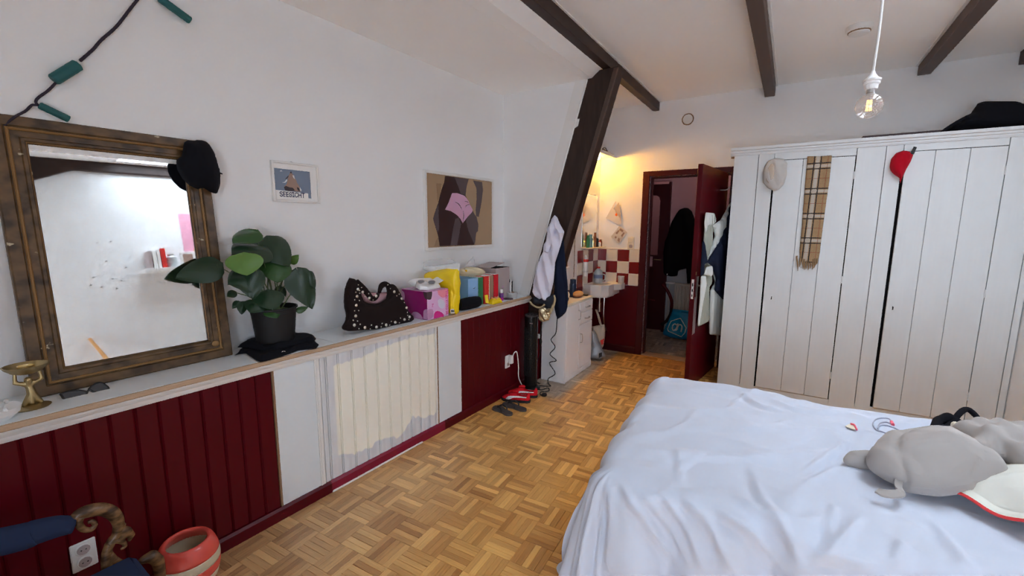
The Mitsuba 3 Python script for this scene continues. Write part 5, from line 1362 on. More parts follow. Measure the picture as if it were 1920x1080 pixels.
part(nv, 'leg', lw(puffy(NV, [0, -1, 0], 0.014, 0.012, 0.010, edge=0.04, relief=fold(60, 0.010, 0.1, 9))), 'm_navy', True)
ct = thing('charcoal_garment', 'charcoal garment hanging between the white shirt and the navy trousers', 'clothing')
CT = [(-1.9239,3.44,0.9024),(-1.8738,3.44,0.9324),(-1.8801,3.44,0.8415),(-1.9158,3.44,0.7921),(-1.95,3.44,0.7831),(-1.9735,3.44,0.8059),(-1.997,3.44,0.8187),(-2.0972,3.44,0.8129),(-2.1037,3.44,0.8433),(-2.0865,3.44,0.8864),(-2.0329,3.44,0.8661)]
part(ct, 'cloth', lw(puffy(CT, [0, -1, 0], 0.02, 0.01, 0.010, edge=0.03, relief=fold(50, 0.006, 0.3, 5))), 'm_charcoal', True)
gbg = thing('gold_bag', 'small crumpled gold foil bag hanging in front of the tower fan', 'bag')
GB = [(-2.0044,3.385,0.7753),(-1.9874,3.385,0.7925),(-1.9477,3.385,0.8172),(-1.9188,3.385,0.7953),(-1.8852,3.385,0.8042),(-1.8788,3.385,0.77),(-1.8808,3.385,0.7297),(-1.8941,3.385,0.6928),(-1.9391,3.385,0.6742),(-1.9736,3.385,0.6696),(-1.9912,3.385,0.6852),(-1.9977,3.385,0.7252)]
bumped('m_foil', (0.88, 0.76, 0.48), lambda p, n, uv: noise(p.x * 60, p.y * 60, p.z * 60) + 0.6 * noise(p.x * 28, p.y * 28, p.z * 28), 0.02, 0.24, 0.5, metallic=0.9)
part(gbg, 'body', lw(puffy(GB, [0, -1, 0], 0.035, 0.02, 0.007, edge=0.05, relief=fold(110, 0.012, 0.6, 8))), 'm_foil', True)
GS = [(-2.1088,3.4,0.8382),(-2.0846,3.4,0.8151),(-2.0489,3.4,0.7985),(-2.0079,3.4,0.7929),(-1.9734,3.4,0.807),(-1.9509,3.4,0.8297)]
part(gbg, 'strap', lw(tube(GS, 0.010, 8, 4)), 'm_tan' if mat('m_tan', lin(176, 160, 126), 0.7) else '', True, label='pale tan strap')
GT = [(-1.8982,3.4,0.7551),(-1.8712,3.4,0.8034),(-1.845,3.4,0.876),(-1.8544,3.4,0.9245)]
part(gbg, 'strap', lw(tube(GT, [0.016, 0.014, 0.010, 0.008], 8, 4)), 'm_tan', True, label='pale tan strap')

# ---------------------------------------------------------------- white cabinet and what stands on it
mat('m_cabinet', lin(244, 242, 240), 0.4)
cbx0, cbx1, cby0, cby1, cbh = -2.012, -1.765, 3.737, 4.425, 0.765
cab_ = thing('cabinet', 'white laminate cabinet with two doors and two drawers against the nook wall', 'cabinet')
part(cab_, 'body', cat(box(cbx0, cbx1, cby0, cby1, 0.001, cbh, 0.001)), 'm_cabinet')
part(cab_, 'worktop', box(cbx0, cbx1 + 0.012, cby0 - 0.006, cby1 + 0.008, cbh, cbh + 0.022, 0.003), 'm_cream')
part(cab_, 'side_edge', box(cbx1, cbx1 + 0.016, cby0, cby0 + 0.016, 0.002, cbh), 'm_cabinet')


def front(name, y0, y1, z0, z1, hy0, hz0, hy1, hz1):
    k = part(cab_, name, box(cbx1, cbx1 + 0.016, y0, y1, z0, z1, 0.003), 'm_cabinet')
    x = cbx1 + 0.016
    a, b = np.array([x, hy0, hz0]), np.array([x, hy1, hz1])
    part(k, 'handle', tube([a, a + [0.022, 0, 0] + (b - a) * 0.12, b + [0.022, 0, 0] - (b - a) * 0.12, b], [0.005, 0.0045, 0.0045, 0.005], 8, 4), 'm_steel', True)


front('door', 3.760, 4.056, 0.062, 0.758, 4.028, 0.595, 4.028, 0.690)
front('drawer', 4.064, 4.405, 0.652, 0.758, 4.20, 0.700, 4.30, 0.700)
front('drawer', 4.064, 4.405, 0.530, 0.644, 4.20, 0.580, 4.30, 0.580)
front('door', 4.064, 4.405, 0.062, 0.522, 4.09, 0.340, 4.09, 0.435)
part(cab_, 'plinth', box(cbx1, cbx1 + 0.010, cby0 + 0.016, cby1, 0.002, 0.058), 'm_cabinet')
zc_ = cbh + 0.0225
mat('m_bread', lin(206, 150, 92), 0.7)
mat('m_bread_dark', lin(120, 74, 46), 0.7)
br = thing('bread_loaf', 'small oval brown loaf lying on the white cabinet', 'bread')
bp = np.array((-1.8499,4.2389,0.795))
part(br, 'crust', ball((bp[0], bp[1], zc_ + 0.036), (0.048, 0.085, 0.034), 3), 'm_bread', True)
part(br, 'underside', ball((bp[0], bp[1], zc_ + 0.020), (0.046, 0.083, 0.019), 3), 'm_bread_dark', True)
wb = thing('lidded_jar', 'pale lidded jar on the cabinet next to the loaf', 'jar')
wp_ = np.array((-1.8629,4.0273,0.795))
part(wb, 'body', ball((wp_[0] - 0.03, wp_[1], zc_ + 0.046), (0.036, 0.05, 0.045), 3), 'm_cream', True)
part(wb, 'black_lid', cyl((wp_[0], wp_[1] - 0.055, zc_ + 0.02), (wp_[0] + 0.02, wp_[1] - 0.07, zc_ + 0.02), 0.018), 'm_black', 30)
br2 = solo('hair_brush', 'dark flat brush lying at the far end of the cabinet top', 'brush', box(-1.90, -1.80, 4.36, 4.40, zc_, zc_ + 0.014, 0.004), 'm_black')
nb_ = thing('navy_bottle', 'dark navy bottle standing on the cabinet under the tiles', 'bottle')
np_ = np.array((-1.9134,4.24,0.8352))
part(nb_, 'body', lathe([(0, 0), (0.034, 0), (0.036, 0.004), (0.036, 0.13), (0.030, 0.15), (0.0, 0.15)], (np_[0], np_[1], zc_), 28), 'm_navyglass' if mat('m_navyglass', lin(24, 40, 66), 0.25) else '', 30)
part(nb_, 'cap', lathe([(0.029, 0.15), (0.031, 0.155), (0.031, 0.185), (0.026, 0.19), (0, 0.19)], (np_[0], np_[1], zc_), 28), 'm_navyglass', 30)

# ---------------------------------------------------------------- wash nook
sk = thing('wash_basin', 'small white ceramic corner basin below the checkered tiles', 'basin')
bowl = sg.Polygon([(-2.02, 4.72), (-1.90, 4.70), (-1.78, 4.73), (-1.715, 4.80), (-1.70, 4.92), (-1.70, 5.13), (-2.02, 5.13)]).buffer(0.02).buffer(-0.02)
inner = sg.Polygon([(-1.985, 4.76), (-1.89, 4.74), (-1.79, 4.77), (-1.75, 4.83), (-1.745, 4.98), (-1.985, 5.0)])
mat('m_ceramic', lin(232, 228, 222), 0.15, spec=0.5)
part(sk, 'bowl', extr(sg.Polygon(bowl.exterior.coords, [inner.exterior.coords]), 2, 0.735, 0.862), 'm_ceramic', 30)
part(sk, 'bottom', extr(sg.Polygon([(-2.02, 4.73), (-1.90, 4.71), (-1.79, 4.74), (-1.73, 4.80), (-1.72, 5.0), (-2.02, 5.02)]), 2, 0.715, 0.76), 'm_ceramic', 30)
part(sk, 'side_shelf', extr(sg.Polygon([(-1.72, 4.90), (-1.64, 5.02), (-1.635, 5.13), (-1.72, 5.13)]), 2, 0.79, 0.860), 'm_ceramic')
part(sk, 'drain_pipe', cat(cyl((-1.86, 4.90, 0.716), (-1.86, 4.90, 0.60), 0.016), cyl((-1.86, 4.90, 0.63), (-1.86, 4.90, 0.52), 0.026)), 'm_chrome', 30)
part(sk, 'drain_pipe', tube([(-1.83, 4.98, 0.716), (-1.83, 4.98, 0.4), (-1.83, 5.10, 0.25)], 0.009, 10, 3), 'm_chrome', 30)
part(sk, 'tap', tube([(-1.93, 5.08, 0.862), (-1.93, 5.08, 0.96), (-1.93, 5.02, 0.985), (-1.93, 4.96, 0.965)], 0.010, 10, 4), 'm_chrome', True)
jug = thing('water_bottle', 'clear plastic water bottle with a red cap and handle standing on the basin', 'bottle')
jc = np.array((-1.9116,4.96,0.8409)); jc = (jc[0], 4.99 - 0.03, 0.863)
mat('m_pet', lin(176, 186, 188), 0.15, spec=0.6)
part(jug, 'body', lathe([(0, 0), (0.050, 0), (0.054, 0.006), (0.054, 0.10), (0.052, 0.115), (0.040, 0.145), (0.018, 0.165), (0.018, 0.172), (0, 0.172)], jc, 28), 'm_pet', 30)
part(jug, 'label_band', lathe([(0.0545, 0.055), (0.0548, 0.057), (0.0548, 0.095), (0.0545, 0.097)], jc, 28), 'm_bluegrey' if mat('m_bluegrey', lin(104, 120, 150), 0.4) else '', 30)
part(jug, 'cap', lathe([(0.018, 0.172), (0.020, 0.174), (0.020, 0.19), (0, 0.19)], jc, 20), 'm_bookred', 30)
part(jug, 'handle', tube([(jc[0] + 0.052, jc[1], jc[2] + 0.03), (jc[0] + 0.085, jc[1], jc[2] + 0.04), (jc[0] + 0.085, jc[1], jc[2] + 0.095), (jc[0] + 0.050, jc[1], jc[2] + 0.105)], 0.007, 8, 4), 'm_pet', True)
gl = thing('tumbler', 'clear glass tumbler standing on the basin next to the bottle', 'glass')
part(gl, 'wall', lathe([(0, 0), (0.036, 0), (0.040, 0.085), (0.038, 0.085), (0.034, 0.006), (0, 0.006)], (-1.665, 5.07, 0.8605), 28), 'm_clear_film', 30)
part(gl, 'rim', lathe([(0.0375, 0.083), (0.041, 0.083), (0.041, 0.087), (0.0375, 0.087), (0.0375, 0.083)], (-1.665, 5.07, 0.8605), 28), 'm_film', 30)
# small mirror and glass shelf on the nook wall
nm = thing('nook_mirror', 'narrow frameless mirror on the wall above the wash basin', 'mirror')
part(nm, 'glass', lw(box(-2.1585, -2.152, 4.585, 4.985, 1.30, 1.90)), 'm_mirror')
part(nm, 'back', lw(box(-2.16, -2.1585, 4.58, 4.99, 1.296, 1.904)), 'm_steel')
for s in (4.66, 4.91):
    part(nm, 'clip', lw(box(-2.16, -2.148, s, s + 0.02, 1.895, 1.91, 0.002)), 'm_steel')
gsf = thing('glass_shelf', 'narrow glass shelf with toiletries above the tiles in the nook', 'shelf')
part(gsf, 'pane', lw(box(-2.158, -2.03, 4.56, 5.02, 1.284, 1.292, 0.002)), 'm_cream')
for s in (4.60, 4.96):
    part(gsf, 'bracket', lw(box(-2.158, -2.12, s, s + 0.018, 1.270, 1.300, 0.003)), 'm_steel')
toil = [('m_green', 'green tube', 0.020, 0.14, 4.62), ('m_teal2', 'striped teal tube', 0.026, 0.15, 4.685), ('m_gold', 'golden jar', 0.028, 0.085, 4.76), ('m_bread_dark', 'tall brown bottle', 0.017, 0.17, 4.815), ('m_black', 'dark bottle with a white cap', 0.022, 0.13, 4.87), ('m_bookred', 'white jar with a red lid', 0.026, 0.07, 4.935), ('m_bread_dark', 'small brown jar', 0.020, 0.085, 4.985)]
mat('m_teal2', lin(110, 150, 150), 0.4)
for mm, lb, r, h, s in toil:
    k = thing('toiletry', f'{lb} standing on the glass shelf in the nook', 'toiletry')
    c = (-2.095, s, 1.2925)
    part(k, 'body', lw(lathe([(0, 0), (r, 0), (r, h * 0.72), (r * 0.7, h * 0.8), (0, h * 0.8)], c, 20)), 'm_white_plastic' if 'red lid' in lb else mm, 30)
    part(k, 'cap', lw(lathe([(r * 0.7, h * 0.8), (r * 0.75, h * 0.82), (r * 0.75, h), (0, h)], c, 20)), mm if 'red lid' in lb else ('m_white_plastic' if 'white cap' in lb else mm), 30)
scn = thing('spray_can', 'white can with red print in a wall holder beside the tiles', 'can')
sc_ = np.array([-2.105, 4.60, 0.965])
part(scn, 'body', lw(lathe([(0, 0), (0.026, 0), (0.028, 0.004), (0.028, 0.205), (0.020, 0.220), (0.014, 0.222), (0.014, 0.245), (0, 0.245)], sc_, 24)), 'm_white_plastic', 30)
part(scn, 'red_print', lw(lathe([(0.0282, 0.165), (0.0284, 0.166), (0.0284, 0.195), (0.0282, 0.196)], sc_, 24)), 'm_bookred', 30)
part(scn, 'holder', lw(cat(lathe([(0.028, 0.05), (0.032, 0.05), (0.032, 0.06), (0.028, 0.06), (0.028, 0.05)], sc_, 24), box(-2.16, -2.133, 4.594, 4.606, 1.015, 1.025))), 'm_steel', 30)
lsh = thing('nook_light', 'white shelf lamp with warm downlights mounted high in the nook corner', 'lamp')
lx = -1.825
part(lsh, 'board', box(-2.03, lx, 4.25, 5.14, 2.345, 2.367, 0.002), 'm_white_gloss')
part(lsh, 'front_lip', box(lx - 0.008, lx + 0.006, 4.25, 5.14, 2.335, 2.372, 0.002), 'm_white_gloss')
for y in (4.92, 4.50):
    k = part(lsh, 'spot', cyl((-1.945, y, 2.340), (-1.945, y, 2.3455), 0.034), 'm_chrome', 30)
    k2 = part(k, 'bulb', ball((-1.945, y, 2.322), 0.024, 3), 'm_white_plastic', True)
    scene[k2]['emitter'] = {'type': 'area', 'radiance': rgb(SPOT)}
part(lsh, 'wire', tube([(-1.87, 4.80, 2.368), (-1.87, 4.88, 2.42), (-1.87, 4.96, 2.42), (-1.87, 5.0, 2.368)], 0.004, 6, 5), 'm_black', True)
for y in (4.90, 4.98):
    part(lsh, 'driver', rot(box(-1.885, -1.855, y - 0.012, y + 0.012, 2.368, 2.408, 0.003), [1, 0, 0], 25, [0, y, 2.37]), 'm_brown_wood')
# papers taped to the wall and the socket
pa = thing('drawing', 'curling sheet with an orange drawing taped to the nook wall', 'drawing')
nY = [0, -1, 0]
part(pa, 'sheet', plate([(-1.7935,5.13,1.8337),(-1.9039,5.13,1.6346),(-1.7266,5.13,1.5466),(-1.7062,5.13,1.5782),(-1.7231,5.13,1.6342),(-1.8152,5.13,1.7398),(-1.7786,5.13,1.8264)], nY, 0.001, 0.002), 'm_sheet')
part(pa, 'folded_corner', plate([(-1.7496,5.12,1.8219),(-1.8083,5.12,1.7464),(-1.7195,5.12,1.627),(-1.6993,5.12,1.5782),(-1.7101,5.12,1.6618),(-1.7291,5.12,1.7661)], [-0.25, -1, 0], 0.001, 0.004), 'm_paper_back' if mat('m_paper_back', lin(178, 164, 152), 0.8) else '')
mat('m_orange', lin(240, 110, 40), 0.6)
mat('m_apricot', lin(240, 190, 110), 0.6)
part(pa, 'orange_mark', plate([(-1.7935,5.128,1.6764),(-1.7724,5.128,1.6959),(-1.7568,5.128,1.6727),(-1.7756,5.128,1.6518)], nY, 0.0006, 0.0016), 'm_orange')
part(pa, 'orange_figure', plate([(-1.8216,5.129,1.7258),(-1.799,5.129,1.7116),(-1.7856,5.129,1.6554),(-1.7522,5.129,1.6412),(-1.7692,5.129,1.6132),(-1.779,5.129,1.585),(-1.7978,5.129,1.5956),(-1.8315,5.129,1.6061),(-1.8111,5.129,1.6484),(-1.8276,5.129,1.6908)], nY, 0.0006, 0.0012), 'm_apricot')
pa = thing('drawing', 'tilted sheet with small brown pictures taped above the tiles', 'drawing')
part(pa, 'sheet', plate([(-1.7312,5.133,1.5466),(-1.6339,5.133,1.467),(-1.729,5.133,1.3239),(-1.8324,5.133,1.4105)], nY, 0.001, 0.002), 'm_sheet')
for q in ([(-1.7183,5.131,1.5151),(-1.6773,5.131,1.4874),(-1.6908,5.131,1.4662),(-1.7319,5.131,1.4938)], [(-1.7429,5.131,1.4937),(-1.7278,5.131,1.4833),(-1.7589,5.131,1.4404),(-1.7779,5.131,1.4543)], [(-1.6799,5.131,1.4664),(-1.6616,5.131,1.4596),(-1.6919,5.131,1.4099),(-1.7107,5.131,1.4236)], [(-1.739,5.131,1.4018),(-1.7164,5.131,1.3881),(-1.7256,5.131,1.3454),(-1.7486,5.131,1.3697)], [(-1.7766,5.131,1.4223),(-1.7576,5.131,1.4085),(-1.7677,5.131,1.387),(-1.7867,5.131,1.4008)]):
    part(pa, 'picture', plate(q, nY, 0.0006, 0.0015), 'm_rock')
nsk = thing('nook_socket', 'cream socket and switch plate above the tiles by the door frame', 'socket')
part(nsk, 'plate', box(-1.622, -1.545, YB - 0.012, YB, 1.262, 1.412, 0.004), 'm_cream')
part(nsk, 'switch', box(-1.612, -1.555, YB - 0.017, YB - 0.012, 1.345, 1.402, 0.003), 'm_cream')
part(nsk, 'socket_well', cyl((-1.583, YB - 0.0145, 1.302), (-1.583, YB - 0.012, 1.302), 0.022), 'm_box_grey', 30)
vt = thing('wall_vent', 'round white air vent with a dark rim high on the back wall', 'vent')
vc = np.array((-1.0273,5.14,2.6803))
part(vt, 'rim', trimesh.util.concatenate([tube([vc + [0.056 * math.cos(a), -0.010, 0.056 * math.sin(a)] for a in np.linspace(0, 2 * math.pi, 33)], 0.006, 8)]), 'm_brown_wood', True)
part(vt, 'disc', cyl(vc + [0, -0.016, 0], vc + [0, 0.0, 0], 0.050, 0.056, 32), 'm_white_gloss', 30)
wn_ = thing('wall_shelf_holder', 'small white wall holder with a dark bottle behind the slanted post', 'holder')
hc = np.array((-2.1,4.1077,1.1129))
part(wn_, 'tray', lw(box(-2.16, -2.08, hc[1] - 0.06, hc[1] + 0.05, hc[2] - 0.02, hc[2], 0.004)), 'm_white_plastic')
part(wn_, 'bottle', lw(lathe([(0, 0.0005), (0.02, 0.0005), (0.022, 0.06), (0.012, 0.075), (0.012, 0.1), (0, 0.1)], (-2.11, hc[1], hc[2]), 18)), 'm_bread_dark', 30)
wc = thing('wall_cable', 'thin cable running down the nook wall beside the small mirror', 'cable')
part(wc, 'cord', lw(tube([(-2.154, 4.40, 1.62), (-2.154, 4.405, 1.3), (-2.154, 4.40, 0.97)], 0.0035, 6, 4)), 'm_brown_wood', True)
# bags under the basin
tg = thing('tote_bag', 'cream canvas tote bag with red print hanging under the basin', 'bag')
mat('m_canvas', lin(196, 182, 164), 0.9)
mat('m_silverbag', lin(150, 158, 164), 0.35, 0.2)
TO_ = [(-1.9027,4.8,0.3543),(-1.8149,4.8,0.3791),(-1.7516,4.8,0.3939),(-1.7387,4.8,0.3172),(-1.7417,4.8,0.2248),(-1.7549,4.8,0.1303),(-1.7673,4.8,0.1018),(-1.8666,4.8,0.1126),(-1.9037,4.8,0.1873),(-1.904,4.8,0.2943)]
part(tg, 'body', puffy(TO_, [0.35, -1, 0.1], 0.045, 0.03, 0.012, edge=0.05, relief=fold(50, 0.008, 0.3, 4)), 'm_canvas', True)
part(tg, 'print', plate([(-1.7773,4.745,0.2121),(-1.7251,4.745,0.2395),(-1.7358,4.745,0.1726),(-1.7553,4.745,0.1597),(-1.7697,4.745,0.187)], [0.5, -1, 0.1], 0.001), 'm_bookred', label='red print')
for dx in (0, 14):
    part(tg, 'strap', tube([np.array(p) + [dx / 900, 0, 0] for p in [(-1.8677,4.8,0.563),(-1.8391,4.8,0.4877),(-1.8089,4.8,0.3996),(-1.7945,4.8,0.3752)]], 0.006, 6, 3), 'm_canvas', True)
sbg = thing('silver_bag', 'silver-grey plastic carrier bag with a small black label on the floor under the basin', 'bag')
SO_ = [(-1.8618,4.66,0.329),(-1.8257,4.66,0.347),(-1.7837,4.66,0.2884),(-1.7471,4.66,0.1907),(-1.7085,4.66,0.1258),(-1.6698,4.66,0.0548),(-1.7464,4.66,-0.004),(-1.812,4.66,-0.0367),(-1.8659,4.66,-0.0437),(-1.8832,4.66,0.0643),(-1.8818,4.66,0.2221)]
SO_ = [(x, y, max(z, 0.004)) for x, y, z in SO_]
part(sbg, 'body', puffy(SO_, [0.3, -1, 0.15], 0.06, 0.05, 0.012, edge=0.08, relief=fold(40, 0.010, 0.9, 6)), 'm_silverbag', True)
part(sbg, 'label_patch', plate([(-1.7322,4.6,0.0982),(-1.6963,4.6,0.1138),(-1.6934,4.6,0.0695),(-1.7264,4.6,0.0478)], [0.3, -1, 0.15], 0.002), 'm_black', label='small black label')

# ---------------------------------------------------------------- the open door leaf and what hangs on it
HP_, EP_ = np.array([-0.585, 5.11, 0.0]), np.array([-0.69, 4.205, 0.0])
DD = (EP_ - HP_) / np.linalg.norm(EP_ - HP_)
DN = np.array([-DD[1], DD[0], 0.0])
DN = DN if DN[0] > 0 else -DN
LW_ = float(np.linalg.norm(EP_ - HP_))


def dl(m):
    """leaf frame (distance from the hinge, out of the room-side face, up) -> world"""
    v = m.vertices
    m = m.copy()
    m.vertices = HP_ + v[:, :1] * DD + v[:, 1:2] * DN + np.c_[np.zeros(len(v)), np.zeros(len(v)), v[:, 2]]
    if m.is_watertight and m.volume < 0:
        m.invert()
    return m


labels['door_3'] = {'kind': 'structure', 'label': 'dark red door standing open beside the wardrobe with coats hung on it'}
put('door_3', dl(box(0, LW_, -0.042, 0, 0.012, 2.088, 0.002)), 'm_red')
part('door_3', 'hinge', dl(cat(cyl((-0.004, -0.02, 0.30), (-0.004, -0.02, 0.40), 0.008))), 'm_steel')
part('door_3', 'hinge', dl(cat(cyl((-0.004, -0.02, 1.70), (-0.004, -0.02, 1.80), 0.008))), 'm_steel')
part('door_3', 'long_plate', dl(box(LW_ - 0.085, LW_ - 0.045, 0, 0.005, 0.88, 1.09, 0.002)), 'm_steel')
part('door_3', 'handle', dl(tube([(LW_ - 0.065, 0.004, 1.005), (LW_ - 0.065, 0.045, 1.005), (LW_ - 0.085, 0.055, 1.005), (LW_ - 0.185, 0.055, 1.0)], [0.009, 0.009, 0.009, 0.008], 10, 4)), 'm_steel', True)
part('door_3', 'kick_strip', dl(box(LW_ - 0.075, LW_ - 0.002, 0, 0.004, 0.55, 0.90, 0.001)), 'm_grey_plate' if mat('m_grey_plate', lin(128, 116, 118), 0.5) else '')
part('door_3', 'lock_strip', dl(box(LW_ - 0.0005, LW_ + 0.003, -0.032, -0.010, 0.885, 1.065, 0.001)), 'm_white_plastic', label='pale lock plate on the edge')
for z0, z1 in ((1.0, 1.03), (0.95, 0.975), (0.905, 0.925)):
    part('door_3', 'lock_hole', dl(box(LW_ + 0.003, LW_ + 0.0036, -0.026, -0.016, z0, z1)), 'm_gap')
part('door_3', 'bolt', dl(box(LW_ - 0.01, LW_ + 0.002, 0.0, 0.003, 1.105, 1.135, 0.001)), 'm_brass')
wc_ = thing('white_coat', 'white coat hanging on the open dark red door', 'coat')
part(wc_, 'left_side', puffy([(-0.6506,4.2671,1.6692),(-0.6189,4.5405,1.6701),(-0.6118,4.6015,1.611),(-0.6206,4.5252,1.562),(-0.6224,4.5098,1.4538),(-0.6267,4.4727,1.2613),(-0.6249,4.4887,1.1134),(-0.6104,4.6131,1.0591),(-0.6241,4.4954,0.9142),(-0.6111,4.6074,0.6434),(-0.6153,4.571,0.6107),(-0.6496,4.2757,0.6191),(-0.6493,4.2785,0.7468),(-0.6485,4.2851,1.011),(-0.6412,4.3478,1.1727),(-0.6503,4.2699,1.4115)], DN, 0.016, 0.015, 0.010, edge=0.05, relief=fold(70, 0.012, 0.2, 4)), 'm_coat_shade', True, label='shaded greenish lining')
part(wc_, 'front', puffy([(-0.5388,5.0047,1.7845),(-0.5541,4.8734,1.7033),(-0.5738,4.7029,1.6123),(-0.6063,4.4234,1.5559),(-0.5929,4.5389,1.4538),(-0.6183,4.3193,1.2235),(-0.5891,4.5713,1.0834),(-0.5785,4.663,0.9992),(-0.5951,4.5199,0.9387),(-0.593,4.5374,0.7855),(-0.5855,4.6023,0.481),(-0.5387,5.0054,0.3929),(-0.5377,5.0143,0.5789),(-0.5361,5.0279,0.8534),(-0.543,4.9688,1.3943)], DN, 0.016, 0.02, 0.010, edge=0.05, relief=fold(60, 0.014, 0.15, 7)), 'm_coat_white', True)
part(wc_, 'lapel', puffy([(-0.6403,4.1999,1.6662),(-0.6115,4.4477,1.6654),(-0.6014,4.5352,1.5862),(-0.6131,4.4336,1.5559),(-0.6323,4.2685,1.5497),(-0.6373,4.2254,1.4816),(-0.643,4.176,1.5719)], DN, 0.006, 0.006, 0.008, edge=0.02, relief=fold(90, 0.004, 0.2, 4)), 'm_coat_white', True)
part(wc_, 'cuff', puffy([(-0.6117,4.1422,1.122),(-0.6044,4.2057,1.1859),(-0.5852,4.371,1.186),(-0.5776,4.4362,1.1029),(-0.5846,4.3763,1.084)], DN, 0.008, 0.006, 0.008, edge=0.03, relief=fold(90, 0.004, 0.2, 2)), 'm_coat_white', True)
part(wc_, 'edge', puffy([(-0.6279,4.1153,1.1121),(-0.6142,4.2339,1.1074),(-0.6092,4.2768,1.0151),(-0.6181,4.1998,0.835),(-0.6248,4.1426,0.6606),(-0.6278,4.1161,0.6595),(-0.6264,4.1281,0.8918)], DN, 0.010, 0.010, 0.010, edge=0.02), 'm_coat_white', True)
nj = thing('navy_jacket', 'dark navy jacket hanging over the white coat next to the wardrobe', 'jacket')
part(nj, 'body', puffy([(-0.5208,4.8995,1.7669),(-0.5338,4.7877,1.5509),(-0.5545,4.609,1.4165),(-0.6015,4.2042,1.2265),(-0.5781,4.4059,1.1717),(-0.568,4.4934,1.0921),(-0.5582,4.5772,1.035),(-0.56,4.5618,0.9239),(-0.5252,4.8618,0.8026),(-0.509,5.0011,0.8593),(-0.5081,5.009,1.2618)], DN, 0.025, 0.02, 0.012, edge=0.05, relief=fold(40, 0.008, 0.5, 3)), 'm_navy', True)
part(nj, 'sleeve', puffy([(-0.6147,3.9859,1.4313),(-0.6083,4.0417,1.3863),(-0.5947,4.159,1.2243),(-0.6058,4.063,1.2193),(-0.6055,4.0654,1.1296),(-0.614,3.9927,1.1192),(-0.615,3.9841,1.2356)], DN, 0.012, 0.012, 0.010, edge=0.03), 'm_navy', True)
part(nj, 'hook', dl(tube([(0.30, 0.0, 1.90), (0.30, 0.06, 1.90), (0.30, 0.09, 1.93)], 0.006, 8, 3)), 'm_steel', True)

# ---------------------------------------------------------------- the hall
bc2 = thing('black_coat', 'black coat hanging on the pink hall wall above the radiator', 'coat')
CO = [(-1.2619,6.44,1.7935),(-1.2093,6.44,1.7879),(-1.1603,6.44,1.7416),(-1.1264,6.44,1.6571),(-1.0876,6.44,1.5849),(-1.0591,6.44,1.1356),(-1.0935,6.44,0.7614),(-1.1629,6.44,0.7434),(-1.1876,6.44,0.9555),(-1.2926,6.44,0.9176),(-1.3002,6.44,0.841),(-1.3845,6.44,0.8263),(-1.4718,6.44,0.8422),(-1.4922,6.44,0.8731),(-1.5121,6.44,1.1669),(-1.4983,6.44,1.3196),(-1.4664,6.44,1.4085),(-1.4277,6.44,1.5836),(-1.374,6.44,1.6947),(-1.3308,6.44,1.7677)]
part(bc2, 'body', puffy(CO, [0, -1, 0], 0.10, 0.04, 0.020, edge=0.16, relief=fold(22, 0.018, 0.1, 4)), 'm_coatblack' if mat('m_coatblack', lin(16, 14, 16), 0.9, spec=0.1) else '', True)
part(bc2, 'hem_button', plate([(-1.4247,6.335,0.8768),(-1.4101,6.335,0.8777),(-1.4092,6.335,0.8601),(-1.4237,6.335,0.8591)], [0, -1, 0], 0.003), 'm_white_plastic')
rd = thing('radiator', 'pale grey ribbed radiator on the hall wall under the black coat', 'radiator')
part(rd, 'back_plate', box(-1.33, -0.55, 6.44, 6.465, 0.15, 0.73, 0.004), 'm_radgrey' if mat('m_radgrey', lin(196, 192, 180), 0.45) else '')
for i in range(16):
    x = -1.30 + i * 0.047
    part(rd, 'rib', box(x, x + 0.030, 6.415, 6.442, 0.17, 0.71, 0.007), 'm_radgrey')
part(rd, 'top_grille', box(-1.33, -0.55, 6.41, 6.465, 0.725, 0.738, 0.003), 'm_radgrey')
part(rd, 'valve', cat(cyl((-1.45, 6.44, 0.735), (-1.33, 6.44, 0.735), 0.012), cyl((-1.41, 6.44, 0.735), (-1.36, 6.44, 0.735), 0.020)), 'm_white_plastic', 30)
part(rd, 'pipe', tube([(-1.40, 6.44, 0.73), (-1.40, 6.44, 0.4), (-1.40, 6.45, 0.0)], 0.009, 8, 2), 'm_radgrey', True)
for x in (-1.25, -0.65):
    part(rd, 'wall_bracket', box(x, x + 0.03, 6.465, 6.496, 0.5, 0.6), 'm_radgrey')
vh = thing('vacuum_hose', 'dark red curved hose standing against the hall wall by the blue bag', 'hose')
HZ = [(-1.489,6.38,0.7204),(-1.431,6.38,0.6565),(-1.3768,6.38,0.567),(-1.3439,6.38,0.4758),(-1.3418,6.38,0.3815)]
part(vh, 'hose', tube(HZ, 0.022, 12, 5), 'm_red', True)
HZ = [(-1.3418,6.38,0.3815),(-1.3531,6.38,0.2938),(-1.3969,6.38,0.1928),(-1.468,6.38,0.1223)]
part(vh, 'tube', tube(HZ, [0.020, 0.018, 0.02, 0.022], 12, 5), 'm_black', True)
bb = thing('blue_bag', 'bright blue carrier bag with a white hexagon emblem on the hall floor', 'bag')
mat('m_blue_bag', lin(0, 134, 178), 0.35, spec=0.5)
BB = [(-1.2831,6.16,0.4106),(-1.1702,6.16,0.4107),(-1.0482,6.16,0.408),(-0.9439,6.16,0.4117),(-0.9191,6.16,0.0241),(-1.0691,6.16,0.0057),(-1.288,6.16,0.0111),(-1.3773,6.16,0.0322),(-1.3877,6.16,0.0734),(-1.3674,6.16,0.1442),(-1.3194,6.16,0.2853)]
BB = [(x, y, max(z, 0.004)) for x, y, z in BB]
bbm = puffy(BB, [-0.1, -1, 0.12], 0.10, 0.04, 0.016, edge=0.10, relief=fold(24, 0.010, 0.6, 5))
part(bb, 'body', bbm, 'm_blue_bag', True)


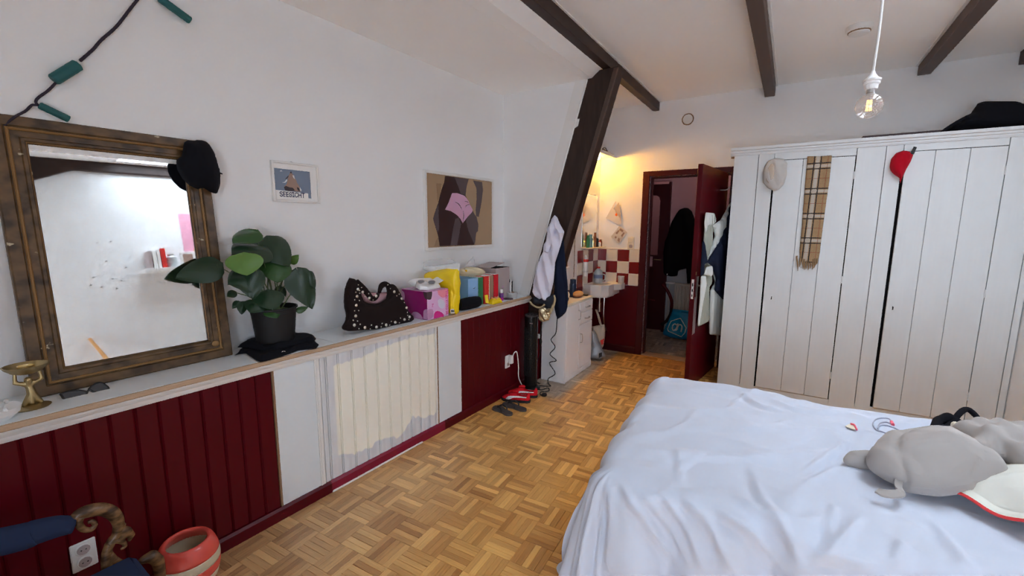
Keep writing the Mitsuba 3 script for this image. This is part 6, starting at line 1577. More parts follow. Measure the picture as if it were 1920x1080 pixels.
def onto(mesh, pts, d, n=nY):
    """project outline points onto the front of a body"""
    n = np.asarray(n, float) / np.linalg.norm(n)
    out = []
    for p in np.asarray(pts, float):
        dv = mesh.vertices - p
        lat = np.linalg.norm(dv - (dv @ n)[:, None] * n, axis=1)
        j = np.argsort(lat)[:6]
        out.append(p + n * ((dv[j] @ n).max() + d))
    return np.array(out)


hexa = [(-1.1493,6.16,0.3183),(-1.0657,6.16,0.2009),(-1.0768,6.16,0.1333),(-1.1226,6.16,0.0645),(-1.2942,6.16,0.1202),(-1.3077,6.16,0.1479),(-1.2846,6.16,0.2309),(-1.2704,6.16,0.2578)]
hp = np.array(hexa + hexa[:1])
hp = np.array([hp[0] + (hp[-1] - hp[0]) * 0] + [p for p in hp[1:]])
part(bb, 'emblem_outline', tube(onto(bbm, np.vstack([np.linspace(a, b, 6)[:-1] for a, b in zip(hp[:-1], hp[1:])] + [hp[-1:]]), 0.003), 0.006, 6), 'm_paper', True, label='white hexagon outline')
la = [(-1.1898,6.16,0.2179),(-1.2215,6.16,0.2263),(-1.2436,6.16,0.2026),(-1.2451,6.16,0.1605),(-1.2281,6.16,0.1376),(-1.2019,6.16,0.1579),(-1.185,6.16,0.2019),(-1.1756,6.16,0.2405)]
part(bb, 'letter_a', tube(onto(bbm, smoothpts(la, 4), 0.003), 0.009, 6), 'm_paper', True, label='white script letter a')
lh = [(-1.2086,6.16,0.1403),(-1.1859,6.16,0.1517),(-1.1763,6.16,0.1864),(-1.1593,6.16,0.226),(-1.1322,6.16,0.2253),(-1.1203,6.16,0.1937),(-1.1306,6.16,0.1342)]
part(bb, 'letter_h', tube(onto(bbm, smoothpts(lh, 4), 0.003), 0.009, 6), 'm_paper', True, label='white script letter h')
part(bb, 'handle', tube([(-1.20, 6.12, 0.30), (-1.16, 6.11, 0.40), (-1.05, 6.11, 0.40), (-1.0, 6.12, 0.30)], 0.010, 8, 5), 'm_blue_bag', True)
hk = thing('wall_box', 'small white and dark box on the hall wall beside the black coat', 'box')
part(hk, 'box', box(-1.415, -1.37, 6.46, 6.498, 1.16, 1.34, 0.004), 'm_white_plastic')
part(hk, 'dark_cover', box(-1.45, -1.405, 6.46, 6.498, 1.20, 1.37, 0.004), 'm_black')

# ---------------------------------------------------------------- wardrobe
wr = thing('wardrobe', 'large white plank wardrobe with moulded cornice along the back wall', 'wardrobe')
WF, WX0_, WX1_, WT = 4.52, -0.482, 1.444, 2.178
part(wr, 'side_panel', box(WX0_, WX0_ + 0.022, WF + 0.022, YB - 0.005, 0.001, WT), 'm_wardrobe')
part(wr, 'side_panel', box(WX1_ - 0.022, WX1_, WF + 0.022, YB - 0.005, 0.001, WT), 'm_wardrobe')
part(wr, 'top_panel', box(WX0_, WX1_, WF + 0.022, YB - 0.005, WT - 0.02, WT), 'm_wardrobe')
part(wr, 'inner_lining', box(WX0_ + 0.022, WX1_ - 0.022, WF + 0.045, WF + 0.05, 0.02, WT - 0.02), 'm_gap')
for a, b in ((WX0_ + 0.022, -0.172), (0.405, 0.680), (1.25, WX1_ - 0.022)):
    part(wr, 'post_backing', box(a, b, WF + 0.022, WF + 0.034, 0.02, WT - 0.02), 'm_box_grey')
g_ = 0.0014
for i, (a, b, z0, z1) in enumerate([(WX0_, -0.289, 0.001, WT), (-0.286, -0.168, 0.001, WT), (0.402, 0.580, 0.001, WT), (0.583, 0.684, 0.001, WT), (1.247, 1.404, 0.001, WT), (1.407, WX1_, 0.001, WT)]):
    part(wr, 'post_board', box(a, b - g_, WF, WF + 0.022, z0, z1, 0.0018), 'm_wardrobe')
part(wr, 'header_board', box(-0.166, 0.398, WF, WF + 0.022, 2.117, WT, 0.0015), 'm_wardrobe')
part(wr, 'header_board', box(0.686, 1.243, WF, WF + 0.022, 2.122, WT, 0.0015), 'm_wardrobe')
part(wr, 'plinth', box(WX0_, WX1_, WF + 0.002, WF + 0.02, 0.001, 0.06), 'm_wardrobe')
prof = [(0.0, 0.0), (0.008, 0.0), (0.012, 0.012), (0.012, 0.022), (0.020, 0.026), (0.022, 0.040), (0.034, 0.046), (0.036, 0.068), (0.0, 0.068)]
part(wr, 'cornice', extr([(WF - a, WT - 0.004 + b) for a, b in prof] + [(WF + 0.05, WT + 0.064), (WF + 0.05, WT - 0.004)], 0, WX0_ - 0.028, WX1_), 'm_wardrobe')


def wdoor(x0, x1, seams, z0, z1, ang, lockx, lockz, hz):
    edges = [x0] + seams + [x1]
    piv = [x1, WF + 0.011, 0]
    f = lambda m: rot(m, [0, 0, 1], ang, piv)
    k = None
    for a, b in zip(edges[:-1], edges[1:]):
        m = f(box(a + 0.0012, b - 0.0012, WF - 0.003, WF + 0.019, z0, z1, 0.0022))
        if k is None:
            k = part(wr, 'door', f(box(x0 + 0.01, x1 - 0.01, WF + 0.019, WF + 0.030, z0 + 0.06, z1 - 0.06)), 'm_wardrobe')
        part(k, 'board', m, 'm_wardrobe')
    part(k, 'keyhole', f(box(lockx - 0.004, lockx + 0.004, WF - 0.0036, WF - 0.0028, lockz - 0.013, lockz + 0.013)), 'm_gap')
    for z in hz:
        part(k, 'hinge', f(cyl((x1 + 0.001, WF - 0.004, z - 0.03), (x1 + 0.001, WF - 0.004, z + 0.03), 0.005)), 'm_wardrobe', 30)


wdoor(-0.158, 0.396, [0.045, 0.222], 0.065, 2.112, 0.8, -0.093, 0.910, (1.96, 1.11, 0.28))
wdoor(0.700, 1.243, [0.866, 1.053], 0.065, 2.117, 1.0, 0.742, 0.909, (1.95, 1.07, 0.28))
# on top of the wardrobe
jk = thing('black_jacket', 'black bundled jacket lying on top of the wardrobe', 'jacket')
JK = [(0.9299,4.72,2.2819),(0.9898,4.72,2.3302),(1.0367,4.72,2.3789),(1.0748,4.72,2.3972),(1.0984,4.72,2.4624),(1.1307,4.72,2.473),(1.2957,4.72,2.4503),(1.3435,4.72,2.422),(1.3947,4.72,2.3827),(1.4565,4.72,2.2922),(1.4601,4.72,2.2629),(1.1682,4.72,2.2685)]
JK = [(min(x, 1.43), y, z) for x, y, z in JK]
part(jk, 'bundle', puffy(JK, [0, -1, 0.0], 0.10, 0.20, 0.014, edge=0.10, relief=fold(28, 0.014, 1.1, 4)), 'm_black_cloth', True)
part(jk, 'strap', tube([(0.9051,4.62,2.2592),(0.9422,4.62,2.2937),(0.9952,4.62,2.3334),(1.0352,4.62,2.3551)], 0.012, 8, 4), 'm_black_cloth', True)
fb = solo('flat_board', 'thin dark board lying on top of the wardrobe left of the jacket', 'board', box(0.44, 0.92, 4.70, 4.95, WT + 0.001, WT + 0.112, 0.003), 'm_fb' if mat('m_fb', lin(54, 32, 34), 0.5) else '')
rod = solo('curtain_rod', 'short dark rod end sticking out over the left end of the wardrobe', 'rod', cyl((-0.53, 4.72, 2.19), (-0.30, 4.72, 2.19), 0.008), 'm_brown_wood', 30)
# hats and scarf hung on the wardrobe front
wh = thing('fluffy_hat', 'white fluffy bucket hat hung on the left wardrobe door', 'hat')
bumped('m_fluffy', lin(226, 220, 212), lambda p, n, uv: noise(p.x * 160, p.y * 160, p.z * 160) + 0.7 * noise(p.x * 70, p.y * 70, p.z * 70), 0.016, 0.95, 0.1, sheen=0.8)
HT = [(-0.2381,4.49,2.0672),(-0.2132,4.49,2.1107),(-0.1553,4.49,2.1334),(-0.0955,4.49,2.1202),(-0.0653,4.49,2.0827),(-0.0611,4.49,1.9849),(-0.0778,4.49,1.9054),(-0.1136,4.49,1.8617),(-0.1527,4.49,1.854),(-0.2034,4.49,1.8833),(-0.2396,4.49,1.9305),(-0.2494,4.49,2.0042)]
part(wh, 'brim', puffy(HT, [-0.15, -1, -0.05], 0.055, 0.018, 0.010, edge=0.08, relief=fold(80, 0.006, 0.3, 5)), 'm_fluffy', True)
part(wh, 'crown_opening', puffy([(-0.2185,4.452,2.0437),(-0.1857,4.452,2.0819),(-0.1533,4.452,2.0708),(-0.1446,4.452,2.0125),(-0.1587,4.452,1.9417),(-0.1877,4.452,1.907),(-0.2221,4.452,1.9357),(-0.2311,4.452,1.9994)], [-0.4, -1, -0.05], 0.012, 0.02, 0.008, edge=0.02), 'm_hatin' if mat('m_hatin', lin(196, 180, 162), 0.95) else '', True, label='beige inside of the crown')
sc_k = thing('scarf', 'tan checked scarf with fringe hung over the left wardrobe door', 'scarf')


def t_plaid(p, n, uv):
    u = (p.x - 0.155 + 0.02 * (2.1 - p.z)) / 0.165
    v = (2.13 - p.z) / 0.205
    vf = v - dr.floor(v)
    def band(t, c, w):
        return smoothstep(w, w * 0.6, dr.abs(t - c))
    dark = dr.maximum(dr.maximum(band(vf, 0.30, 0.025), band(vf, 0.52, 0.025)), dr.maximum(band(u, -0.20, 0.030), band(u, 0.08, 0.030)))
    light = dr.maximum(band(vf, 0.41, 0.07), band(u, -0.06, 0.10)) * 0.55
    red = dr.maximum(band(vf, 0.90, 0.014), band(u, 0.36, 0.016)) * 0.6
    c = mix((0.30, 0.19, 0.10), (0.36, 0.24, 0.13), noise(p.x * 300, p.z * 300))
    c = mix(c, (0.62, 0.60, 0.55), light)
    c = mix(c, (0.25, 0.03, 0.02), red)
    return mix(c, (0.035, 0.03, 0.03), dark)


mat('m_plaid', mikit.proc(t_plaid), 0.95, spec=0.1)
SCF = [(0.0707,4.5,2.1311),(0.1555,4.5,2.1247),(0.2375,4.5,2.1269),(0.2378,4.5,2.0465),(0.2388,4.5,1.9185),(0.2329,4.5,1.7459),(0.2302,4.5,1.6147),(0.2275,4.5,1.4819),(0.2267,4.5,1.3253),(0.2187,4.5,1.248),(0.171,4.5,1.2364),(0.0935,4.5,1.2508),(0.0818,4.5,1.3424),(0.0816,4.5,1.5247),(0.0775,4.5,1.7046),(0.0735,4.5,1.9261)]
part(sc_k, 'cloth', puffy(SCF, [0, -1, 0], 0.010, 0.006, 0.010, edge=0.015, relief=fold(60, 0.004, 0.0, 3)), 'm_plaid', True)
mat('m_fringe', lin(140, 112, 82), 0.95, spec=0.1)
fr = [(0.068,4.495,1.2776),(0.0851,4.495,1.1674),(0.0926,4.495,1.2603),(0.0935,4.495,1.205),(0.1083,4.495,1.2565),(0.1218,4.495,1.1881),(0.1239,4.495,1.2527),(0.1303,4.495,1.1794),(0.1391,4.495,1.2535),(0.1413,4.495,1.1847),(0.1546,4.495,1.2497),(0.1572,4.495,1.1765),(0.1697,4.495,1.2504),(0.1711,4.495,1.1911),(0.1842,4.495,1.2557),(0.1869,4.495,1.1829),(0.1988,4.495,1.261),(0.1969,4.495,1.1972),(0.2136,4.495,1.2617),(0.2057,4.495,1.225)]
for a, b in zip(fr[::2], fr[1::2]):
    a, b = np.array(a), np.array(b)
    part(sc_k, 'fringe', tube([a + [0, 0, 0.02], a, (a + b) / 2 + [0.003, 0, 0], b], [0.007, 0.007, 0.006, 0.002], 6, 3), 'm_fringe', True)
rc_ = thing('red_cap', 'red knitted cap with a black strap hung at the top of the wardrobe middle', 'hat')
RC = [(0.6082,4.488,2.0132),(0.6121,4.488,2.0688),(0.636,4.488,2.1107),(0.6777,4.488,2.127),(0.7124,4.488,2.1164),(0.7367,4.488,2.0872),(0.729,4.488,2.0447),(0.7102,4.488,1.9909),(0.692,4.488,1.9285),(0.6845,4.488,1.8809),(0.6737,4.488,1.9254),(0.6433,4.488,1.947),(0.6179,4.488,1.9805)]
mat('m_cap_red', lin(168, 16, 34), 0.95, spec=0.1, sheen=0.4)
part(rc_, 'cap', puffy(RC, [-0.1, -1, 0], 0.07, 0.012, 0.010, edge=0.09, relief=fold(60, 0.006, 0.5, 4)), 'm_cap_red', True)
part(rc_, 'strap', plate([(0.7327,4.485,2.1493),(0.7513,4.485,2.1438),(0.7388,4.485,2.0905),(0.7197,4.485,2.0998)], [0, -1, 0], 0.006), 'm_black')

# ---------------------------------------------------------------- ceiling fixtures
sd_ = thing('smoke_detector', 'round white smoke detector on the ceiling by the hanging bulb', 'smoke detector')
sc0 = (0.285, 3.95)
part(sd_, 'base', lathe([(0, 2.865), (0.066, 2.865), (0.074, 2.873), (0.074, 2.8995), (0, 2.8995)], (sc0[0], sc0[1], 0), 36), 'm_white_gloss', 30)
part(sd_, 'slot', lathe([(0.060, 2.858), (0.064, 2.858), (0.064, 2.866), (0.060, 2.866), (0.060, 2.858)], (sc0[0], sc0[1], 0), 36), 'm_brown_wood', 30)
part(sd_, 'cap', lathe([(0, 2.846), (0.050, 2.846), (0.060, 2.852), (0.060, 2.860), (0, 2.860)], (sc0[0], sc0[1], 0), 36), 'm_white_gloss', 30)
pd = thing('pendant_lamp', 'bare filament bulb hanging on a white cord from the ceiling', 'lamp')
bx, by = 0.2145, 2.20
b0 = np.array([bx, by, 0])
part(pd, 'cord', tube([b0 + [0, 0, 2.115], b0 + [0.004, 0, 2.3], b0 + [0.0, 0, 2.6], b0 + [0.002, 0, 2.872]], 0.0045, 8, 5), 'm_white_plastic', True)
part(pd, 'ceiling_rose', lathe([(0, 2.868), (0.03, 2.868), (0.045, 2.8995), (0, 2.8995)], b0, 28), 'm_white_plastic', 30)
part(pd, 'socket', lathe([(0.006, 2.132), (0.009, 2.122), (0.018, 2.108), (0.0285, 2.102), (0.0285, 2.096), (0.024, 2.094), (0.0265, 2.090), (0.0265, 2.085), (0.022, 2.082), (0.0205, 2.066), (0, 2.066)][::-1], b0, 28), 'm_white_plastic', 30)
part(pd, 'bulb_cap', lathe([(0, 2.052), (0.013, 2.052), (0.013, 2.067), (0, 2.067)], b0, 20), 'm_steel', 30)
bz, br_ = 2.006, 0.044
gp = [(0.0125, 2.054), (0.016, 2.048)] + [(br_ * math.cos(a), bz + br_ * math.sin(a)) for a in np.linspace(1.15, -math.pi / 2, 18)]
part(pd, 'bulb_glass', lathe(gp[::-1], b0, 32), 'm_bulbglass' if scene.setdefault('m_bulbglass', {'type': 'blendbsdf', 'weight': 0.10, 'a': {'type': 'thindielectric', 'int_ior': 1.5}, 'b': {'type': 'twosided', 'b': {'type': 'diffuse', 'reflectance': rgb((0.7, 0.6, 0.5))}}}) else '', True, label='clear round bulb glass')
mat('m_filament', lin(250, 170, 90), 0.4)
for q in (-0.008, -0.003, 0.003, 0.008):
    k = part(pd, 'filament', cyl((bx + q, by, 1.988), (bx + q * 0.8, by, 2.028), 0.0016, sides=8), 'm_filament')
    scene[k]['emitter'] = {'type': 'area', 'radiance': rgb(BULB)}
part(pd, 'filament_stem', cyl((bx, by, 2.052), (bx, by, 2.03), 0.004, sides=10), 'm_steel', 30)

# ---------------------------------------------------------------- bed
BA = math.radians(3.6)
BO_ = np.array([-0.595, 1.455, 0.0])
bd = thing('bed', 'double bed with a rumpled white duvet cover pushed against the right wall', 'bed')


def bt_(m):
    """bed frame (along the bed from the foot, across from the near side, up) -> world"""
    v = m.vertices
    m = m.copy()
    m.vertices = BO_ + np.c_[v[:, 0] * math.cos(BA) - v[:, 1] * math.sin(BA), v[:, 0] * math.sin(BA) + v[:, 1] * math.cos(BA), v[:, 2]]
    return m


BL, BW, BH = 1.98, 1.36, 0.60
part(bd, 'base', bt_(box(0.05, BL - 0.02, 0.06, BW - 0.05, 0.08, 0.32, 0.02)), 'm_white_trim')
for x in (0.12, BL - 0.12):
    for y in (0.14, BW - 0.14):
        part(bd, 'leg', bt_(cyl((x, y, 0.0), (x, y, 0.09), 0.025)), 'm_brown_wood')
part(bd, 'mattress', bt_(box(0.04, BL - 0.02, 0.05, BW - 0.04, 0.32, 0.53, 0.04)), 'm_pillow')
dv = thing('duvet', 'rumpled white duvet draped over the bed down to the floor on the near sides', 'duvet')
nu, nw = 420, 340
U, W = np.meshgrid(np.linspace(-0.62, BL - 0.03, nu), np.linspace(-0.62, BW + 0.33, nw), indexing='ij')
r0 = 0.10
cx_, cy_ = np.clip(U, r0, BL), np.clip(W, r0, BW - r0)
dx, dy = U - cx_, W - cy_
d = np.hypot(dx, dy)
ux, uy = np.where(d > 1e-9, dx / np.maximum(d, 1e-9), 0), np.where(d > 1e-9, dy / np.maximum(d, 1e-9), 0)
arc = r0 * math.pi / 2
t = np.minimum(d, arc) / arc
hz = r0 * np.sin(t * math.pi / 2)
drop = r0 * (1 - np.cos(t * math.pi / 2)) + np.maximum(d - arc, 0)
peri = np.arctan2(dy, dx) * 0.24 + (cx_ * np.abs(uy) - cy_ * np.abs(ux))
fq = np.clip((d + 0.0) / 0.30, 0, 1)
pn = meshkit.fbm(np.stack([peri * 2.2, np.zeros_like(peri), drop * 0.7], -1), 3, 5)
folds = (np.sin(peri * 24 + pn * 9 + drop * 2.0) * 0.6 + np.sin(peri * 41 + pn * 13) * 0.4) * (0.35 + meshkit.noise(np.stack([peri * 4, peri * 0, drop], -1), 7))
flare = 0.20 * np.maximum(d - arc, 0) + folds * 0.050 * fq
px_, py_ = cx_ + ux * (hz + flare), cy_ + uy * (hz + flare)
pz_ = BH - drop
# wrinkles on the top: gentle loft, radiating creases, diagonal pulls
P3 = np.stack([U * 2.2, W * 2.2, np.zeros_like(U)], -1)
loft = 0.045 * (meshkit.fbm(P3, 3, 11) - 0.5)


def ridged(a, b, f, seed, stretch):
    q = np.stack([a * f, b * f * stretch, np.zeros_like(a)], -1)
    n_ = meshkit.fbm(q, 2, seed)
    t = np.clip(1 - np.abs(n_ - 0.5) * 6, 0, 1)
    return t * t * (3 - 2 * t)


c1, s1 = math.cos(0.5), math.sin(0.5)
cr = ridged(U * c1 + W * s1, -U * s1 + W * c1, 1.5, 3, 3.0) * 0.012 + ridged(U * s1 + W * c1, -U * c1 + W * s1, 2.4, 8, 2.8) * 0.008 + ridged(U, W, 5.0, 14, 2.0) * 0.003
mask = np.clip(1 - fq * 0.7, 0.3, 1) * np.clip((U + 0.62) / 0.3, 0, 1)
pz_ = pz_ + (loft + cr * 0.9) * mask
pz_ = pz_ + 0.025 * np.exp(-(((U - 0.5) / 0.6) ** 2 + ((W - 0.6) / 0.6) ** 2)) - 0.012 * (U > 1.0) * (U - 1.0)
floor_ = 0.020 + 0.010 * meshkit.noise(np.stack([U * 6, W * 6, U * 0], -1), 21)
low = pz_ < floor_
over = np.maximum(floor_ - pz_, 0)
px_ = px_ + ux * over * 0.25
py_ = py_ + uy * over * 0.25
pz_ = np.where(low, floor_ + 0.004 * np.sin(over * 60), pz_)
CREASES = [
    ([(0.091,0.035),(0.124,-0.102),(0.125,-0.21),(0.129,-0.272)], 0.020, 0.022), ([(0.138,0.043),(0.23,-0.049),(0.328,-0.172)], 0.016, 0.016),
    ([(0.185,0.043),(0.299,-0.044),(0.391,-0.148)], 0.013, 0.015), ([(0.34,0.043),(0.442,0.002),(0.512,-0.104)], 0.018, 0.020),
    ([(0.405,0.043),(0.547,0.02),(0.626,-0.085)], 0.016, 0.018), ([(0.51,0.123),(0.643,0.043),(0.709,-0.031)], 0.018, 0.020),
    ([(0.564,0.38),(0.604,0.143),(0.67,0.043),(0.713,0.0)], 0.012, 0.018), ([(0.727,0.39),(0.837,0.578),(0.925,0.771)], 0.012, 0.015),
    ([(0.737,0.321),(0.861,0.506)], 0.008, 0.014), ([(0.817,0.231),(0.777,0.043)], 0.008, 0.014),
    ([(0.889,0.212),(0.798,0.043),(0.74,-0.012)], 0.014, 0.018), ([(0.495,1.237),(0.596,1.049),(0.688,1.028)], 0.010, 0.022),
    ([(0.623,1.223),(0.736,1.092),(0.845,1.083),(0.941,1.172)], 0.010, 0.022), ([(0.3,0.344),(0.341,0.116)], 0.008, 0.020),
    ([(0.972,0.125),(0.937,0.032)], 0.010, 0.018), ([(1.089,0.324),(1.1,0.172),(1.099,0.083)], 0.010, 0.018),
    ([(0.265,0.043),(0.383,-0.051),(0.44,-0.155)], 0.014, 0.016), ([(0.467,0.043),(0.584,0.001),(0.652,-0.075)], 0.010, 0.014), ([(0.674,0.062),(0.751,0.014),(0.86,0.01)], 0.012, 0.020)]
crease = np.zeros_like(U)
for pts, amp, wid in CREASES:
    q = smoothpts(np.array(pts), 8)
    Q = np.stack([U, W], -1)
    best = np.full(U.shape, 9.0)
    along = np.zeros_like(U)
    for k in range(len(q) - 1):
        a_, b_ = q[k], q[k + 1]
        e_ = b_ - a_
        t_ = np.clip(((Q - a_) @ e_) / max(e_ @ e_, 1e-9), 0, 1)
        dd = np.linalg.norm(Q - a_ - t_[..., None] * e_, axis=-1)
        sgn = np.sign((Q - a_)[..., 0] * e_[1] - (Q - a_)[..., 1] * e_[0])
        hit = dd < np.abs(best)
        best = np.where(hit, dd * sgn, best)
        along = np.where(hit, (k + t_) / (len(q) - 1), along)
    fade = np.clip(np.minimum(along, 1.08 - along) / 0.22, 0, 1)
    crease += amp * fade * (np.exp(-(best / wid) ** 2) - 0.55 * np.exp(-((best - 1.7 * wid) / (1.3 * wid)) ** 2))
V = np.stack([px_, py_, pz_], -1)
gu, gw = np.gradient(V, axis=0), np.gradient(V, axis=1)
nrm_ = np.cross(gu, gw)
nrm_ /= np.linalg.norm(nrm_, axis=-1, keepdims=True) + 1e-12
nrm_ *= np.sign(nrm_[nu // 2, nw // 2, 2])
V = V + nrm_ * (crease * np.clip((pz_ - 0.03) / 0.1, 0, 1))[..., None]
px_, py_, pz_ = V[..., 0], V[..., 1], V[..., 2]
V = V.reshape(-1, 3)
ii, jj = np.meshgrid(np.arange(nu - 1), np.arange(nw - 1), indexing='ij')
a = (ii * nw + jj).ravel()
F = np.vstack([np.c_[a, a + nw, a + nw + 1], np.c_[a, a + nw + 1, a + 1]])
put(dv + '__cover', bt_(trimesh.Trimesh(V, F, process=False)), 'm_duvet', True)


def dtop(x, y):
    """height of the duvet's top at a world point"""
    q = np.array([x, y]) - BO_[:2]
    u, w = q[0] * math.cos(BA) + q[1] * math.sin(BA), -q[0] * math.sin(BA) + q[1] * math.cos(BA)
    k = np.argmin((U - u) ** 2 + (W - w) ** 2)
    return float(pz_.ravel()[k])


# pillows with red piping
mat('m_piping', lin(206, 58, 58), 0.8)


def pillow(label, c, d1, d2, L1, L2, h, z0, tilt=(0, 0)):
    k = thing('pillow', label, 'pillow')
    c, d1, d2 = np.array(c, float), np.array(d1, float), np.array(d2, float)
    n_ = 40
    A, B = np.meshgrid(np.linspace(0, 1, n_), np.linspace(0, 1, n_), indexing='ij')
    rim = 0.045
    e = np.minimum.reduce([A * L1, (1 - A) * L1, B * L2, (1 - B) * L2])
    t = np.clip((e - rim) / 0.20, 0, 1)
    hh = h * np.sqrt(1 - (1 - t) ** 2)
    wob = 0.012 * np.sin(A * 21 + B * 3) * (e < 0.06) + 0.008 * np.sin(B * 25 + A * 2) * (e < 0.06)
    pz = meshkit.fbm(np.stack([A * 4, B * 4, A * 0], -1), 3, 6) * 0.03 * t
    top = c[:2] + A[..., None] * L1 * d1[:2] + B[..., None] * L2 * d2[:2]
    zt = z0 + tilt[0] * A + tilt[1] * B
    Vt = np.concatenate([top, (zt + 0.006 + hh + pz + wob + 0.004)[..., None]], -1).reshape(-1, 3)
    Vb = np.concatenate([top, (zt + 0.002 - 0.0 * hh + wob)[..., None]], -1).reshape(-1, 3)
    ii, jj = np.meshgrid(np.arange(n_ - 1), np.arange(n_ - 1), indexing='ij')
    a = (ii * n_ + jj).ravel()
    F = np.vstack([np.c_[a, a + n_, a + n_ + 1], np.c_[a, a + n_ + 1, a + 1]])
    loop = [i * n_ for i in range(n_)] + [(n_ - 1) * n_ + j for j in range(1, n_)] + [i * n_ + n_ - 1 for i in range(n_ - 2, -1, -1)] + [j for j in range(n_ - 2, 0, -1)]
    m_ = len(Vt)
    side = []
    for p, q in zip(loop, loop[1:] + loop[:1]):
        side += [[p, q, q + m_], [p, q + m_, p + m_]]
    m = trimesh.Trimesh(np.vstack([Vt, Vb]), np.vstack([F, F[:, ::-1] + m_, side]), process=False)
    m.fix_normals()
    part(k, 'case', m, 'm_pillow', 60)
    rimp = np.array([(Vt[i] + Vb[i]) / 2 for i in loop + loop[:1]])
    part(k, 'piping', tube(rimp, 0.0055, 8), 'm_piping', True, label='red piping along the edge')
    return k


pillow('off-white pillow with red piping, the one nearest the viewer on the bed', (0.525, 2.00), (0.82, -0.57), (0.57, 0.82), 0.62, 0.56, 0.10, 0.632, (0.02, 0.06))
pillow('off-white pillow with red piping lying against the right wall behind the plush toy', (0.93, 2.47), (0.80, -0.60), (0.60, 0.80), 0.34, 0.34, 0.10, 0.66, (0.06, 0.06))

# grey plush toy
pt = thing('plush_toy', 'large grey plush animal lying on the bed against the near pillow', 'plush toy')
zb_ = 0.635
s_ = [((0.3776,1.9949,0.695), 0.070), ((0.4636,2.0561,0.705), 0.098), ((0.5484,2.0905,0.715), 0.105), ((0.6205,2.1155,0.705), 0.088), ((0.4232,1.9734,0.675), 0.062), ((0.4924,1.9852,0.68), 0.060), ((0.6503,2.145,0.7), 0.060), ((0.444,2.1983,0.685), 0.066), ((0.5852,2.287,0.7), 0.075)]
body_ = blob(s_, [(0, 1, 7), (1, 2, 8, 7), (2, 3, 8), (0, 4, 1), (1, 4, 5, 2), (2, 5, 3), (3, 6)], 0.012, 12)
v = np.asarray(body_.vertices)
q = meshkit.fbm(v * 5.5, 2, 4)
cre = np.clip(1 - np.abs(q - 0.5) * 9, 0, 1) ** 2
ar = np.array((0.3924,1.9842,0.68))
sw_ = np.abs((v[:, 0] - ar[0]) * 0.95 + (v[:, 1] - ar[1]) * 0.1 - 0.25 * (v[:, 1] - ar[1]) ** 2 * 8)
body_.vertices = v + np.asarray(body_.vertex_normals) * (0.016 * (meshkit.fbm(v * 7, 3, 9) - 0.5) - 0.007 * cre - 0.012 * np.exp(-(sw_ / 0.012) ** 2))[:, None]
part(pt, 'body', body_, 'm_plush', True)
s_ = [((0.3586,2.0542,0.66), 0.034), ((0.3295,2.0728,0.655), 0.036), ((0.2919,2.0546,0.652), 0.034), ((0.2711,2.0402,0.648), 0.022)]
part(pt, 'foot', blob(s_, [(0, 1), (1, 2), (2, 3)], 0.010, 10), 'm_plush', True)
tl = [np.array(p) for p in [(0.4059,1.9612,0.655),(0.3915,1.906,0.655),(0.3924,1.8596,0.655),(0.3631,1.8301,0.655),(0.3382,1.821,0.655),(0.3239,1.8294,0.655)]]
tl[0][2] += 0.03
V, F = [], []
tp_ = smoothpts(tl, 5)
dirs = np.gradient(tp_, axis=0)
for i, (p, dd_) in enumerate(zip(tp_, dirs)):
    s2 = np.cross(dd_, [0.3, -0.5, 0.8])
    s2 = s2 / (np.linalg.norm(s2) + 1e-9) * 0.012
    for o, h in ((-1, 0.0), (1, 0.0), (1, 0.006), (-1, 0.006)):
        V.append(p + s2 * o + np.array([0, 0, h]))
for i in range(len(tp_) - 1):
    for j in range(4):
        a, b = i * 4 + j, i * 4 + (j + 1) % 4
        F += [[a, b, b + 4], [a, b + 4, a + 4]]
F += [[0, 1, 2], [0, 2, 3], [len(V) - 4, len(V) - 2, len(V) - 3], [len(V) - 4, len(V) - 1, len(V) - 2]]
mt = trimesh.Trimesh(np.array(V), np.array(F), process=False)
mt.fix_normals()
part(pt, 'ribbon_tail', mt, 'm_plush', 40)
s_ = [((0.6588,2.4756,0.7), 0.030), ((0.6955,2.3825,0.735), 0.048), ((0.7187,2.2698,0.755), 0.055), ((0.7445,2.1857,0.755), 0.050), ((0.7779,2.1711,0.76), 0.050), ((0.7928,2.4667,0.74), 0.045), ((0.8248,2.3421,0.76), 0.045), ((0.6681,2.1681,0.74), 0.040)]
ear = blob(s_, [(0, 1), (1, 2, 5), (2, 3, 6, 5), (3, 4, 6), (1, 2, 7)], 0.012, 8)
v = ear.vertices
ear.vertices = v + ear.vertex_normals * (0.010 * (np.sin((v[:, 0] * 40 - v[:, 1] * 34)) + 0.7 * np.sin(v[:, 0] * 66 + v[:, 1] * 25)))[:, None]
part(pt, 'ear_flap', ear, 'm_plush', True, label='folded grey flap')

# black strap bundle and earphones
bs = thing('black_strap', 'tangled black strap with buckles lying on the bed before the wardrobe', 'strap')
zt0 = 0.645
S1 = [np.array(p) for p in [(0.6252,2.5922,0.645),(0.6497,2.6586,0.645),(0.6797,2.6977,0.645),(0.6965,2.6764,0.645),(0.6647,2.6118,0.645),(0.6401,2.5958,0.645)]]
part(bs, 'bundle', blob([(S1[0] + [0, 0, 0.01], 0.016), (S1[1] + [0, 0, 0.02], 0.020), (S1[2] + [0.01, 0, 0.03], 0.024), (S1[3] + [0.02, 0, 0.02], 0.022), (S1[4], 0.018)], [(0, 1), (1, 2), (2, 3), (3, 4), (4, 0)], 0.008, 4), 'm_black_cloth', True)
S2 = [np.array(p) + [0, 0, h] for p, h in zip([(0.7011,2.673,0.645),(0.7307,2.7245,0.645),(0.7674,2.7816,0.645),(0.7895,2.7695,0.645),(0.8033,2.7271,0.645),(0.8122,2.6958,0.645)], [0.02, 0.05, 0.06, 0.05, 0.03, 0.01])]
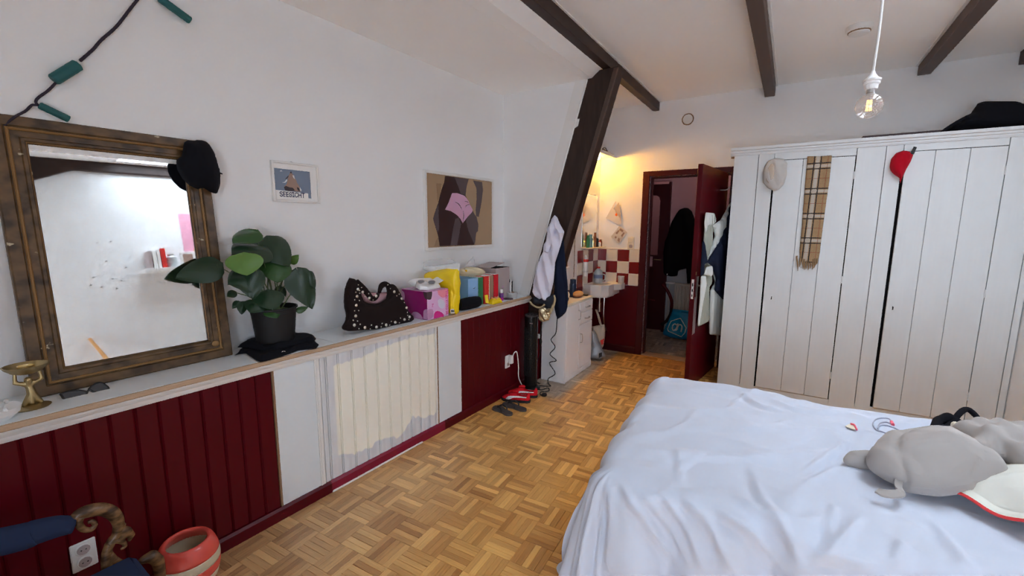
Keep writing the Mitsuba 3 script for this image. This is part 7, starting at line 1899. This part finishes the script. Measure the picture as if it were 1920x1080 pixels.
part(bs, 'loop', tube(S2, [0.012, 0.013, 0.012, 0.012, 0.010, 0.008], 8, 5), 'm_black_cloth', True)
S3 = [np.array(p) + [0, 0, h] for p, h in zip([(0.6966,2.6449,0.645),(0.7288,2.6785,0.645),(0.7598,2.6987,0.645),(0.7833,2.6892,0.645)], [0.02, 0.025, 0.02, 0.015])]
part(bs, 'loop', tube(S3, 0.010, 8, 5), 'm_black_cloth', True)
part(bs, 'knob', ball(np.array((0.6731,2.5382,0.7)), (0.013, 0.013, 0.016), 2), 'm_cream', True, label='cream toggle')
part(bs, 'clip', tube([np.array(p) for p in [(0.6012,2.5103,0.665),(0.6076,2.4909,0.665),(0.6199,2.4931,0.665)]], 0.004, 6, 3), 'm_white_plastic', True)
part(bs, 'buckle', ball(np.array((0.6097,2.558,0.66)), (0.012, 0.014, 0.014), 2), 'm_steel', True)
ep = thing('earphones', 'thin wired earphones with a pink connector lying on the duvet', 'earphones')
mat('m_pinkplug', lin(244, 110, 130), 0.4)
mat('m_wire', lin(170, 176, 190), 0.5)


def onduvet(pts, dz=0.004):
    return [np.array([p[0], p[1], dtop(p[0], p[1]) + dz]) for p in pts]


W1 = onduvet([(0.4866,2.6329,0.615),(0.4879,2.6955,0.615),(0.4623,2.7,0.615),(0.4294,2.6502,0.615),(0.4092,2.5691,0.615),(0.411,2.5059,0.615),(0.4336,2.4896,0.615),(0.4556,2.4738,0.615)])
part(ep, 'wire', tube(W1, 0.0028, 6, 5), 'm_wire', True)
W2 = onduvet([(0.4194,2.5113,0.615),(0.4343,2.5658,0.615),(0.4566,2.5869,0.615),(0.479,2.582,0.615),(0.4989,2.5632,0.615),(0.5089,2.5326,0.615)])
part(ep, 'wire', tube(W2, 0.0028, 6, 5), 'm_wire', True)
W3 = onduvet([(0.4191,2.5237,0.615),(0.4391,2.6019,0.615),(0.4638,2.6383,0.615),(0.4855,2.6255,0.615)])
part(ep, 'wire', tube(W3, 0.0026, 6, 5), 'm_wire', True)
q1, q2 = onduvet([(0.4878,2.6539,0.615),(0.4876,2.6137,0.615)], 0.006)
part(ep, 'connector', tube([q1, q2], 0.007, 8), 'm_pinkplug', 30, label='pink connector')
lab = thing('fabric_label', 'small pale label with a pink edge lying on the duvet', 'label')
q = onduvet([(0.2926,2.4604,0.615),(0.312,2.499,0.615),(0.3278,2.4963,0.615),(0.3345,2.4434,0.615),(0.3149,2.4431,0.615)], 0.006)
part(lab, 'patch', plate([[p[0], p[1], np.mean([w[2] for w in q])] for p in q], [0, 0, 1], 0.002), 'm_cream')
part(lab, 'pink_edge', tube(onduvet([(0.3157,2.4949,0.615),(0.3293,2.4907,0.615),(0.3345,2.4434,0.615)], 0.010), 0.004, 6, 4), 'm_pinkplug', True)

# ---------------------------------------------------------------- what the leaning mirror shows of the right wall
shf = thing('wall_shelf', 'white floating shelf on the right wall, seen in the leaning mirror', 'shelf')
part(shf, 'board', box(XR - 0.20, XR, 1.645, 2.55, 1.655, 1.695, 0.003), 'm_white_gloss')
for i, (y, w, h, mm, lb) in enumerate([(1.70, 0.035, 0.20, 'm_box_grey', 'grey book on the wall shelf, leftmost in the mirror'), (1.74, 0.04, 0.205, 'm_paper', 'white book on the wall shelf beside the grey one'), (1.785, 0.03, 0.215, 'm_paper', 'thin white book on the wall shelf next to the red one'), (1.82, 0.045, 0.225, 'm_bookred', 'bright red book on the wall shelf')]):
    k = thing('shelf_book', lb, 'book')
    part(k, 'cover', box(XR - 0.17, XR - 0.02, y, y + w - 0.003, 1.696, 1.696 + h, 0.002), mm)
    part(k, 'pages', box(XR - 0.165, XR - 0.024, y + 0.004, y + w - 0.007, 1.696 + h - 0.003, 1.6965 + h), 'm_paper')
fj = solo('glass_jar', 'grey glass jar on the wall shelf between the red book and small frame', 'jar', lathe([(0, 0.0005), (0.045, 0.0005), (0.05, 0.01), (0.05, 0.12), (0.035, 0.14), (0.035, 0.16), (0, 0.16)], (XR - 0.10, 1.93, 1.6955), 24), 'm_pet', 30)
ff = thing('standing_photo', 'small white framed photo on the wall shelf, seen in the mirror', 'picture')
part(ff, 'frame', box(XR - 0.09, XR - 0.07, 2.02, 2.18, 1.696, 1.88, 0.003), 'm_white_gloss')
part(ff, 'photo', box(XR - 0.0915, XR - 0.09, 2.05, 2.15, 1.73, 1.85), 'm_rock')
ps = thing('poster', 'pink poster with an orange shape on the right wall, seen in the mirror', 'poster')
part(ps, 'sheet', box(XR - 0.004, XR - 0.001, 2.10, 2.62, 1.72, 2.36), 'm_posterpink' if mat('m_posterpink', lin(226, 160, 180), 0.6) else '')
part(ps, 'orange_shape', extr([(2.20, 1.76), (2.18, 1.86), (2.23, 2.0), (2.25, 2.14), (2.32, 2.2), (2.42, 2.1), (2.5, 1.9), (2.5, 1.76)], 0, XR - 0.0052, XR - 0.004), 'm_bread')
part(ps, 'dark_shape', extr(sg.Point(2.27, 2.2).buffer(0.05), 0, XR - 0.0052, XR - 0.004), 'm_charcoal')
rng = np.random.default_rng(5)
for i, (y, z) in enumerate([(1.529, 1.744), (1.375, 1.827), (1.40, 1.63), (1.47, 1.60), (1.30, 1.55), (1.22, 1.58), (1.42, 1.52), (1.33, 2.03), (1.44, 2.04), (1.25, 1.66)]):
    part('wall_right', 'chip', ball((XR - 0.001, y, z), (0.004, 0.010, 0.006), 1), 'm_black')
bm = thing('ceiling_beam', 'dark beam with a brace along the right wall, seen in the leaning mirror', 'beam')
part(bm, 'timber', box(XR - 0.06, XR, 1.24, YB, 2.80, ZC, 0.003), 'm_timber')
part(bm, 'brace', extr([(0.2, 2.35), (0.2, 2.90), (1.24, 2.90), (1.24, 2.80)], 0, XR - 0.06, XR), 'm_timber')
stk = thing('wooden_stick', 'light wooden stick leaning on the right wall, seen low in the mirror', 'stick')
part(stk, 'stick', tube([(XR - 0.30, 1.25, 0.64), (XR - 0.02, 1.13, 1.02)], [0.022, 0.014], 12), 'm_bread', 30)
